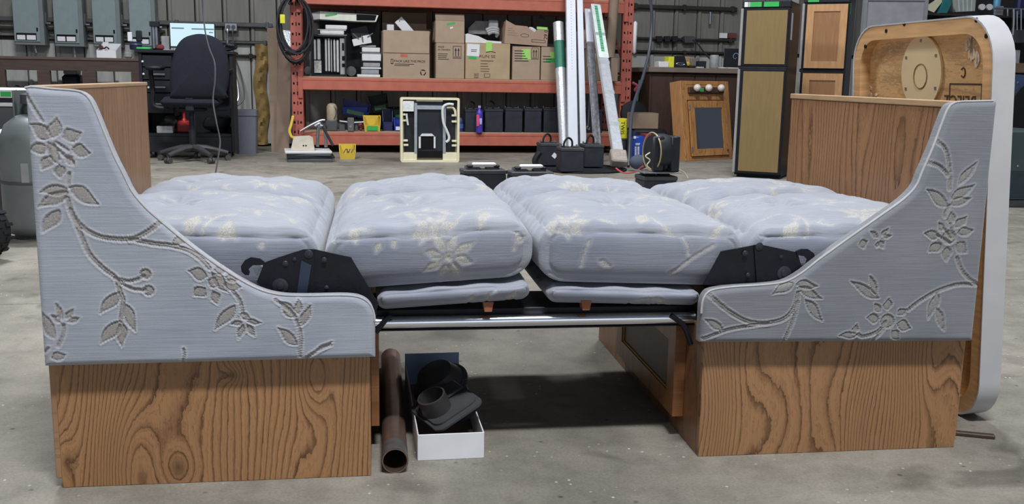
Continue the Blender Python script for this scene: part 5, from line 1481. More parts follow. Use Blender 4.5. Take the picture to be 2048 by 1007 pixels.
fpx(829, 206, 834.5, 307, 'upright_channel', M_GALV, .008, .05); fpx(886, 214, 892, 307, 'upright_channel', M_GALV, .008, .05)
fpx(834.5, 211, 886, 219, 'cross_bar', M_GALV, .01, .02)
fpx(837, 302, 886, 316, 'lower_opening', M_HOLE, .026, .003)
fpx(842, 272, 867, 297, 'hood_opening', M_HOLE, .02, .009)
q = lambda x, y: PX(x, y, FY + .012)
for pts in (((844, 267), (864, 267), (869, 272), (840, 272)), ((837.5, 273), (841.5, 273), (841.5, 296), (837.5, 296)), ((867.5, 273), (871, 273), (871, 296), (867.5, 296))):
    MB().prism([q(*p) for p in pts], (0, .012, 0)).build('hood_bracket', M_WHITE, fc)
fpx(805, 202, 828, 223, 'junction_box', mat('sketched_label', (216, 220, 222), .6, var=.14, sc=40), .005, .045, .004)
fpx(803, 305, 834, 325, 'lower_ledge', M_CREAM, .01, .06); fpx(886, 305, 918, 325, 'lower_ledge', M_CREAM, .01, .06)
fpx(833, 195, 886, 203, 'upper_ledge', M_CREAM, .015, .05)
for (x, y) in ((806, 229), (809, 241), (811, 281), (812, 290), (909, 231), (909, 243), (909, 282), (909, 291)):
    fpx(x - 5, y - 2, x + 5, y + 2, 'retaining_clip', M_CREAM, .015, .03)
MB(None, True).tube([PX(x, y, FY - .005) for x, y in ((907, 209), (897, 208), (888, 212), (885, 222), (887, 245), (894, 262), (898, 273), (897, 280), (892, 284))], .013, 8).build('white_hose', M_WHITE, fc)
MB(None, True).tube([PX(x, y, FY - .002) for x, y in ((813, 227), (814, 238), (816, 250))], .01, 6).build('drain_tube', M_WHITE, fc)
MB(None, True).tube([PX(x, y, FY + .01) for x, y in ((893, 215), (905, 215), (910, 222), (911, 232))], .012, 6).build('cream_elbow', M_CREAM, fc)

# ---------------------------------------------------------------- long things leaning on the rack
def bar3(name, lab, cat, p0, p1, w, d, m, group=None, yaw=0.0, rnd=.004, parts=None):
    """box bar from p0 (floor, front centre) to p1; w across the picture, d into the room"""
    p0, p1 = Vector(p0), Vector(p1)
    v = (p1 - p0); L = v.length; v.normalize()
    u = Vector((math.cos(yaw), math.sin(yaw), 0)); u = (u - v * u.dot(v)).normalized(); n = v.cross(u)   # into the room
    M = Matrix((u, -n if n.y < 0 else n, v)).transposed().to_4x4(); M.translation = p0
    if M.determinant() < 0: M = M @ Matrix.Diagonal((1, -1, 1, 1))
    t_ = T(name, lab, cat, None, group=group, M=M)
    return t_, M, L
def leanbar(name, lab, cat, px0, Y0, px1, Y1, wpx, d, m, pname, ext=.6, z0=None, group=None, yaw=0.0):
    p0 = PX(*px0, Y0)
    if z0 is not None: p0 = PZ(*px0, z0)
    p1 = PX(*px1, Y1)
    w = wpx / FPX * (p0 - EYE).length
    t_, M, L = bar3(name, lab, cat, p0, p1, w, d, m, group, yaw)
    return t_, M, L + ext, w
t_, M, L, w = leanbar('white_post', 'white enamel channel post with punched dots leaning on the rack', 'post', (1147, 317), 0, (1142, 0), 10.8, 19, .03, M_WHITEMET, 'x', z0=0.0)
MB(M).box(-w / 2, 0, 0, w / 2, .006, L, .002).build('post_face', M_WHITEMET, t_)
MB(M).box(-w / 2, .0062, 0, -w / 2 + .004, .05, L).build('post_side', M_WHITEMET, t_)
mb = MB(M); z = L * .42
while z < L - .05:
    mb.box(-.003, -.0008, z - .003, .003, .001, z + .003); z += .032
mb.build('punched_dots', M_GREYD, t_, kind='stuff')
t_, M, L, w = leanbar('white_post', 'narrow white enamel strip beside the dotted white post', 'post', (1168, 317), 0, (1160, 0), 10.8, 12, .03, M_WHITEMET, 'x', z0=0.0)
MB(M).box(-w / 2, 0, 0, w / 2, .03, L, .003).build('post_face', M_WHITEMET, t_)
M_GREYCH = mat('grey_channel', (150, 158, 166), .35, .5, var=.2)
t_, M, L, w = leanbar('clear_wrap_strip', 'grey plastic-wrapped strip between the two white posts', 'strip', (1158, 316), 0, (1153, 60), 10.84, 9, .03, M_GREYCH, 'x', z0=0.0, ext=0.0)
MB(M).box(-w / 2, .035, 0, w / 2, .05, L, .004).build('strip_body', M_GREYCH, t_)
# silver roll with green label
p0, p1 = PZ(1141, 317) + Vector((-.01, .13, 0)), PX(1119, 42, 10.92)
tr_, M, L = bar3('silver_roll', 'silver wrapped roll with a green label, left of the white posts', 'roll', p0, p1, .1, .1, None)
rr0 = 11 / FPX * (p0 - EYE).length
MB(M, 40).lathe([(rr0 * .8, 0), (rr0, .01), (rr0, L), (rr0 * .8, L), (rr0 * .78, L - .03)], (0, rr0, 0), 20).build('roll_body', M_FOIL, tr_)
MB(M, 40).lathe([(rr0 * 1.02, L * .66), (rr0 * 1.02, L * .86)], (0, rr0, 0), 20, cap=False).build('green_label', mat('teal_label', (46, 120, 98), .5), tr_)
# long silver wrapped cartons
p0, p1 = PZ(1240, 338, .02), PX(1195, 30, 10.6)
p0.z += .08
sb, M, L = bar3('silver_wrapped_box', 'long silver wrapped carton with green print leaning on the rack', 'carton', p0, p1, .1, .1, None)
w = 30 / FPX * (p0 - EYE).length; L += .22
MB(M).box(-w * .36, .005, .16, w * .36, w * .55, L, .008).build('long_carton', M_FOIL, sb)
MB(M).box(-w * .56, 0, 0.0, w * .56, w * .65, .165, .012).build('crushed_end', mat('silver_kraft', (176, 166, 156), .4, .4, var=.12, sc=20, bump=.6, bsc=40), sb)
for k in range(4):
    zz = .5 + k * (L - .6) / 4
    MB(M).box(-w * .365, .003, zz, w * .365, .0055, zz + .05).build('clear_tape', mat('clear_tape', (206, 216, 216), .15, .4), sb)
MB(M).box(-w * .375, .004, L - .95, w * .375, .0052, L - .02).build('white_sleeve', mat('white_sleeve', (220, 232, 226), .4), sb)
mb = MB(M); z = L - .85
rg = random.Random(8)
while z < L - .06:
    h_ = rg.uniform(.02, .05); mb.box(-w * .12, .0028, z, w * .12, .0040, z + h_); z += h_ + .006
mb.build('green_print', mat('green_print', (66, 156, 112), .6), sb, 'column of green print')
p0, p1 = PZ(1216, 330), PX(1177, 20, 10.87)
sb2, M, L = bar3('silver_wrapped_box', 'thin crumpled silver wrapped strip left of the long silver carton', 'carton', p0 + Vector((0, .32, 0)), p1, .1, .1, None)
w = 16 / FPX * (p0 - EYE).length; L += .03
MB(M).box(-w / 2, .0, 0, w / 2, .05, L - .45, .01).build('thin_carton', mat('grey_wrap', (158, 158, 164), .35, .5, var=.3, sc=22, bump=.8, bsc=40), sb2)
MB(M).box(-w / 2, .01, L - .449, w / 2, .05, L, .006).build('upper_carton', M_WHITEMET, sb2)
# brown tube, carton bits
p0, p1 = PX(1226, 116, 10.80), PX(1234, 0, 10.85)
bt_ = T('cardboard_tube', 'brown cardboard tube standing behind the silver carton', 'tube', (p0.x, 10.92, p0.z))
r = 9.5 / FPX * 10.9
MB(None, 40).lathe([(r * .85, .0), (r, .0), (r, 1.25), (r * .85, 1.25)], (p0.x + .0, 10.925, PX(1228, 115, 10.92).z), 20, ax=Vector((.045, 0, 1))).build('tube_wall', M_KRAFTD, bt_)
solid('cardboard_box', 'kraft carton between the white posts and the silver carton', 'box', M_KRAFTD, 1170, 98, 1216, 158, 11.2, .35, zb=SH2, group='cardboard cartons on the rack')
bxG = carton('kraft carton with a printed square, high behind the silver carton', 1168, 38, 1214, 97, 11.2, .3, zb=PX(1190, 97.5, 11.2).z)
patch(bxG, 1171, 72, 1183, 83, 'printed_square', M_INK); patch(bxG, 1172.5, 73.5, 1181.5, 81.5, 'printed_square', M_KRAFTD, off=.002)
q = rect(1174, 107, 1191, 134, 11.2); MB().box(q[0], 11.196, q[2], q[1], 11.199, q[3]).build('lime_note', M_LIME, None, 'lime note taped to the carton beside the white posts', 'note')
solid('torn_card', 'torn cardboard flaps stacked beside the right rack post', 'cardboard', M_KRAFTD, 1222, 116, 1236, 158, 10.87, .3, zb=SH2)
MB(None, True).tube([PX(1183, 112, 10.9), PX(1180, 170, 10.88), PX(1177, 245, 10.86), PX(1174, 254, 10.86), PX(1178, 259, 10.86), PX(1180, 254, 10.86)], .009, 6).build('hook_rod', M_STEEL, None, 'thin steel rod with a hooked lower end hanging by the white posts', 'rod')
MB(None, 40).box(*[v for v in (rect(1267.5, 42, 1278, 108, 10.98)[0], 10.98, rect(1267.5, 42, 1278, 108, 10.98)[2], rect(1267.5, 42, 1278, 108, 10.98)[1] - .02, 11.05, rect(1267.5, 42, 1278, 108, 10.98)[3])], .02).build('white_bag', M_PAPER, None, 'white foam strip hanging on the right rack post', 'strip')

# coiled cable on the left post
cb = T('coiled_cable', 'black extension cable coiled on the left rack post with a yellow tag', 'cable', tuple(PX(590, 110, 10.9)))
rg = random.Random(21)
pts = []
N_ = 7
cc = PX(589, 57, 10.9)
for k in range(N_ * 20 + 1):
    a_ = 2 * math.pi * k / 20 + math.pi / 2
    loop = k / 20
    rx = .165 + .02 * math.sin(loop * 2.1); rz = .315 + .035 * math.sin(loop * 1.7 + 1)
    pts.append((cc.x + rx * math.cos(a_) + .012 * math.sin(loop * 3), 10.925 - .014 * loop + .02 * math.sin(a_), cc.z + .33 - rz + rz * math.sin(a_)))
MB(None, True).ring(pts, .0115, 7).build('cable_loops', M_CABLE, cb)
q = rect(560, 29, 570, 47, 10.8); MB().box(q[0], 10.79, q[2], q[1], 10.815, q[3], .004).build('yellow_tag', M_YELB, cb)
MB(None, True).tube([PX(578, 8, 10.9), PX(588, -6, 10.95), PX(598, 8, 10.9)], .012, 6).build('hanging_strap', M_BLACK, cb)

# cardboard sheets and insulation left of the rack
def sheet(lab, px0, px1, px2, px3, Yb, Yt, m, name='cardboard_sheet', th=.03):
    b0, b1, t1, t0 = PX(*px0, Yb), PX(*px1, Yb), PX(*px2, Yt), PX(*px3, Yt)
    for p in (b0, b1): p.z = 0.0
    return MB().prism([b0, b1, t1, t0], (0, th, 0)).build(name, m, None, lab, 'cardboard', 'flat cardboard leaning beside the rack')
M_KR2 = mat('kraft_grey', (136, 116, 98), .85, var=.10, sc=4)
sheet('narrow tall cardboard sheet next to the yellow insulation', (543, 306), (553, 306), (556, 55), (534, 56), 11.1, 11.6, M_KR2)
sheet('wide tall cardboard sheet right behind the left rack post', (552, 307), (578, 307), (584, 60), (557, 58), 11.05, 11.5, mat('kraft_grey2', (128, 108, 94), .85, var=.12, sc=4))
MB().prism([PX(x, y, yy) for x, y, yy in ((566, 60, 11.475), (582, 62, 11.475), (581, 108, 11.36), (567, 102, 11.37))], (0, .004, 0)).build('plastic_film', M_FOIL, None, 'shiny plastic film on the wide cardboard sheet', 'film')
ins = MB(None, 50)
rg = random.Random(6)
n = 26
cols = 7
vs_, fs_ = [], []
for j in range(n + 1):
    for i in range(cols + 1):
        fy = 88 + (300 - 88) * j / n
        fx = 509 + (535 - 509) * i / cols + 3 * math.sin(j * .5) + (2 if j > 16 else 0)
        p = PX(fx, fy, WY - .03)
        bump = .05 * math.sin(math.pi * i / cols) * (1 + .5 * math.sin(j * 1.9 + i)) + rg.uniform(0, .02)
        vs_.append((p.x, WY - .025 - max(bump, 0), max(p.z, 0.02)))
for j in range(n):
    for i in range(cols):
        a_ = j * (cols + 1) + i
        fs_.append((a_, a_ + 1, a_ + cols + 2, a_ + cols + 1))
ins.add(vs_, fs_)
ins.build('wall_insulation', mat('yellow_insulation', (150, 124, 76), .95, var=.35, sc=9, bump=.8, bsc=30), None, 'torn strip of yellow fibre insulation on the wall behind the trash bin', 'insulation')

# ---------------------------------------------------------------- right of the rack: hose, tins, boxes, blower
MB(None, True).tube([PX(1299, -6, 10.4), PX(1303, 20, 10.4), PX(1303, 60, 10.4), PX(1297, 110, 10.3), PX(1284, 160, 10.1), PX(1270, 200, 9.85), PX(1262, 240, 9.6), PX(1259, 290, 9.36), PX(1257, 332, 9.2)], .017, 8, 8).build('air_hose', mat('slate_hose', (66, 72, 86), .45), None, 'dark blue-grey air hose hanging down beside the rack', 'hose')
yb = rect(1234, 237, 1255, 277, 10.5)
yc = T('yellow_carton', 'yellow carton printed TWIS standing on a grey bucket by the rack post', 'carton', ((yb[0] + yb[1]) / 2, 10.5, yb[2]))
MB().box(yb[0], 10.5, yb[2], yb[1], 10.65, yb[3], .004).build('carton_body', M_YELB, yc)
text('TWIS', .062, Matrix.Translation((yb[0] + .045, 10.4985, yb[3] - .03)) @ Matrix(((1, 0, 0, 0), (0, 0, -1, 0), (0, 1, 0, 0), (0, 0, 0, 1))) @ Matrix.Rotation(math.radians(-90), 4, 'Z'), M_INK, yc)
bz = yb[2] - .001
MB(None, 40).lathe([(.10, 0), (.115, bz * .9), (.12, bz * .92), (.12, bz)], ((yb[0] + yb[1]) / 2 + .01, 10.6, 0), 20).build('grey_bucket', M_GREYD, None, 'grey bucket under the yellow carton', 'bucket')
jy = PZ(1272, 330).y
jb = rect(1259, 268, 1289, 330, jy)
bj = T('oil_jug', 'tall blue oil jug with white lettering on the floor beside the hose', 'jug', ((jb[0] + jb[1]) / 2, jy, 0))
M_JUG = mat('blue_jug', (32, 66, 160), .35)
MB(None, 40).box(jb[0] + .035, jy, 0, jb[1], jy + .12, jb[3] - .02, .015).build('jug_body', M_JUG, bj)
MB(None, 40).cyl((jb[0] + .06, jy + .06, jb[3] - .0195), (jb[0] + .06, jy + .06, jb[3] + .02), .022, n=12).build('jug_cap', M_NAVY, bj)
mb = MB()
for (xa, ya, xb, yb_) in ((1271, 286, 1280, 287.5), (1271, 288.7, 1279, 290)):
    q = rect(xa, ya, xb, yb_, jy); mb.box(q[0], jy - .0012, q[2], q[1], jy, q[3])
rg = random.Random(4)
for col in (1269.5, 1275):
    yy = 293
    while yy < 311:
        h_ = rg.uniform(1.5, 3); q = rect(col, yy, col + 3.6, yy + h_, jy); mb.box(q[0], jy - .0012, q[2], q[1], jy, q[3]); yy += h_ + .9
mb.build('white_lettering', M_PAPER, bj, 'white upright lettering')
q = rect(1267, 272, 1272, 277, jy); MB().box(q[0], jy - .0012, q[2], q[1], jy, q[3]).build('white_emblem', M_PAPER, bj)
rb = rect(1288, 268, 1302, 326, jy + .25)
rt = T('red_tin_box', 'red and white carton behind the blue oil jug', 'carton', ((rb[0] + rb[1]) / 2, jy + .25, 0))
MB().box(rb[0], jy + .25, 0, rb[1], jy + .40, rb[3] * .5, .004).build('carton_lower', M_PAPER, rt)
MB().box(rb[0], jy + .25, rb[3] * .5 + .001, rb[1], jy + .40, rb[3], .004).build('carton_upper', mat('dull_red', (146, 50, 62), .5), rt)
g = PZ(1275, 345)
MB(None, True).ball((g.x + .05, g.y + .12, .088), .07, 16, 8, (1.4, 1, 1)).build('slate_sandbag', mat('slate_bag', (70, 78, 92), .8), None, 'slate grey bag on the floor before the blue oil jug', 'bag')
# stack with brown carton
dk0 = rect(1266, 258, 1335, 300, 10.2)
MB(None, 40).box(dk0[0], 10.2, 0, dk0[1], 10.45, dk0[3], .03).build('tool_case', M_BLACK, None, 'black tool case under the small brown carton', 'case')
bq = rect(1265, 225, 1318, 257, 10.2)
bxH = carton('small plain brown carton on the black tool case', 1266, 226, 1317, 257, 10.22, .22, zb=dk0[3] + .001, m=M_KRAFTD, group=None)
wv = PX(1283, 224, 10.35)
MB(None, 40).lathe([(.13, 0), (.15, .02), (.15, .07), (.10, .09)], (wv.x + .02, 10.74, wv.z - .04), 24, axis='Y', ax=Vector((0, -1, .15))).build('rubber_wheel', M_RUBBER, None, 'dark rubber wheel behind the small brown carton', 'wheel')
MB().box(wv.x - .02, 10.66, 0, wv.x + .14, 10.86, wv.z - .2, .01).build('dark_crate', M_BLACK, None, 'dark crate carrying the rubber wheel', 'crate')
MB(None, True).ring([PX(1279, 160, 11.1), Vector((PX(1272, 218, 11.1).x - .04, 11.1, 0.0))], .012, 6).build('green_stake', mat('dull_green', (86, 140, 96), .6), None, 'green stake standing behind the rubber wheel', 'stake')
MB(None, True).tube([PX(1264.5, 165, 11.0), PX(1275, 172, 10.98), PX(1270, 180, 10.97), PX(1278, 184, 10.98)], .018, 7).build('red_hose_end', mat('dull_crimson', (150, 60, 70), .5), None, 'red and silver hose ends hooked on the right rack post', 'hose')
# blower on a battery
g = PZ(1322, 352, .225)
a, c, _, _ = rect(1288, 350, 1354, 356, g.y)
battery('dark battery carrying the black blower motor', Matrix.Translation((g.x, g.y, 0)), c - a, .2, .222, None, None)
bw = T('blower_motor', 'black blower motor with copper winding on a silver plate', 'motor', (g.x, g.y + .02, .248))
pl = [PX(*p, g.y - .02) for p in ((1285, 330), (1302, 344), (1362, 352), (1358, 346), (1308, 339))]
MB().box(a - .01, g.y - .03, .2448, c + .02, g.y + .2, .2528, .002).build('mount_plate', M_STEEL, bw)
M_BLW = mat('blower_black', (40, 44, 50), .45, var=.2)
z0 = .2532
b = rect(1306, 272, 1330, 342, g.y); MB(None, 40).box(b[0], g.y, z0, b[1], g.y + .03, b[3], .012).build('side_cheek', M_BLW, bw)
b = rect(1338, 273, 1359, 342, g.y); MB(None, 40).box(b[0] + .015, g.y - .01, z0, b[1], g.y + .16, b[3], .006).build('side_box', M_BLW, bw)
b = rect(1326, 288, 1344, 342, g.y); MB(None, 40).box(b[0], g.y + .01, z0, b[1], g.y + .12, b[3], .03).build('outlet_hump', M_BLW, bw)
ctr = PX(1318, 303, g.y + .09)
MB(None, 40).lathe([(.05, -.05), (.115, -.05), (.122, -.03), (.122, .03), (.115, .05), (.05, .05)], ctr, 28, ax=Vector((1, .25, 0))).build('drum', M_BLW, bw)
MB(None, True).ring([ctr + Vector((-.05, 0, 0)) + Vector((.02 * math.cos(t), -.128 * math.cos(t), .128 * math.sin(t))) for t in np.linspace(0, 2 * math.pi, 30, endpoint=False)], .005, 6, True).build('copper_winding', mat('copper_tan', (190, 166, 128), .4, .3), bw)
MB(None, True).tube([PX(1300, 305, g.y - .01), PX(1291, 312, g.y - .02), PX(1300, 320, g.y - .02), PX(1294, 330, g.y - .01), PX(1302, 338, g.y)], .004, 6).build('pale_wires', M_CREAM, bw)
MB(None, True).tube([PX(1232, 336, g.y + 1.2), PX(1246, 345, g.y + .8), PX(1268, 344, g.y + .4), PX(1286, 332, g.y + .1)], .006, 6).build('red_wire', mat('red_wire', (196, 72, 84), .5), bw)
MB(None, True).tube([PX(1357, 338, g.y), PX(1368, 345, g.y + .1), PX(1376, 356, g.y + .1)], .005, 6).build('tan_wire', M_CREAM, bw)
# ---------------------------------------------------------------- right workbench and what stands on it
WBY = 10.75
ct = rect(1298, 135, 1490, 146, WBY)
zt = PX(1400, 136, WBY).z
wb = T('workbench', 'dark workbench with pale countertop edge behind the mirrored cabinet', 'workbench', ((ct[0] + ct[1]) / 2, WBY, 0))
MB().box(ct[0], WBY, zt - .055, ct[1] + .5, WY - .12, zt, .004).build('countertop', mat('worn_laminate', (122, 110, 98), .5, var=.12, sc=3), wb)
MB().box(ct[0] + .05, WBY + .06, 0, ct[1] + .45, WBY + .09, zt - .056).build('front_board', M_WALNUT, wb)
MB().box(ct[0] + .03, WBY + .05, 0, ct[0] + .0495, WY - .15, zt - .056).build('end_board', M_WALNUT, wb)
for k in range(6):
    x = ct[0] + .06 + k * .26
    MB().box(x, WBY + .048, .05, x + .245, WBY + .0595, zt - .07, .003).build('front_plank', M_WALNUT, wb)
def onb(name, lab, cat, m, x0, y0, x1, Y, dep, b=.004, zoff=.001):
    a, c, _, z1 = rect(x0, y0, x1, y0 + .01, Y)
    return MB(None, 40).box(a, Y, zt + zoff, c, Y + dep, max(z1, zt + zoff + .012), b).build(name, m, None, lab, cat)
onb('white_carton', 'small white carton on the workbench beside the yellow box', 'carton', M_PAPER, 1318, 123, 1338, WBY + .02, .15)
yt = T('battery_pack_box', 'yellow and black tool box on the workbench', 'box', tuple(PX(1345, 138, WBY + .03)))
a, c, _, z1 = rect(1338, 113, 1349, 113.1, WBY + .03); MB().box(a, WBY + .03, zt + .001, c, WBY + .2, z1, .004).build('yellow_end', M_YELB, yt)
a, c, _, z1 = rect(1349, 112, 1371, 112.1, WBY + .04); MB(None, 40).prism([(a + .001, WBY + .04, zt + .001), (c + .03, WBY + .04, zt + .001), (c + .02, WBY + .04, zt + .05), (c - .01, WBY + .04, z1), (a + .001, WBY + .04, z1)], (0, .18, 0)).build('black_body', M_BLACK, yt)
q = PX(1361, 128, WBY + .035); MB(None, True).ring([(q.x + .05 * math.cos(t), WBY + .037, q.z + .012 * math.sin(t)) for t in np.linspace(0, 6.283, 16, endpoint=False)], .005, 6, True).build('silver_badge', M_STEEL, yt)
a, c, _, z1 = rect(1374, 131, 1405, 131.1, WBY + .06); MB(None, 40).box(a + .02, WBY + .06, zt + .001, c, WBY + .16, z1, .012).build('drill_case', M_BLACK, None, 'flat black case on the workbench, right of the yellow box', 'case')
onb('tan_block', 'tan wooden block leaning behind the flat black case', 'block', mat('tan_wood', (170, 136, 108), .7), 1369, 113, 1380, WBY + .26, .05)
onb('yellow_dispenser', 'small yellow dispenser behind the flat black case', 'dispenser', M_YEL, 1372, 123, 1382, WBY + .19, .05, .02)
onb('dark_radio', 'dark square box on the workbench left of the glass jar', 'box', mat('slate_box', (44, 44, 56), .5), 1398, 122, 1413, WBY + .2, .1)
onb('grey_board', 'grey ribbed board leaning at the wall over the flat black case', 'board', mat('grey_board', (124, 118, 110), .7), 1382, 116, 1398, WBY + .4, .03)
gj = PX(1431, 140, WBY + .1)
gm, nt, b_, N, K = newmat('clear_glass')
b_.inputs['Base Color'].default_value = (.8, .85, .86, 1); b_.inputs['Roughness'].default_value = .08; b_.inputs['Transmission Weight'].default_value = .75
gt = T('glass_jar', 'tall clear glass jar on the workbench', 'jar', (gj.x, WBY + .15, zt + .001))
hz_ = PX(1431, 110, WBY + .15).z - zt
MB(None, 40).lathe([(.05, 0), (.055, .01), (.055, hz_ - .02), (.048, hz_), (.043, hz_), (.05, hz_ - .02), (.05, .012), (.0, .012)], (gj.x, WBY + .15, zt + .001), 20, cap=False).build('jar_glass', gm, gt)
MB(None, 40).lathe([(.046, .013), (.047, .06)], (gj.x, WBY + .15, zt + .001), 16).build('jar_contents', M_GRAYPL, gt)
onb('paper_pad', 'white paper pad on the workbench edge before the dark lid', 'paper', M_PAPER, 1442.5, 137.5, 1455, WBY + .01, .12)
onb('paper_strip', 'narrow white paper strip at the right end of the workbench', 'paper', M_PAPER, 1456, 139.5, 1478, WBY + .01, .06)
onb('screw_tray', 'small pale tray of screws on the workbench edge', 'tray', M_WHITE, 1394, 139, 1408, WBY + .01, .05)
lp = T('laptop', 'black laptop lid with a pale spiral emblem on the workbench', 'laptop', tuple(PX(1470, 140, WBY + .16)))
a, c, _, z1 = rect(1449, 97, 1487, 97.1, WBY + .16)
MB(None, 40).box(a, WBY + .16, zt + .012, c, WBY + .175, z1, .006).build('laptop_lid', M_BLACK, lp)
MB(None, 40).box(a, WBY + .1765, zt + .001, c, WBY + .45, zt + .012, .003).build('laptop_base', M_BLACK, lp)
q = PX(1471, 114, WBY + .158)
em = [(q.x + r_ * math.cos(t), WBY + .158, q.z + r_ * math.sin(t) * 1.2) for t, r_ in ((t, .045 - .006 * t) for t in np.linspace(.6, 6.2, 26))]
MB(None, True).ring(em, [.006 - .00015 * i for i in range(len(em))], 5).build('spiral_emblem', mat('pale_blue_emblem', (120, 142, 168), .5), lp)
# outlets on the wall
def outlet(lab, x0, y0, x1, y1, m, plugs=()):
    a, c, z0, z1 = rect(x0, y0, x1, y1, WY - .1)
    t_ = T('wall_outlet', lab, 'outlet', ((a + c) / 2, WY - .02, z0), group='outlets on the back wall')
    MB(None, 40).box(a, WY - .085, z0, c, WY - .0205, z1, .006).build('outlet_box', m, t_)
    for f in (.3, .7):
        x = a + (c - a) * f
        MB(None, 40).cyl((x, WY - .0852, (z0 + z1) / 2), (x, WY - .088, (z0 + z1) / 2), (z1 - z0) * .28, n=14).build('socket', M_GREYD, t_)
    return t_, a, c, z0, z1
o1_, a, c, z0, z1 = outlet('metal double outlet with two hanging cords by the office chair', 449, 46, 474, 62, M_STEEL)
for k, (px0, px1) in enumerate(((455, 455), (465, 466))):
    MB(None, True).tube([PX(px0, 54, 11.88), PX(px0, 60, 11.84), PX(px1, 80, 11.85), PX(px1 + 2, 110, 11.85), PX(px1 + 16, 150, 11.85), PX(px1 + 22, 195, 11.8), PX(px1 + 8, 212, 11.75)], .012 if k == 0 else .009, 6).build('power_cord', M_STEEL if k == 0 else M_GREYD, o1_)
o2_, a, c, z0, z1 = outlet('metal outlet with one dark cord above the right workbench', 1370, 72, 1391, 86, M_GREYD)
MB(None, True).tube([PX(1385, 80, 11.85), PX(1394, 86, 11.82), PX(1408, 104, 11.7), PX(1421, 119, 11.6)], .011, 6).build('power_cord', M_CABLE, o2_)
q = rect(1440, 66, 1455, 76, WY - .05); MB().box(q[0], WY - .045, q[2], q[1], WY - .021, q[3]).build('switch_cover', M_PAPER, None, 'small white cover plate on the wall above the laptop', 'plate')
q = rect(1457, 66, 1474, 76, WY - .05); MB().box(q[0], WY - .045, q[2], q[1], WY - .021, q[3]).build('red_sign', mat('dull_red_sign', (104, 58, 52), .7), None, 'small dull red plate on the wall above the laptop', 'plate')
MB(None, 40).cyl(PX(1421, 24, WY - .06), PX(1420, 48, WY - .06), .016, n=10).build('door_closer', M_STEEL, None, 'short steel cylinder hanging on the wall left of the fridges', 'cylinder')
for k, x in enumerate((1319, 1335, 1350)):
    MB(None, 40).box(*[v for v in (PX(x - 5, 80, 11.9).x, 11.9, PX(x, 84, 11.9).z, PX(x + 6, 80, 11.9).x, 11.975, PX(x, 72, 11.9).z)], .006).build('wall_hook', M_BLACK, None, ('left', 'middle', 'right')[k] + ' dark wall hook over the right workbench', 'hook', 'dark wall hooks over the right workbench')

# ---------------------------------------------------------------- mirrored medicine cabinet
g0, g1 = PZ(1371, 322), PZ(1466, 317)
g1 = g0 + (g1 - g0); tp_ = PX(1354, 161, g0.y + .10)
Mc, cw, ch = frame(g0, g1, tp_)
Mc = Mc @ Matrix.Diagonal((1, 1, -1, 1)) if (Mc.to_3x3() @ Vector((0, 0, 1))).y < 0 else Mc
mc = T('medicine_cabinet', 'oak medicine cabinet with mirror door and three globe bulbs', 'cabinet', None, M=Matrix.Translation(g0))
OAK = wood('golden_oak', (192, 138, 84), (138, 90, 50), u='X', v='Z', na=20, nb=2, rings=6, slope=20, seed=31.0, contrast=.8)
OAKD = mat('oak_cabinet_body', (168, 120, 76), .5, var=.14, sc=8, stretch=(8, 8, 1))  # slightly darker oak tone for the cabinet body
def cbx(*a, b=.003): return MB(Mc).box(*a, b)
cd = .16
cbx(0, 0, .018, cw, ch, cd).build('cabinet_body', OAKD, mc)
fr = .085 * cw / .5
cw_, ch_ = cw, ch
cbx(0, 0, -.001, cw * .11, ch, .017).build('face_stile', OAK, mc); cbx(cw * .89, 0, -.001, cw, ch, .017).build('face_stile', OAK, mc)
cbx(cw * .111, ch * .95, -.001, cw * .889, ch, .017).build('face_rail', OAK, mc); cbx(cw * .111, 0, -.001, cw * .889, ch * .05, .017).build('face_rail', OAK, mc)
cbx(cw * .111, ch * .76, 0.0, cw * .889, ch * .949, .017).build('light_panel', OAK, mc)
cbx(cw * .13, ch * .84, -.03, cw * .86, ch * .92, -.001, b=.008).build('light_bar', M_WALNUT, mc)
for k, f in enumerate((.26, .50, .76)):
    p = Vector((cw * f, ch * .905, -.055))
    b = MB(Mc, True).ball(tuple(p), .040, 16, 10).build('globe_bulb', mat('frosted_bulb', (226, 216, 206), .3), mc)
    MB(Mc, 40).cyl((p.x, p.y - .02, -.03), (p.x, p.y - .012, -.04), .018, n=12).build('bulb_collar', M_BRASS, b)
MB(Mc).box(cw * .34, ch * .86, -.034, cw * .42, ch * .91, -.031).build('green_tape', M_GRNTAPE, mc)
ox0, ox1, oy0, oy1 = cw * .125, cw * .90, ch * .055, ch * .75
fw = cw * .10
dd = MB(Mc).ringprism([(ox0, oy0, -.022), (ox1, oy0, -.022), (ox1, oy1, -.022), (ox0, oy1, -.022)], [(ox0 + fw, oy0 + fw, -.022), (ox1 - fw, oy0 + fw, -.022), (ox1 - fw, oy1 - fw, -.022), (ox0 + fw, oy1 - fw, -.022)], (0, 0, .02)).build('mirror_door', OAK, mc)
mm_, nt, b_, N, K = newmat('mirror_glass'); b_.inputs['Base Color'].default_value = (.36, .36, .36, 1); b_.inputs['Metallic'].default_value = 1; b_.inputs['Roughness'].default_value = .06
MB(Mc).box(ox0 + fw - .003, oy0 + fw - .003, -.012, ox1 - fw + .003, oy1 - fw + .003, -.006).build('mirror', mm_, dd)
MB(Mc, True).ball((ox1 - fw * .45, oy0 + fw * .7, -.034), .011, 10, 7).build('door_knob', M_WALNUT, dd)
for f in (.12, .88):
    MB(Mc).box(ox0 - .012, oy0 + (oy1 - oy0) * f - .03, -.026, ox0 + .008, oy0 + (oy1 - oy0) * f + .03, -.0225, .002).build('hinge', M_STEEL, dd)

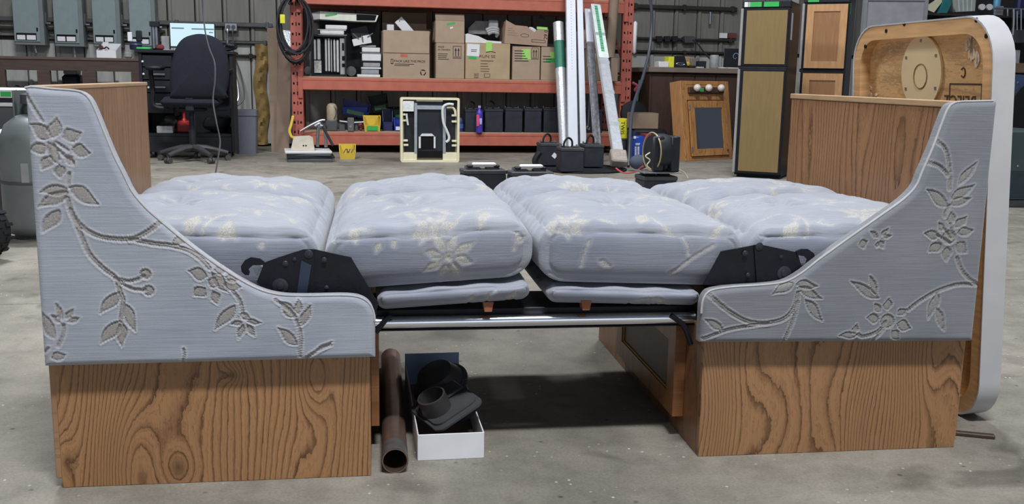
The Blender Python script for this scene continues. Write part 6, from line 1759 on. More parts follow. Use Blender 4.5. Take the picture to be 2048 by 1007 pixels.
# ---------------------------------------------------------------- two camper fridges
M_OCHRE = mat('ochre_woodgrain', (130, 109, 70), .45, var=.08, sc=8, stretch=(6, 6, .6))
M_SILV = mat('silver_edge', (170, 166, 164), .4, .4)
def fridge(lab, cx0, cy0, yaw, wd, dep, split, ztop, m_door, raised, px_note=True):
    M = Matrix.Translation((cx0, cy0, 0)) @ Matrix.Rotation(yaw, 4, 'Z')
    f = T('camper_fridge', lab, 'fridge', None, group='two camper fridges', M=M)
    MB(M).box(0, .03, .02, wd, dep, ztop, .004).build('fridge_case', M_BLACKM, f)
    MB(M).box(0.02, .05, 0, wd - .02, dep - .02, .0195).build('plinth', M_BLACK, f)
    for z0, z1 in ((.04, split - .012), (split + .012, ztop - .06)):
        d = MB(M).box(.0, -.02, z0, wd, .0285, z1, .004).build('fridge_door', M_BLACKM, f)
        MB(M).box(-.008, -.024, z0 + .004, .016, .028, z1 - .004, .003).build('silver_trim', M_SILV, d)
        if not raised:
            MB(M).box(.045, -.0225, z0 + .02, wd - .02, -.0205, z1 - .02, .001).build('woodgrain_panel', m_door, d)
        else:
            A, B, C_, D_ = .04, wd - .012, z0 + .012, z1 - .012
            fwd = .065
            MB(M).ringprism([(A, -.036, C_), (B, -.036, C_), (B, -.036, D_), (A, -.036, D_)], [(A + fwd, -.036, C_ + fwd), (B - fwd, -.036, C_ + fwd), (B - fwd, -.036, D_ - fwd), (A + fwd, -.036, D_ - fwd)], (0, .015, 0)).build('oak_frame', OAK_FR, d)
            MB(M).box(A + fwd - .003, -.0285, C_ + fwd - .003, B - fwd + .003, -.0212, D_ - fwd + .003).build('oak_panel', OAK_PN, d)
    MB(M).box(0, -.018, split - .011, wd, .0285, split + .011, .003).build('divider', M_BLACK, f)
    MB(M).box(0, -.02, ztop - .055, wd, .0285, ztop, .004).build('control_panel', M_BLACK, f)
    return f, M
OAK_FR = mat('honey_oak_frame', (188, 144, 100), .45, var=.12, sc=9, stretch=(4, 4, 1))
OAK_PN = mat('honey_oak_panel', (150, 108, 72), .5, var=.12, sc=7, stretch=(8, 8, .8))
g = PZ(1466, 353)
YAW1 = math.radians(-37)
tst = PX(1480, 134, g.y)
f1, M1 = fridge('black camper fridge with ochre woodgrain doors, next to the workbench', g.x, g.y, YAW1, .42, .46, PX(1480, 135, g.y).z, PX(1490, 3, g.y).z, M_OCHRE, False)
zt1 = PX(1490, 3, g.y).z
for (x, w_, mm_2, nm) in ((.05, .12, M_GRNTAPE, 'green_tape'), (.19, .13, M_GRNTAPE, 'green_tape'), (.02, .05, M_PAPER, 'white_sticker')):
    MB(M1).box(x, -.0225, zt1 - .05, x + w_, -.0205, zt1 - .008).build(nm, mm_2, f1)
MB(M1).box(.4205, .06, zt1 - .33, .4225, .12, zt1 - .10).build('white_sticker', M_PAPER, f1)
g2 = PZ(1578, 356)
Y2 = 8.85
gx = PX(1588, 300, Y2).x
f2, M2 = fridge('camper fridge with raised oak door panels, behind the oak bench back', gx, Y2, math.radians(-36), .42, .46, PX(1600, 141, Y2).z, PX(1610, -6, Y2).z, M_OCHRE, True)
zt2 = PX(1610, -6, Y2).z
for (x, w_) in ((.04, .10),):
    MB(M2).box(x, -.0225, zt2 - .05, x + w_, -.0205, zt2 - .006).build('green_tape', M_GRNTAPE, f2)
MB(M2).box(.4205, .02, zt2 - .16, .4225, .09, zt2 - .06).build('green_tape', M_GRNTAPE, f2)
# grey filler strip between the fridges
ga = PX(1574, 200, 8.95)
MB(Matrix.Translation((ga.x + .02, 8.98, 0)) @ Matrix.Rotation(math.radians(-36), 4, 'Z')).box(-.02, 0, 0, .05, .03, 1.9, .004).build('grey_strip', mat('grey_strip_paint', (118, 116, 118), .5), None, 'tall grey metal strip between the two camper fridges', 'strip')
# grey shower wall panel behind
sp0, sp1 = PX(1712, 200, 9.6), PX(1838, 200, 9.4)
sw_ = T('shower_wall', 'large mottled grey wall panel with a raised rim behind the table top', 'panel', (sp0.x, 9.6, 0))
M_GP = mat('mottled_grey', (142, 144, 148), .5, var=.14, sc=7)
zz = PX(1775, -6, 9.5).z
MB().prism([(sp0.x, 9.6, 0), (sp1.x, 9.4, 0), (sp1.x, 9.4, zz), (sp0.x, 9.6, zz)], (0, .02, 0)).build('panel_sheet', M_GP, sw_)
e = Vector((sp1.x - sp0.x, -.2, 0)).normalized() * .035
rg_o = [(sp0.x, 9.585, .02), (sp1.x, 9.385, .02), (sp1.x, 9.385, zz), (sp0.x, 9.585, zz)]
rg_i = [(sp0.x + e.x, 9.585 + e.y, .06), (sp1.x - e.x, 9.385 - e.y, .06), (sp1.x - e.x, 9.385 - e.y, zz - .035), (sp0.x + e.x, 9.585 + e.y, zz - .035)]
MB().ringprism(rg_o, rg_i, (0, .012, 0)).build('raised_rim', mat('grey_rim', (126, 130, 134), .45), sw_)

# ---------------------------------------------------------------- tool shelf, far right
TY = 10.2
tsx0, tsx1 = PX(1835, 100, TY).x, PX(2080, 100, TY).x
ts = T('tool_shelf', 'dark tool shelving with a steel rail behind the table top', 'shelf', ((tsx0 + tsx1) / 2, TY, 0))
M_DKSH = mat('dark_shelf', (52, 50, 52), .7, var=.2)
MB().box(tsx0, TY + .5, 0, tsx1 + .5, TY + .53, 2.4).build('shelf_back', M_DKSH, ts)
zs = [PX(1960, 29, TY).z, PX(2000, 140, TY).z]
for z in zs: MB().box(tsx0, TY + .02, z - .025, tsx1 + .5, TY + .499, z, .003).build('shelf_board', M_DKSH, ts)
for x in (tsx0, tsx1 + .45): MB().box(x, TY + .02, 0, x + .04, TY + .06, 2.4).build('shelf_post', M_DKSH, ts)
za = PX(2020, 18, TY).z
MB(None, True).ring([(PX(1985, 22, TY).x, TY - .02, za), (tsx1 + .4, TY - .02, za + .0)], .012, 8).build('steel_rail', M_STEEL, ts)
def onS(name, lab, cat, m, x0, y0, x1, y1, Y, dep, b=.006, group=None, zb=None):
    return solid(name, lab, cat, m, x0, y0, x1, y1, Y, dep, zb, b, group)
zS = zs[0] + .001
MB(None, 40).prism([PX(*p, TY + .06) for p in ((1848, 17), (1872, 2), (1884, -8), (1884, 4), (1868, 25))], (0, .05, 0)).build('cream_bracket', M_CREAM, None, 'cream angular bracket hanging at the tool shelf left end', 'bracket')
MB(None, 40).prism([PX(*p, TY + .04) for p in ((1879, 26), (1888, 0), (1902, -6), (1903, 8), (1894, 26))], (0, .06, 0)).build('teal_case', mat('teal_plastic', (44, 120, 124), .5), None, 'teal plastic piece next to the cream bracket', 'case')
MB(None, 40).prism([PX(*p, TY + .05) for p in ((1905, -4), (1952, -4), (1950, 22), (1912, 24), (1907, 14))], (0, .1, 0)).build('clear_tub', mat('translucent_tub', (168, 176, 170), .4, var=.12), None, 'pale translucent tub on the tool shelf', 'tub')
for k in range(4):
    MB().prism([PX(*p, TY + .048) for p in ((1916 + 9 * k, -4), (1918 + 9 * k, -4), (1920 + 8 * k, 22), (1918 + 8 * k, 22))], (0, .002, 0)).build('tub_rib', M_WHITE, bpy.data.objects['clear_tub'])
for (x, lb) in ((1965, 'left white round gauge on the tool shelf'), (1980, 'right white round gauge on the tool shelf')):
    q = PX(x, 14, TY + .03)
    MB(None, 40).lathe([(.034, 0), (.036, .02), (.036, .03)], (q.x, TY + .03, q.z), 18, ax=Vector((.2, 1, 0))).build('pressure_gauge', M_WHITE, None, lb, 'gauge', 'white gauges on the tool shelf')
sp = PX(1996, 10, TY + .08)
sc_ = T('spray_can', 'light blue spray can on the tool shelf', 'can', (sp.x, TY + .1, zS))
MB(None, 40).lathe([(.04, 0), (.04, .185), (.03, .205)], (sp.x, TY + .1, zS + .001), 16).build('can_body', mat('sky_blue', (92, 164, 204), .4), sc_)
MB(None, 40).lathe([(.02, .2065), (.02, .235)], (sp.x, TY + .1, zS), 12).build('can_cap', M_BLUEP, sc_)
onS('parts_row', 'row of small pale fittings at the front of the tool shelf', 'fitting', M_GRAYPL, 1991, 12, 2008, 20, TY + .02, .03, zb=zS)
onS('dark_can', 'dark blue can at the right edge of the tool shelf', 'can', M_NAVY, 2038, -6, 2050, 19, TY + .06, .08, b=.02, zb=zS)
for k, (x, y0, y1, w_) in enumerate(((2015, 18, 32, 2), (2027, 18, 70, 3.2), (2034, 22, 60, 2), (2042, 18, 60, 2))):
    MB(None, True).tube([PX(x, y0, TY - .05), PX(x, (y0 + y1) / 2, TY - .052), PX(x - (2 if k == 1 else 0), y1, TY - .05)], w_ / FPX * 9, 7).build('hanging_tool', M_STEEL, None, ('short steel hook', 'long white-tipped steel tool', 'thin steel rod tool', 'steel bar tool')[k] + ' hanging from the steel rail', 'tool', 'tools hanging from the steel rail')
onS('grey_box', 'dark grey box hanging below the steel rail', 'box', M_GREYD, 2026, 58, 2050, 86, TY + .1, .1)
onS('brown_tool', 'brown leather pouch below the steel rail', 'pouch', mat('leather', (88, 66, 58), .8), 2003, 50, 2020, 76, TY + .15, .06, b=.03)
zL = zs[1] + .001
onS('white_bucket', 'pale plastic container on the lower tool shelf', 'container', mat('pale_plastic', (170, 172, 172), .5), 2012, 100, 2040, 130, TY + .1, .2, zb=zL)
onS('brown_carton', 'brown carton on the lower tool shelf at the right edge', 'carton', M_KRAFTIN, 2014, 126, 2060, 150, TY - .1, .1, zb=zL - .03)
# swivel chair at the right edge
CY = 6.9
bc = T('upholstered_chair', 'blue tufted swivel chair back seen from the side, right edge', 'chair', tuple(PX(2060, 330, CY)))
M_CHB = mat('slate_blue_upholstery', (70, 88, 122), .8, var=.12, sc=8)
bk = [PX(*p, CY) for p in ((2008, 152), (2020, 148), (2060, 150), (2080, 190), (2070, 240), (2035, 195), (2020, 235), (2012, 268), (2006, 275))]
MB(None, 50).prism(bk, (0, .10, 0)).build('chair_back', M_CHB, bc)
MB(None, 50).prism([PX(*p, CY - .02) for p in ((2028, 195), (2040, 178), (2075, 150), (2075, 258), (2040, 264), (2015, 278), (2012, 268), (2022, 232))], (0, .06, 0)).build('black_shell', M_BLACK, bc)
MB(None, 50).prism([PX(*p, CY) for p in ((2006, 278), (2011, 276), (2021, 322), (2006, 324))], (0, .3, 0)).build('chair_skirt', M_CHB, bc)
fp_ = PX(2040, 150, CY)
MB(None, 40).cyl((fp_.x + .1, CY + .2, 0), (fp_.x + .1, CY + .2, .5), .03).build('chair_column', M_BLACK, bc)
for k in range(2):
    q = PX(2022 + 14 * k, 170 - 4 * k, CY - .001); MB(None, True).ball(tuple(q), .012, 8, 6, (1, .4, 1)).build('tuft_button', M_CHB, bc)
gbp = PZ(2006, 414)
gq = rect(2003, 262, 2120, 414, gbp.y)
gb_ = T('metal_bin', 'grey green metal cabinet with rivets at the right edge', 'cabinet', (gq[0], gbp.y, 0))
M_SLG = mat('slate_green_metal', (84, 98, 100), .35, .3, var=.12, sc=4)
MB().box(gq[0], gbp.y, .05, gq[1], gbp.y + .6, gq[3], .01).build('bin_body', M_SLG, gb_)
MB().box(gq[0] - .005, gbp.y - .012, 0, gq[1], gbp.y + .6, .0495, .004).build('bin_plinth', M_GREYD, gb_)
MB().box(gq[0] + .02, gbp.y - .006, .07, gq[1], gbp.y - .0005, .26, .02).build('lower_panel', mat('slate_dark', (66, 78, 86), .35, .3), gb_)
for x, y in ((2006, 331), (2036, 332)):
    q = PX(x, y, gbp.y - .004); MB(None, True).ball(tuple(q), .011, 10, 6, (1, .6, 1)).build('rivet', M_STEEL, gb_)
# ---------------------------------------------------------------- electrical boxes on the left wall
EY = WY - .24
for k, (x0, x1, yb, yt, lb) in enumerate(((25, 80, 90, -18, 'leftmost of the grey electrical switch boxes on the wall'), (106, 159, 93, -16, 'second grey electrical switch box from left'),
                                          (184, 234, 94, -14, 'third grey switch box from left, behind the white carton'), (258, 305, 98, -10, 'rightmost grey switch box, behind the desk gadgets'))):
    a, c, z0, z1 = rect(x0, yt, x1, yb, EY)
    t_ = T('switch_box', lb, 'electrical box', ((a + c) / 2, WY - .021, z0), 0, 'grey electrical switch boxes')
    MB().box(a, EY + .012, z0, c + .03, WY - .021, z1, .006).build('box_body', M_GREY, t_)
    MB().box(a + .004, EY, z0 + .035, c - .012, EY + .0115, z1 - .02, .004).build('box_door', mat('grey_door_paint', (128, 142, 144), .4, var=.06), t_)
    z_l = z0 + .09
    for f0, f1 in ((.12, .42), (.47, .80)):
        MB().box(a + (c - a) * f0 - .008, EY - .0012, z_l - .04, a + (c - a) * f1 + .008, EY - .0002, z_l + .04).build('label_frame', M_HOLE, t_)
        MB().box(a + (c - a) * f0, EY - .0026, z_l - .032, a + (c - a) * f1, EY - .0013, z_l + .018).build('white_label', M_PAPER, t_)
    MB(None, 40).box(c + .0305, EY + .06, z0 + (z1 - z0) * .40, c + .05, EY + .08, z0 + (z1 - z0) * .62, .004).build('switch_arm', M_GREYD, t_)
    MB(None, 40).cyl((c + .0505, EY + .07, z0 + (z1 - z0) * .42), (c + .09, EY + .07, z0 + (z1 - z0) * .42), .011, n=10).build('arm_knob', M_STEEL, t_)
    MB().box(c - .045, EY - .006, z0 + .15, c - .028, EY - .0002, z0 + .19, .003).build('door_latch', M_HOLE, t_)
    if k < 2:
        MB(None, True).ring([((a + c) / 2 + .03, WY - .1, z0 - .001), ((a + c) / 2 + .04, WY - .1, z0 - (.08 if k == 0 else .4))], .018, 8).build('conduit_stub', M_STEEL, t_)

# ---------------------------------------------------------------- brown lumber bench on the left
BY_ = 11.15
zt = PX(120, 114, BY_).z
x_l, x_r = PX(-30, 115, BY_).x, PX(281, 115, BY_).x
lb_ = T('lumber_bench', 'dark brown lumber bench under the grey switch boxes', 'workbench', ((x_l + x_r) / 2, BY_, 0))
MB().box(x_l, BY_ - .01, zt - .03, x_r, WY - .3, zt, .004).build('bench_top', mat('bench_top_brown', (92, 74, 66), .6, var=.15, sc=4), lb_)
MB().box(x_l, BY_, zt - .14, x_r, BY_ + .04, zt - .031, .003).build('front_rail', M_BRNWD, lb_)
for (xa, xb) in ((-2, 10), (74, 100), (164, 192), (262, 279)):
    a, c, _, _ = rect(xa, 150, xb, 150, BY_); MB().box(a, BY_ + .001, 0, c, BY_ + .06, zt - .141, .004).build('bench_leg', M_BRNWD, lb_)
zsh = PX(150, 184, BY_ + .1).z
MB().box(x_l, BY_ + .061, zsh - .04, x_r, BY_ + .6, zsh, .003).build('lower_shelf', M_BRNWD, lb_)
a, c, z0, z1 = rect(128, 126, 155, 143, BY_ + .35)
gm_ = T('grinder', 'grey and black machine under the lumber bench', 'machine', ((a + c) / 2, BY_ + .3, zsh + .001))
MB(None, 40).box(a, BY_ + .3, z1 - .12, c, BY_ + .5, z1, .01).build('grey_head', M_GRAYPL, gm_)
MB(None, 40).box(a - .02, BY_ + .28, zsh + .001, c + .03, BY_ + .52, z1 - .121, .03).build('dark_body', mat('navy_machine', (36, 40, 56), .5), gm_)
rg = random.Random(2)
for k in range(6):
    x = 14 + k * 21
    crumple('scrap_metal', ('leftmost', 'second', 'third', 'fourth', 'fifth', 'rightmost')[k] + ' dark scrap part lying under the lumber bench', 'scrap', x, 172, BY_ + .2, .034, mat('dark_scrap_%d' % (k % 2), ((56, 52, 54), (74, 66, 66))[k % 2], .7), (1.4, 1, .8), 20 + k, 'dark scrap under the lumber bench', zb=zsh + .0005)
# white open carton on the bench
a, c, z0, z1 = rect(193, 101, 231, 115, BY_); z0 = zt
wc = T('white_carton', 'white open carton with wires and card on the lumber bench', 'box', ((a + c) / 2, BY_, zt))
hz_ = PX(210, 101, BY_).z - zt
d_ = .30
MB().box(a, BY_, zt + .001, c, BY_ + .004, zt + hz_, .001).build('front_wall', M_PAPER, wc)
MB().prism([(c + .0, BY_ + .0045, zt + .001), (c + .0, BY_ + d_, zt + .001), (c, BY_ + d_, zt + hz_ * 2.0), (c, BY_ + .0045, zt + hz_)], (.004, 0, 0)).build('side_wall', M_PAPER, wc)
MB().prism([(a, BY_ + .0045, zt + .001), (a, BY_ + d_, zt + .001), (a, BY_ + d_, zt + hz_ * 2.0), (a, BY_ + .0045, zt + hz_)], (.004, 0, 0)).build('side_wall', M_PAPER, wc)
MB().box(a, BY_ + d_ + .001, zt + .001, c, BY_ + d_ + .005, zt + hz_ * 2.05).build('back_wall', M_PAPER, wc)
MB().prism([PX(*p, BY_ + .12) for p in ((205, 84), (217, 84), (216, 100), (210, 101))], (0, .006, 0)).build('paper_roll', M_PAPER, None, 'white card standing in the open white carton', 'card')
MB(None, True).tube([PX(199, 97, BY_ + .1), PX(200, 90, BY_ + .1), PX(207, 97, BY_ + .1), PX(213, 94, BY_ + .08), PX(218, 98, BY_ + .1)], .008, 6).build('tangled_wire', M_INKB, None, 'dark wires tangled in the open white carton', 'wire')
MB(None, True).ball(tuple(PX(203, 95, BY_ + .16)), .022, 12, 8).build('brown_spool', mat('spool_brown', (120, 84, 62), .6), None, 'brown spool in the open white carton', 'spool')
solid('putty_tub', 'pale tub at the right end of the lumber bench', 'tub', M_GRAYPL, 247, 103, 262, 115, BY_ + .25, .1, zb=zt + .001, b=.02)

# ---------------------------------------------------------------- black desk
DY = 10.25
zt = PX(380, 101, DY).z
dx0, dx1 = PX(276, 103, DY).x, PX(464, 103, DY).x
dk = T('computer_desk', 'black computer desk with drawers and open lower shelf behind the office chair', 'desk', ((dx0 + dx1) / 2, DY, 0))
MB().box(dx0 - .03, DY - .02, zt - .03, dx1 + .02, DY + .48, zt, .004).build('desk_top', M_BLACK, dk)
for xa, xb in ((dx0, dx0 + .03), (dx1 - .03, dx1)):
    MB().box(xa, DY, .06, xb, DY + .45, zt - .031, .002).build('side_panel', M_BLACK, dk)
MB().box(dx0 + .031, DY + .42, .06, dx1 - .031, DY + .445, zt - .031).build('back_panel', M_BLACK, dk)
px_ = PX(345, 150, DY).x
MB().box(px_, DY + .02, .42, px_ + .02, DY + .415, zt - .032).build('divider_panel', M_BLACK, dk)
z = zt - .05
for k, h_ in enumerate((.12, .12, .12, .20)):
    d = MB().box(dx0 + .034, DY + .004, z - h_ + .006, px_ - .002, DY + .022, z, .003).build('drawer_front', M_BLACK, dk)
    if k >= 1:
        MB().box(px_ - .20, DY - .012, z - h_ * .5 - .012, px_ - .07, DY + .0035, z - h_ * .5 + .006, .003).build('drawer_pull', M_STEEL, d)
    z -= h_ + .004
for (x, y) in ((285, 123), (287, 148), (297, 175)):
    q = PX(x, y, DY - .002); MB(None, True).ball((q.x, DY - .003, q.z), .012, 10, 6).build('knob', M_WHITE, dk)
zsh = PX(370, 266, DY + .1).z
MB().box(dx0 + .031, DY + .02, zsh - .03, dx1 - .031, DY + .415, zsh, .002).build('lower_shelf', M_BLACK, dk)
MB().box(dx0 + .031, DY + .01, .06, dx1 - .031, DY + .03, zsh - .031, .002).build('lower_board', M_BLACK, dk)
for x in (dx0 + .06, dx1 - .06):
    for y in (DY + .06, DY + .4):
        MB(None, 40).cyl((x - .012, y, .03), (x + .012, y, .03), .0295, n=14).build('castor', M_GREYD, dk)
rj = rect(353, 241, 383, 265, DY + .15)
rb_ = T('red_canister', 'red canister on the lower desk shelf', 'canister', ((rj[0] + rj[1]) / 2, DY + .2, zsh + .001))
MB(None, 40).box(rj[0], DY + .15, zsh + .001, rj[1], DY + .3, zsh + (rj[3] - rj[2]), .012).build('canister_body', M_RED, rb_)
q = PX(367, 222, DY + .2); zc_ = zsh + (rj[3] - rj[2])
MB(None, 40).lathe([(.03, 0), (.012, .03), (.012, .08), (.035, .10), (.03, .13), (.012, .14)], (q.x, DY + .22, zc_ + .0005), 14).build('canister_neck', M_RED, rb_)
solid('white_book', 'white upright book beside the red canister', 'book', M_PAPER, 382, 228, 386, 264, DY + .12, .15, zb=zsh + .001, b=.002)
solid('white_device', 'flat white device on the lower desk shelf', 'device', M_WHITE, 313, 252, 345, 256, DY + .06, .12, zb=zsh + .001, b=.004)
crumple('black_bag', 'dark bag on the lower desk shelf, right', 'bag', 435, 250, DY + .25, .13, M_BLACK, (1.2, 1, .8), 33, None, zb=zsh + .001)
crumple('grey_bag', 'grey crumpled bag on the lower desk shelf, left', 'bag', 338, 243, DY + .3, .09, M_GREYD, (1.2, 1, .9), 34, None, zb=zsh + .001)
# things on the desk
scm, nt, b_, N, K = newmat('lit_screen')
b_.inputs['Base Color'].default_value = (.02, .02, .02, 1); b_.inputs['Emission Color'].default_value = lin((206, 236, 248)); b_.inputs['Emission Strength'].default_value = 1.0
a, c, z0, z1 = rect(341, 47, 429, 100, DY + .25)
mn = T('monitor', 'bright computer screen on the black desk behind the office chair', 'monitor', ((a + c) / 2, DY + .3, zt))
MB(None, 40).box(a - .008, DY + .25, zt + .03, c + .008, DY + .275, z1 + .006, .004).build('monitor_case', M_BLACK, mn)
sc2 = MB().box(a, DY + .2475, zt + .045, c, DY + .2495, z1).build('screen', scm, mn)
barm, nt, b_, N, K = newmat('screen_bar'); b_.inputs['Emission Color'].default_value = lin((92, 118, 128)); b_.inputs['Emission Strength'].default_value = 1.0; b_.inputs['Base Color'].default_value = (.02, .02, .02, 1)
for (xa, ya, xb, yb_) in ((343, 55, 368, 57.5), (383, 57, 428, 59.5), (418, 64, 426, 66)):
    q = rect(xa, ya, xb, yb_, DY + .247); MB().box(q[0], DY + .2455, q[2], q[1], DY + .247, q[3]).build('screen_bar', barm, sc2)
MB(None, 40).box((a + c) / 2 - .03, DY + .28, zt + .001, (a + c) / 2 + .03, DY + .30, zt + .1, .004).build('monitor_neck', M_BLACK, mn)
MB(None, 40).box((a + c) / 2 - .12, DY + .2, zt + .0005, (a + c) / 2 + .12, DY + .38, zt + .012, .004).build('monitor_foot', M_BLACK, mn)
def ond(name, lab, cat, m, x0, y0, x1, Y, dep, b=.004):
    a, c, _, z1 = rect(x0, y0, x1, y0 + .01, Y); return MB(None, 40).box(a, Y, zt + .001, c, Y + dep, max(z1, zt + .004), b).build(name, m, None, lab, cat)
ond('green_case', 'flat green case at the left end of the black desk', 'case', mat('leaf_green', (70, 170, 96), .45), 272, 94, 300, DY - .01, .12, .006)
wm = rect(253, 84, 276, 99, DY + .2)
wbm = T('charger_stand', 'round dark blue lamp stand with a white stick on the desk end', 'stand', ((wm[0] + wm[1]) / 2, DY + .25, zt))
cxm = (wm[0] + wm[1]) / 2 + .03
MB(None, 40).lathe([(.055, 0), (.06, .02), (.06, .07), (.05, .08)], (cxm, DY + .22, zt + .001), 20).build('stand_base', mat('midnight_blue', (32, 38, 66), .3), wbm)
MB(None, 40).lathe([(.061, .05), (.061, .058)], (cxm, DY + .22, zt + .001), 20, cap=False).build('stand_ring', M_STEEL, wbm)
MB(None, 40).box(cxm - .0, DY + .24, zt + .0815, cxm + .06, DY + .26, zt + .19, .02).build('stand_backrest', M_BLACK, wbm)
q = rect(255, 64, 264, 84, DY + .2); MB().box(q[0], DY + .2, zt + .082, q[1], DY + .23, q[3], .003).build('white_stick', M_PAPER, wbm)
bk_ = rect(302, 43, 319, 100, DY + .3)
tf = T('tube_dispenser', 'dark stand with two steel tubes on the black desk', 'stand', ((bk_[0] + bk_[1]) / 2, DY + .3, zt))
MB().box(bk_[0], DY + .32, zt + .001, bk_[1], DY + .34, bk_[3], .003).build('stand_board', M_BLACK, tf)
MB().box(bk_[0] - .005, DY + .26, bk_[3] - .05, bk_[1] + .005, DY + .3195, bk_[3], .003).build('stand_cap', M_BLACK, tf)
for x in (307, 313):
    q = PX(x, 75, DY + .29); MB(None, 40).cyl((q.x, DY + .29, zt + .02), (q.x, DY + .29, bk_[3] - .051), .016, n=12).build('steel_tube', M_STEEL, tf)
ond('red_clamp', 'small dark red clamp before the steel tubes', 'clamp', mat('dark_red', (110, 42, 48), .5), 310, 89, 327, DY + .05, .06, .015)
ond('grey_speaker', 'pale grey speaker box left of the screen', 'speaker', M_GRAYPL, 322, 72, 338, DY + .3, .1)
ond('white_sheet', 'white paper sheet on the desk before the speaker box', 'paper', M_PAPER, 329, 100, 344, DY + .0, .08, .001)
crumple('desk_mouse', 'black mouse at the right end of the black desk', 'mouse', 462, 102, DY + .2, .05, M_BLACK, (1.3, 1, .8), 40, None, zb=zt + .001)

# ---------------------------------------------------------------- office chair seen from behind
OY = 9.90
oc = PX(387, 322, OY); oc.z = 0
ch = T('office_chair', 'charcoal high-backed office chair on five castors facing the desk', 'chair', (oc.x, OY, 0))
outl = [(342, 190), (340, 150), (345, 118), (354, 92), (368, 76), (388, 69), (404, 68), (424, 72), (440, 82), (451, 100), (457, 125), (458, 155), (452, 185), (448, 197), (350, 197)]
bp_ = [PX(x, y, OY - .12) for x, y in outl]
ctr = sum(bp_, Vector()) / len(bp_)
mb = MB(None, 60)
big = [p for p in spline(bp_ + [bp_[0]], 3)][:-1]
n = len(big)
vs_, fs_ = [], []
rings_ = [(0.90, -.035), (1.0, -.012), (1.0, .045), (.94, .075), (.6, .09), (.0, .095)]
rings_ = [(0.0, -.062), (.55, -.058)] + rings_
for s, dy in rings_:
    for p in big:
        vs_.append(ctr + (p - ctr) * max(s, .001) + Vector((0, dy + .14 * ((p.z - ctr.z) * s) ** 2 * 0, 0)))
for i in range(len(rings_) - 1):
    for k in range(n):
        fs_.append((i * n + k, i * n + (k + 1) % n, (i + 1) * n + (k + 1) % n, (i + 1) * n + k))
mb.add(vs_, fs_); mb.build('backrest', M_DARKFAB, ch)
zse = PX(390, 200, OY).z
MB(None, 60).box(oc.x - .27, OY - .16, zse - .07, oc.x + .27, OY + .32, zse + .03, .045).build('seat', M_DARKFAB, ch)
MB().box(oc.x - .12, OY - .05, zse - .11, oc.x + .12, OY + .25, zse - .071, .01).build('tilt_mechanism', M_BLACK, ch)
MB().box(oc.x - .04, OY - .14, zse - .10, oc.x + .04, OY - .115, zse + .15, .008).build('back_bracket', M_BLACK, ch)
for s, (xa, xb, ya) in ((-1, (290, 325, 130)), (1, (436, 466, 135))):
    a, c, z0, z1 = rect(xa, ya, xb, ya + 14, OY)
    arm = MB(None, True).tube([(a + .03 if s < 0 else c - .03, OY + .1, z1 - .03), ((a + .045) if s < 0 else c - .045, OY + .1, zse + .1), ((a + .05) if s < 0 else c - .05, OY + .1, zse - .06), (oc.x + s * .22, OY + .1, zse - .085)], .022, 8).build('armrest_post', M_BLACK, ch)
    MB(None, 50).box(a, OY - .06, z1 - .05, c, OY + .22, z1, .022).build('armrest_pad', M_BLACK, ch)
MB(None, 40).lathe([(.034, .11), (.034, .30), (.026, .301), (.026, zse - .111)], (oc.x, OY, 0), 16).build('gas_column', M_BLACK, ch)
RB = .33
for k in range(5):
    an = math.radians(-90 + 36 + 72 * k)
    d = Vector((math.cos(an), math.sin(an), 0)); c0_ = Vector((oc.x, OY, 0))
    MB(None, 45).ring([c0_ + Vector((0, 0, .135)), c0_ + d * .12 + Vector((0, 0, .128)), c0_ + d * .24 + Vector((0, 0, .10)), c0_ + d * RB + Vector((0, 0, .075))], [.034, .03, .025, .022], 8).build('base_arm', mat('dark_grey_nylon', (62, 62, 64), .5), ch)
    pc_ = c0_ + d * RB; tq = Vector((-d.y, d.x, 0))
    cs = MB(None, 45)
    for s in (-1, 1): cs.cyl(pc_ + tq * s * .006 + Vector((0, 0, .028)), pc_ + tq * s * .03 + Vector((0, 0, .028)), .028, n=14)
    cs.cyl(pc_ + Vector((0, 0, .03)), pc_ + Vector((0, 0, .07)), .008, n=8)
    cs.build('castor', mat('castor_grey', (74, 72, 72), .5), ch)
# hanging cord
cp = [PX(404, -8, 9.3), PX(406, 20, 9.3), PX(410, 60, 9.25), PX(418, 95, 9.2), PX(429, 125, 9.15), PX(430, 160, 9.1), PX(426, 200, 9.05), PX(432, 240, 8.95), PX(440, 280, 8.9), PX(437, 310, 8.8)]
e = PZ(431, 350); cp += [Vector((e.x, e.y, .01))]
MB(None, True).tube(cp, .007, 6, 6).build('hanging_cable', mat('grey_cord', (70, 68, 72), .5), None, 'thin grey cord hanging down in front of the office chair', 'cord')
# trash bin
g = PZ(491, 309); g.y += .05
tb2 = rect(470, 220, 514, 309, g.y)
tn_ = T('trash_bin', 'grey lidded trash bin beside the desk', 'bin', ((tb2[0] + tb2[1]) / 2, g.y, 0))
M_TRASH = mat('slate_bin_plastic', (108, 112, 122), .5, var=.05)
cx = (tb2[0] + tb2[1]) / 2; hw = (tb2[1] - tb2[0]) / 2; H = tb2[3]
vs_ = []
for z, k in ((0, .86), (H * .86, .98), (H * .865, 1.0)):
    for x, y in rrect(2 * hw * k, .30 * k, .03, 4, -hw * k, -.15 * k): vs_.append((cx + x, g.y + .16 + y, z))
m_ = len(vs_) // 3
MB(None, 40).add(vs_, [tuple(reversed(range(m_)))] + [(i * m_ + k, i * m_ + (k + 1) % m_, (i + 1) * m_ + (k + 1) % m_, (i + 1) * m_ + k) for i in range(2) for k in range(m_)] + [tuple(range(2 * m_, 3 * m_))]).build('bin_body', M_TRASH, tn_)
MB(None, 40).prism([(cx + x, g.y + .16 + y, H * .87) for x, y in rrect(2 * hw * 1.03, .31, .03, 4, -hw * 1.03, -.155)], (0, 0, H * .13)).build('bin_lid', M_TRASH, tn_)

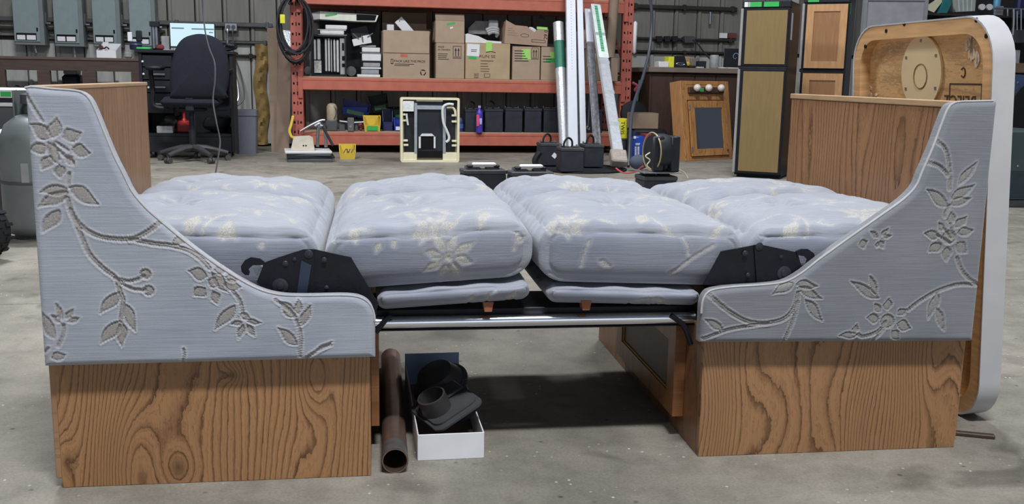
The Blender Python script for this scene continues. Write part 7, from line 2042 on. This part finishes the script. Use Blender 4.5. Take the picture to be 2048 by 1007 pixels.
# ---------------------------------------------------------------- far left foreground: propane tank, tyre, grey appliance
g = PZ(62, 484)
pt = T('propane_tank', 'grey propane tank with collar behind the left bench', 'tank', (g.x, g.y + .16, 0))
M_TANK = mat('scuffed_grey_tank', (118, 124, 124), .45, .2, var=.2, sc=5)
r = .165
MB(None, 50).lathe([(.10, .02), (.14, .03), (r * .97, .07), (r, .12), (r, .46), (r * .97, .51), (r * .8, .58), (r * .45, .625), (.02, .635)], (g.x, g.y + .17, 0), 36).build('tank_shell', M_TANK, pt)
MB(None, 40).lathe([(.115, 0), (.12, .028), (.11, .03), (.105, .0)], (g.x, g.y + .17, 0), 30).build('foot_ring', M_GREYD, pt)
MB(None, 40).lathe([(r * 1.004, .285), (r * 1.012, .29), (r * 1.012, .298), (r * 1.004, .303)], (g.x, g.y + .17, 0), 36, cap=False).build('weld_seam', M_GREYD, pt)
MB(None, 40).lathe([(.035, .636), (.035, .68), (.05, .685), (.05, .73), (.02, .74)], (g.x, g.y + .17, 0), 16).build('valve', M_GREYD, pt)
cl_ = []
for k in range(17):
    a_ = math.radians(-30 + 240 * k / 16); cl_.append((math.cos(a_) * .085, math.sin(a_) * .085))
mb = MB(None, 40)
o_ = [(g.x + x, g.y + .17 + y, .60) for x, y in cl_]; i_ = [(g.x + x * .95, g.y + .17 + y * .95, .60) for x, y in cl_]
mb.prism(o_ + i_[::-1], (0, 0, .15)); mb.build('collar', M_TANK, pt)
q = rect(41, 327, 57, 366, g.y); MB().box(q[0], g.y + .003, q[2], q[1], g.y + .012, q[3], .002).build('faded_sticker', mat('faded_sticker', (146, 148, 146), .6), pt)
g = PZ(2, 520)
ty = T('tyre', 'knobbly black tyre cut by the left edge', 'tyre', (g.x - .09, g.y, 0))
MB(None, 50).lathe([(.06, -.06), (.10, -.075), (.125, -.06), (.13, 0), (.125, .06), (.10, .075), (.06, .06)], (g.x - .09, g.y, .132), 28, ax=Vector((.35, 1, 0))).build('tyre_body', M_RUBBER, ty)
mb = MB()
ax_ = Vector((.35, 1, 0)).normalized(); u_ = ax_.cross(Vector((0, 0, 1))).normalized()
for k in range(26):
    a_ = 2 * math.pi * k / 26
    rd = u_ * math.cos(a_) + Vector((0, 0, 1)) * math.sin(a_); tg_ = ax_.cross(rd)
    for s in (-.035, .035):
        c_ = Vector((g.x - .09, g.y, .1325)) + rd * .128 + ax_ * (s + (.012 if k % 2 else -.012))
        Rm = Matrix((tg_, ax_, rd)).transposed()
        mb.box(c_.x - .008, c_.y - .022, c_.z - .005, c_.x + .008, c_.y + .022, c_.z + .005, 0, Rm)
mb.build('tread_blocks', M_RUBBER, ty, kind='stuff')
AY = 6.2
ap = rect(-60, 176, 52, 206, AY)
aa = T('white_appliance', 'white topped grey appliance with a strip of green tape, left edge', 'appliance', ((ap[0] + ap[1]) / 2, AY, 0))
MB(None, 40).box(ap[0], AY, PX(20, 196, AY).z, ap[1], AY + .5, PX(20, 178, AY).z, .006).build('white_top', M_WHITE, aa)
MB(None, 40).box(ap[0] + .01, AY + .01, PX(20, 205, AY).z, ap[1] - .01, AY + .49, PX(20, 196, AY).z - .0005, .004).build('dark_band', M_BLACK, aa)
MB(None, 40).box(ap[0] + .005, AY + .005, PX(20, 213, AY).z, ap[1] - .005, AY + .495, PX(20, 205, AY).z - .0005, .004).build('white_edge', M_WHITE, aa)
MB(None, 40).box(ap[0] + .02, AY + .02, 0, ap[1] - .02, AY + .48, PX(20, 213, AY).z - .001, .004).build('grey_body', M_GREYD, aa)
q = rect(1, 183, 22, 193, AY); MB().box(q[0], AY - .002, q[2], q[1], AY - .0003, q[3]).build('green_tape', M_GRNTAPE, aa)
q = PX(33, 187, AY); MB().box(q.x - .002, AY - .001, PX(20, 195, AY).z, q.x + .002, AY - .0002, PX(20, 179, AY).z).build('lid_seam', M_GREYD, aa)
MB().prism([PX(*p, 5.7) for p in ((-20, 262), (28, 272), (26, 277), (-20, 290))], (0, .25, 0)).build('white_flap', M_PAPER, None, 'white sheet metal edge above the propane tank at the left edge', 'sheet')
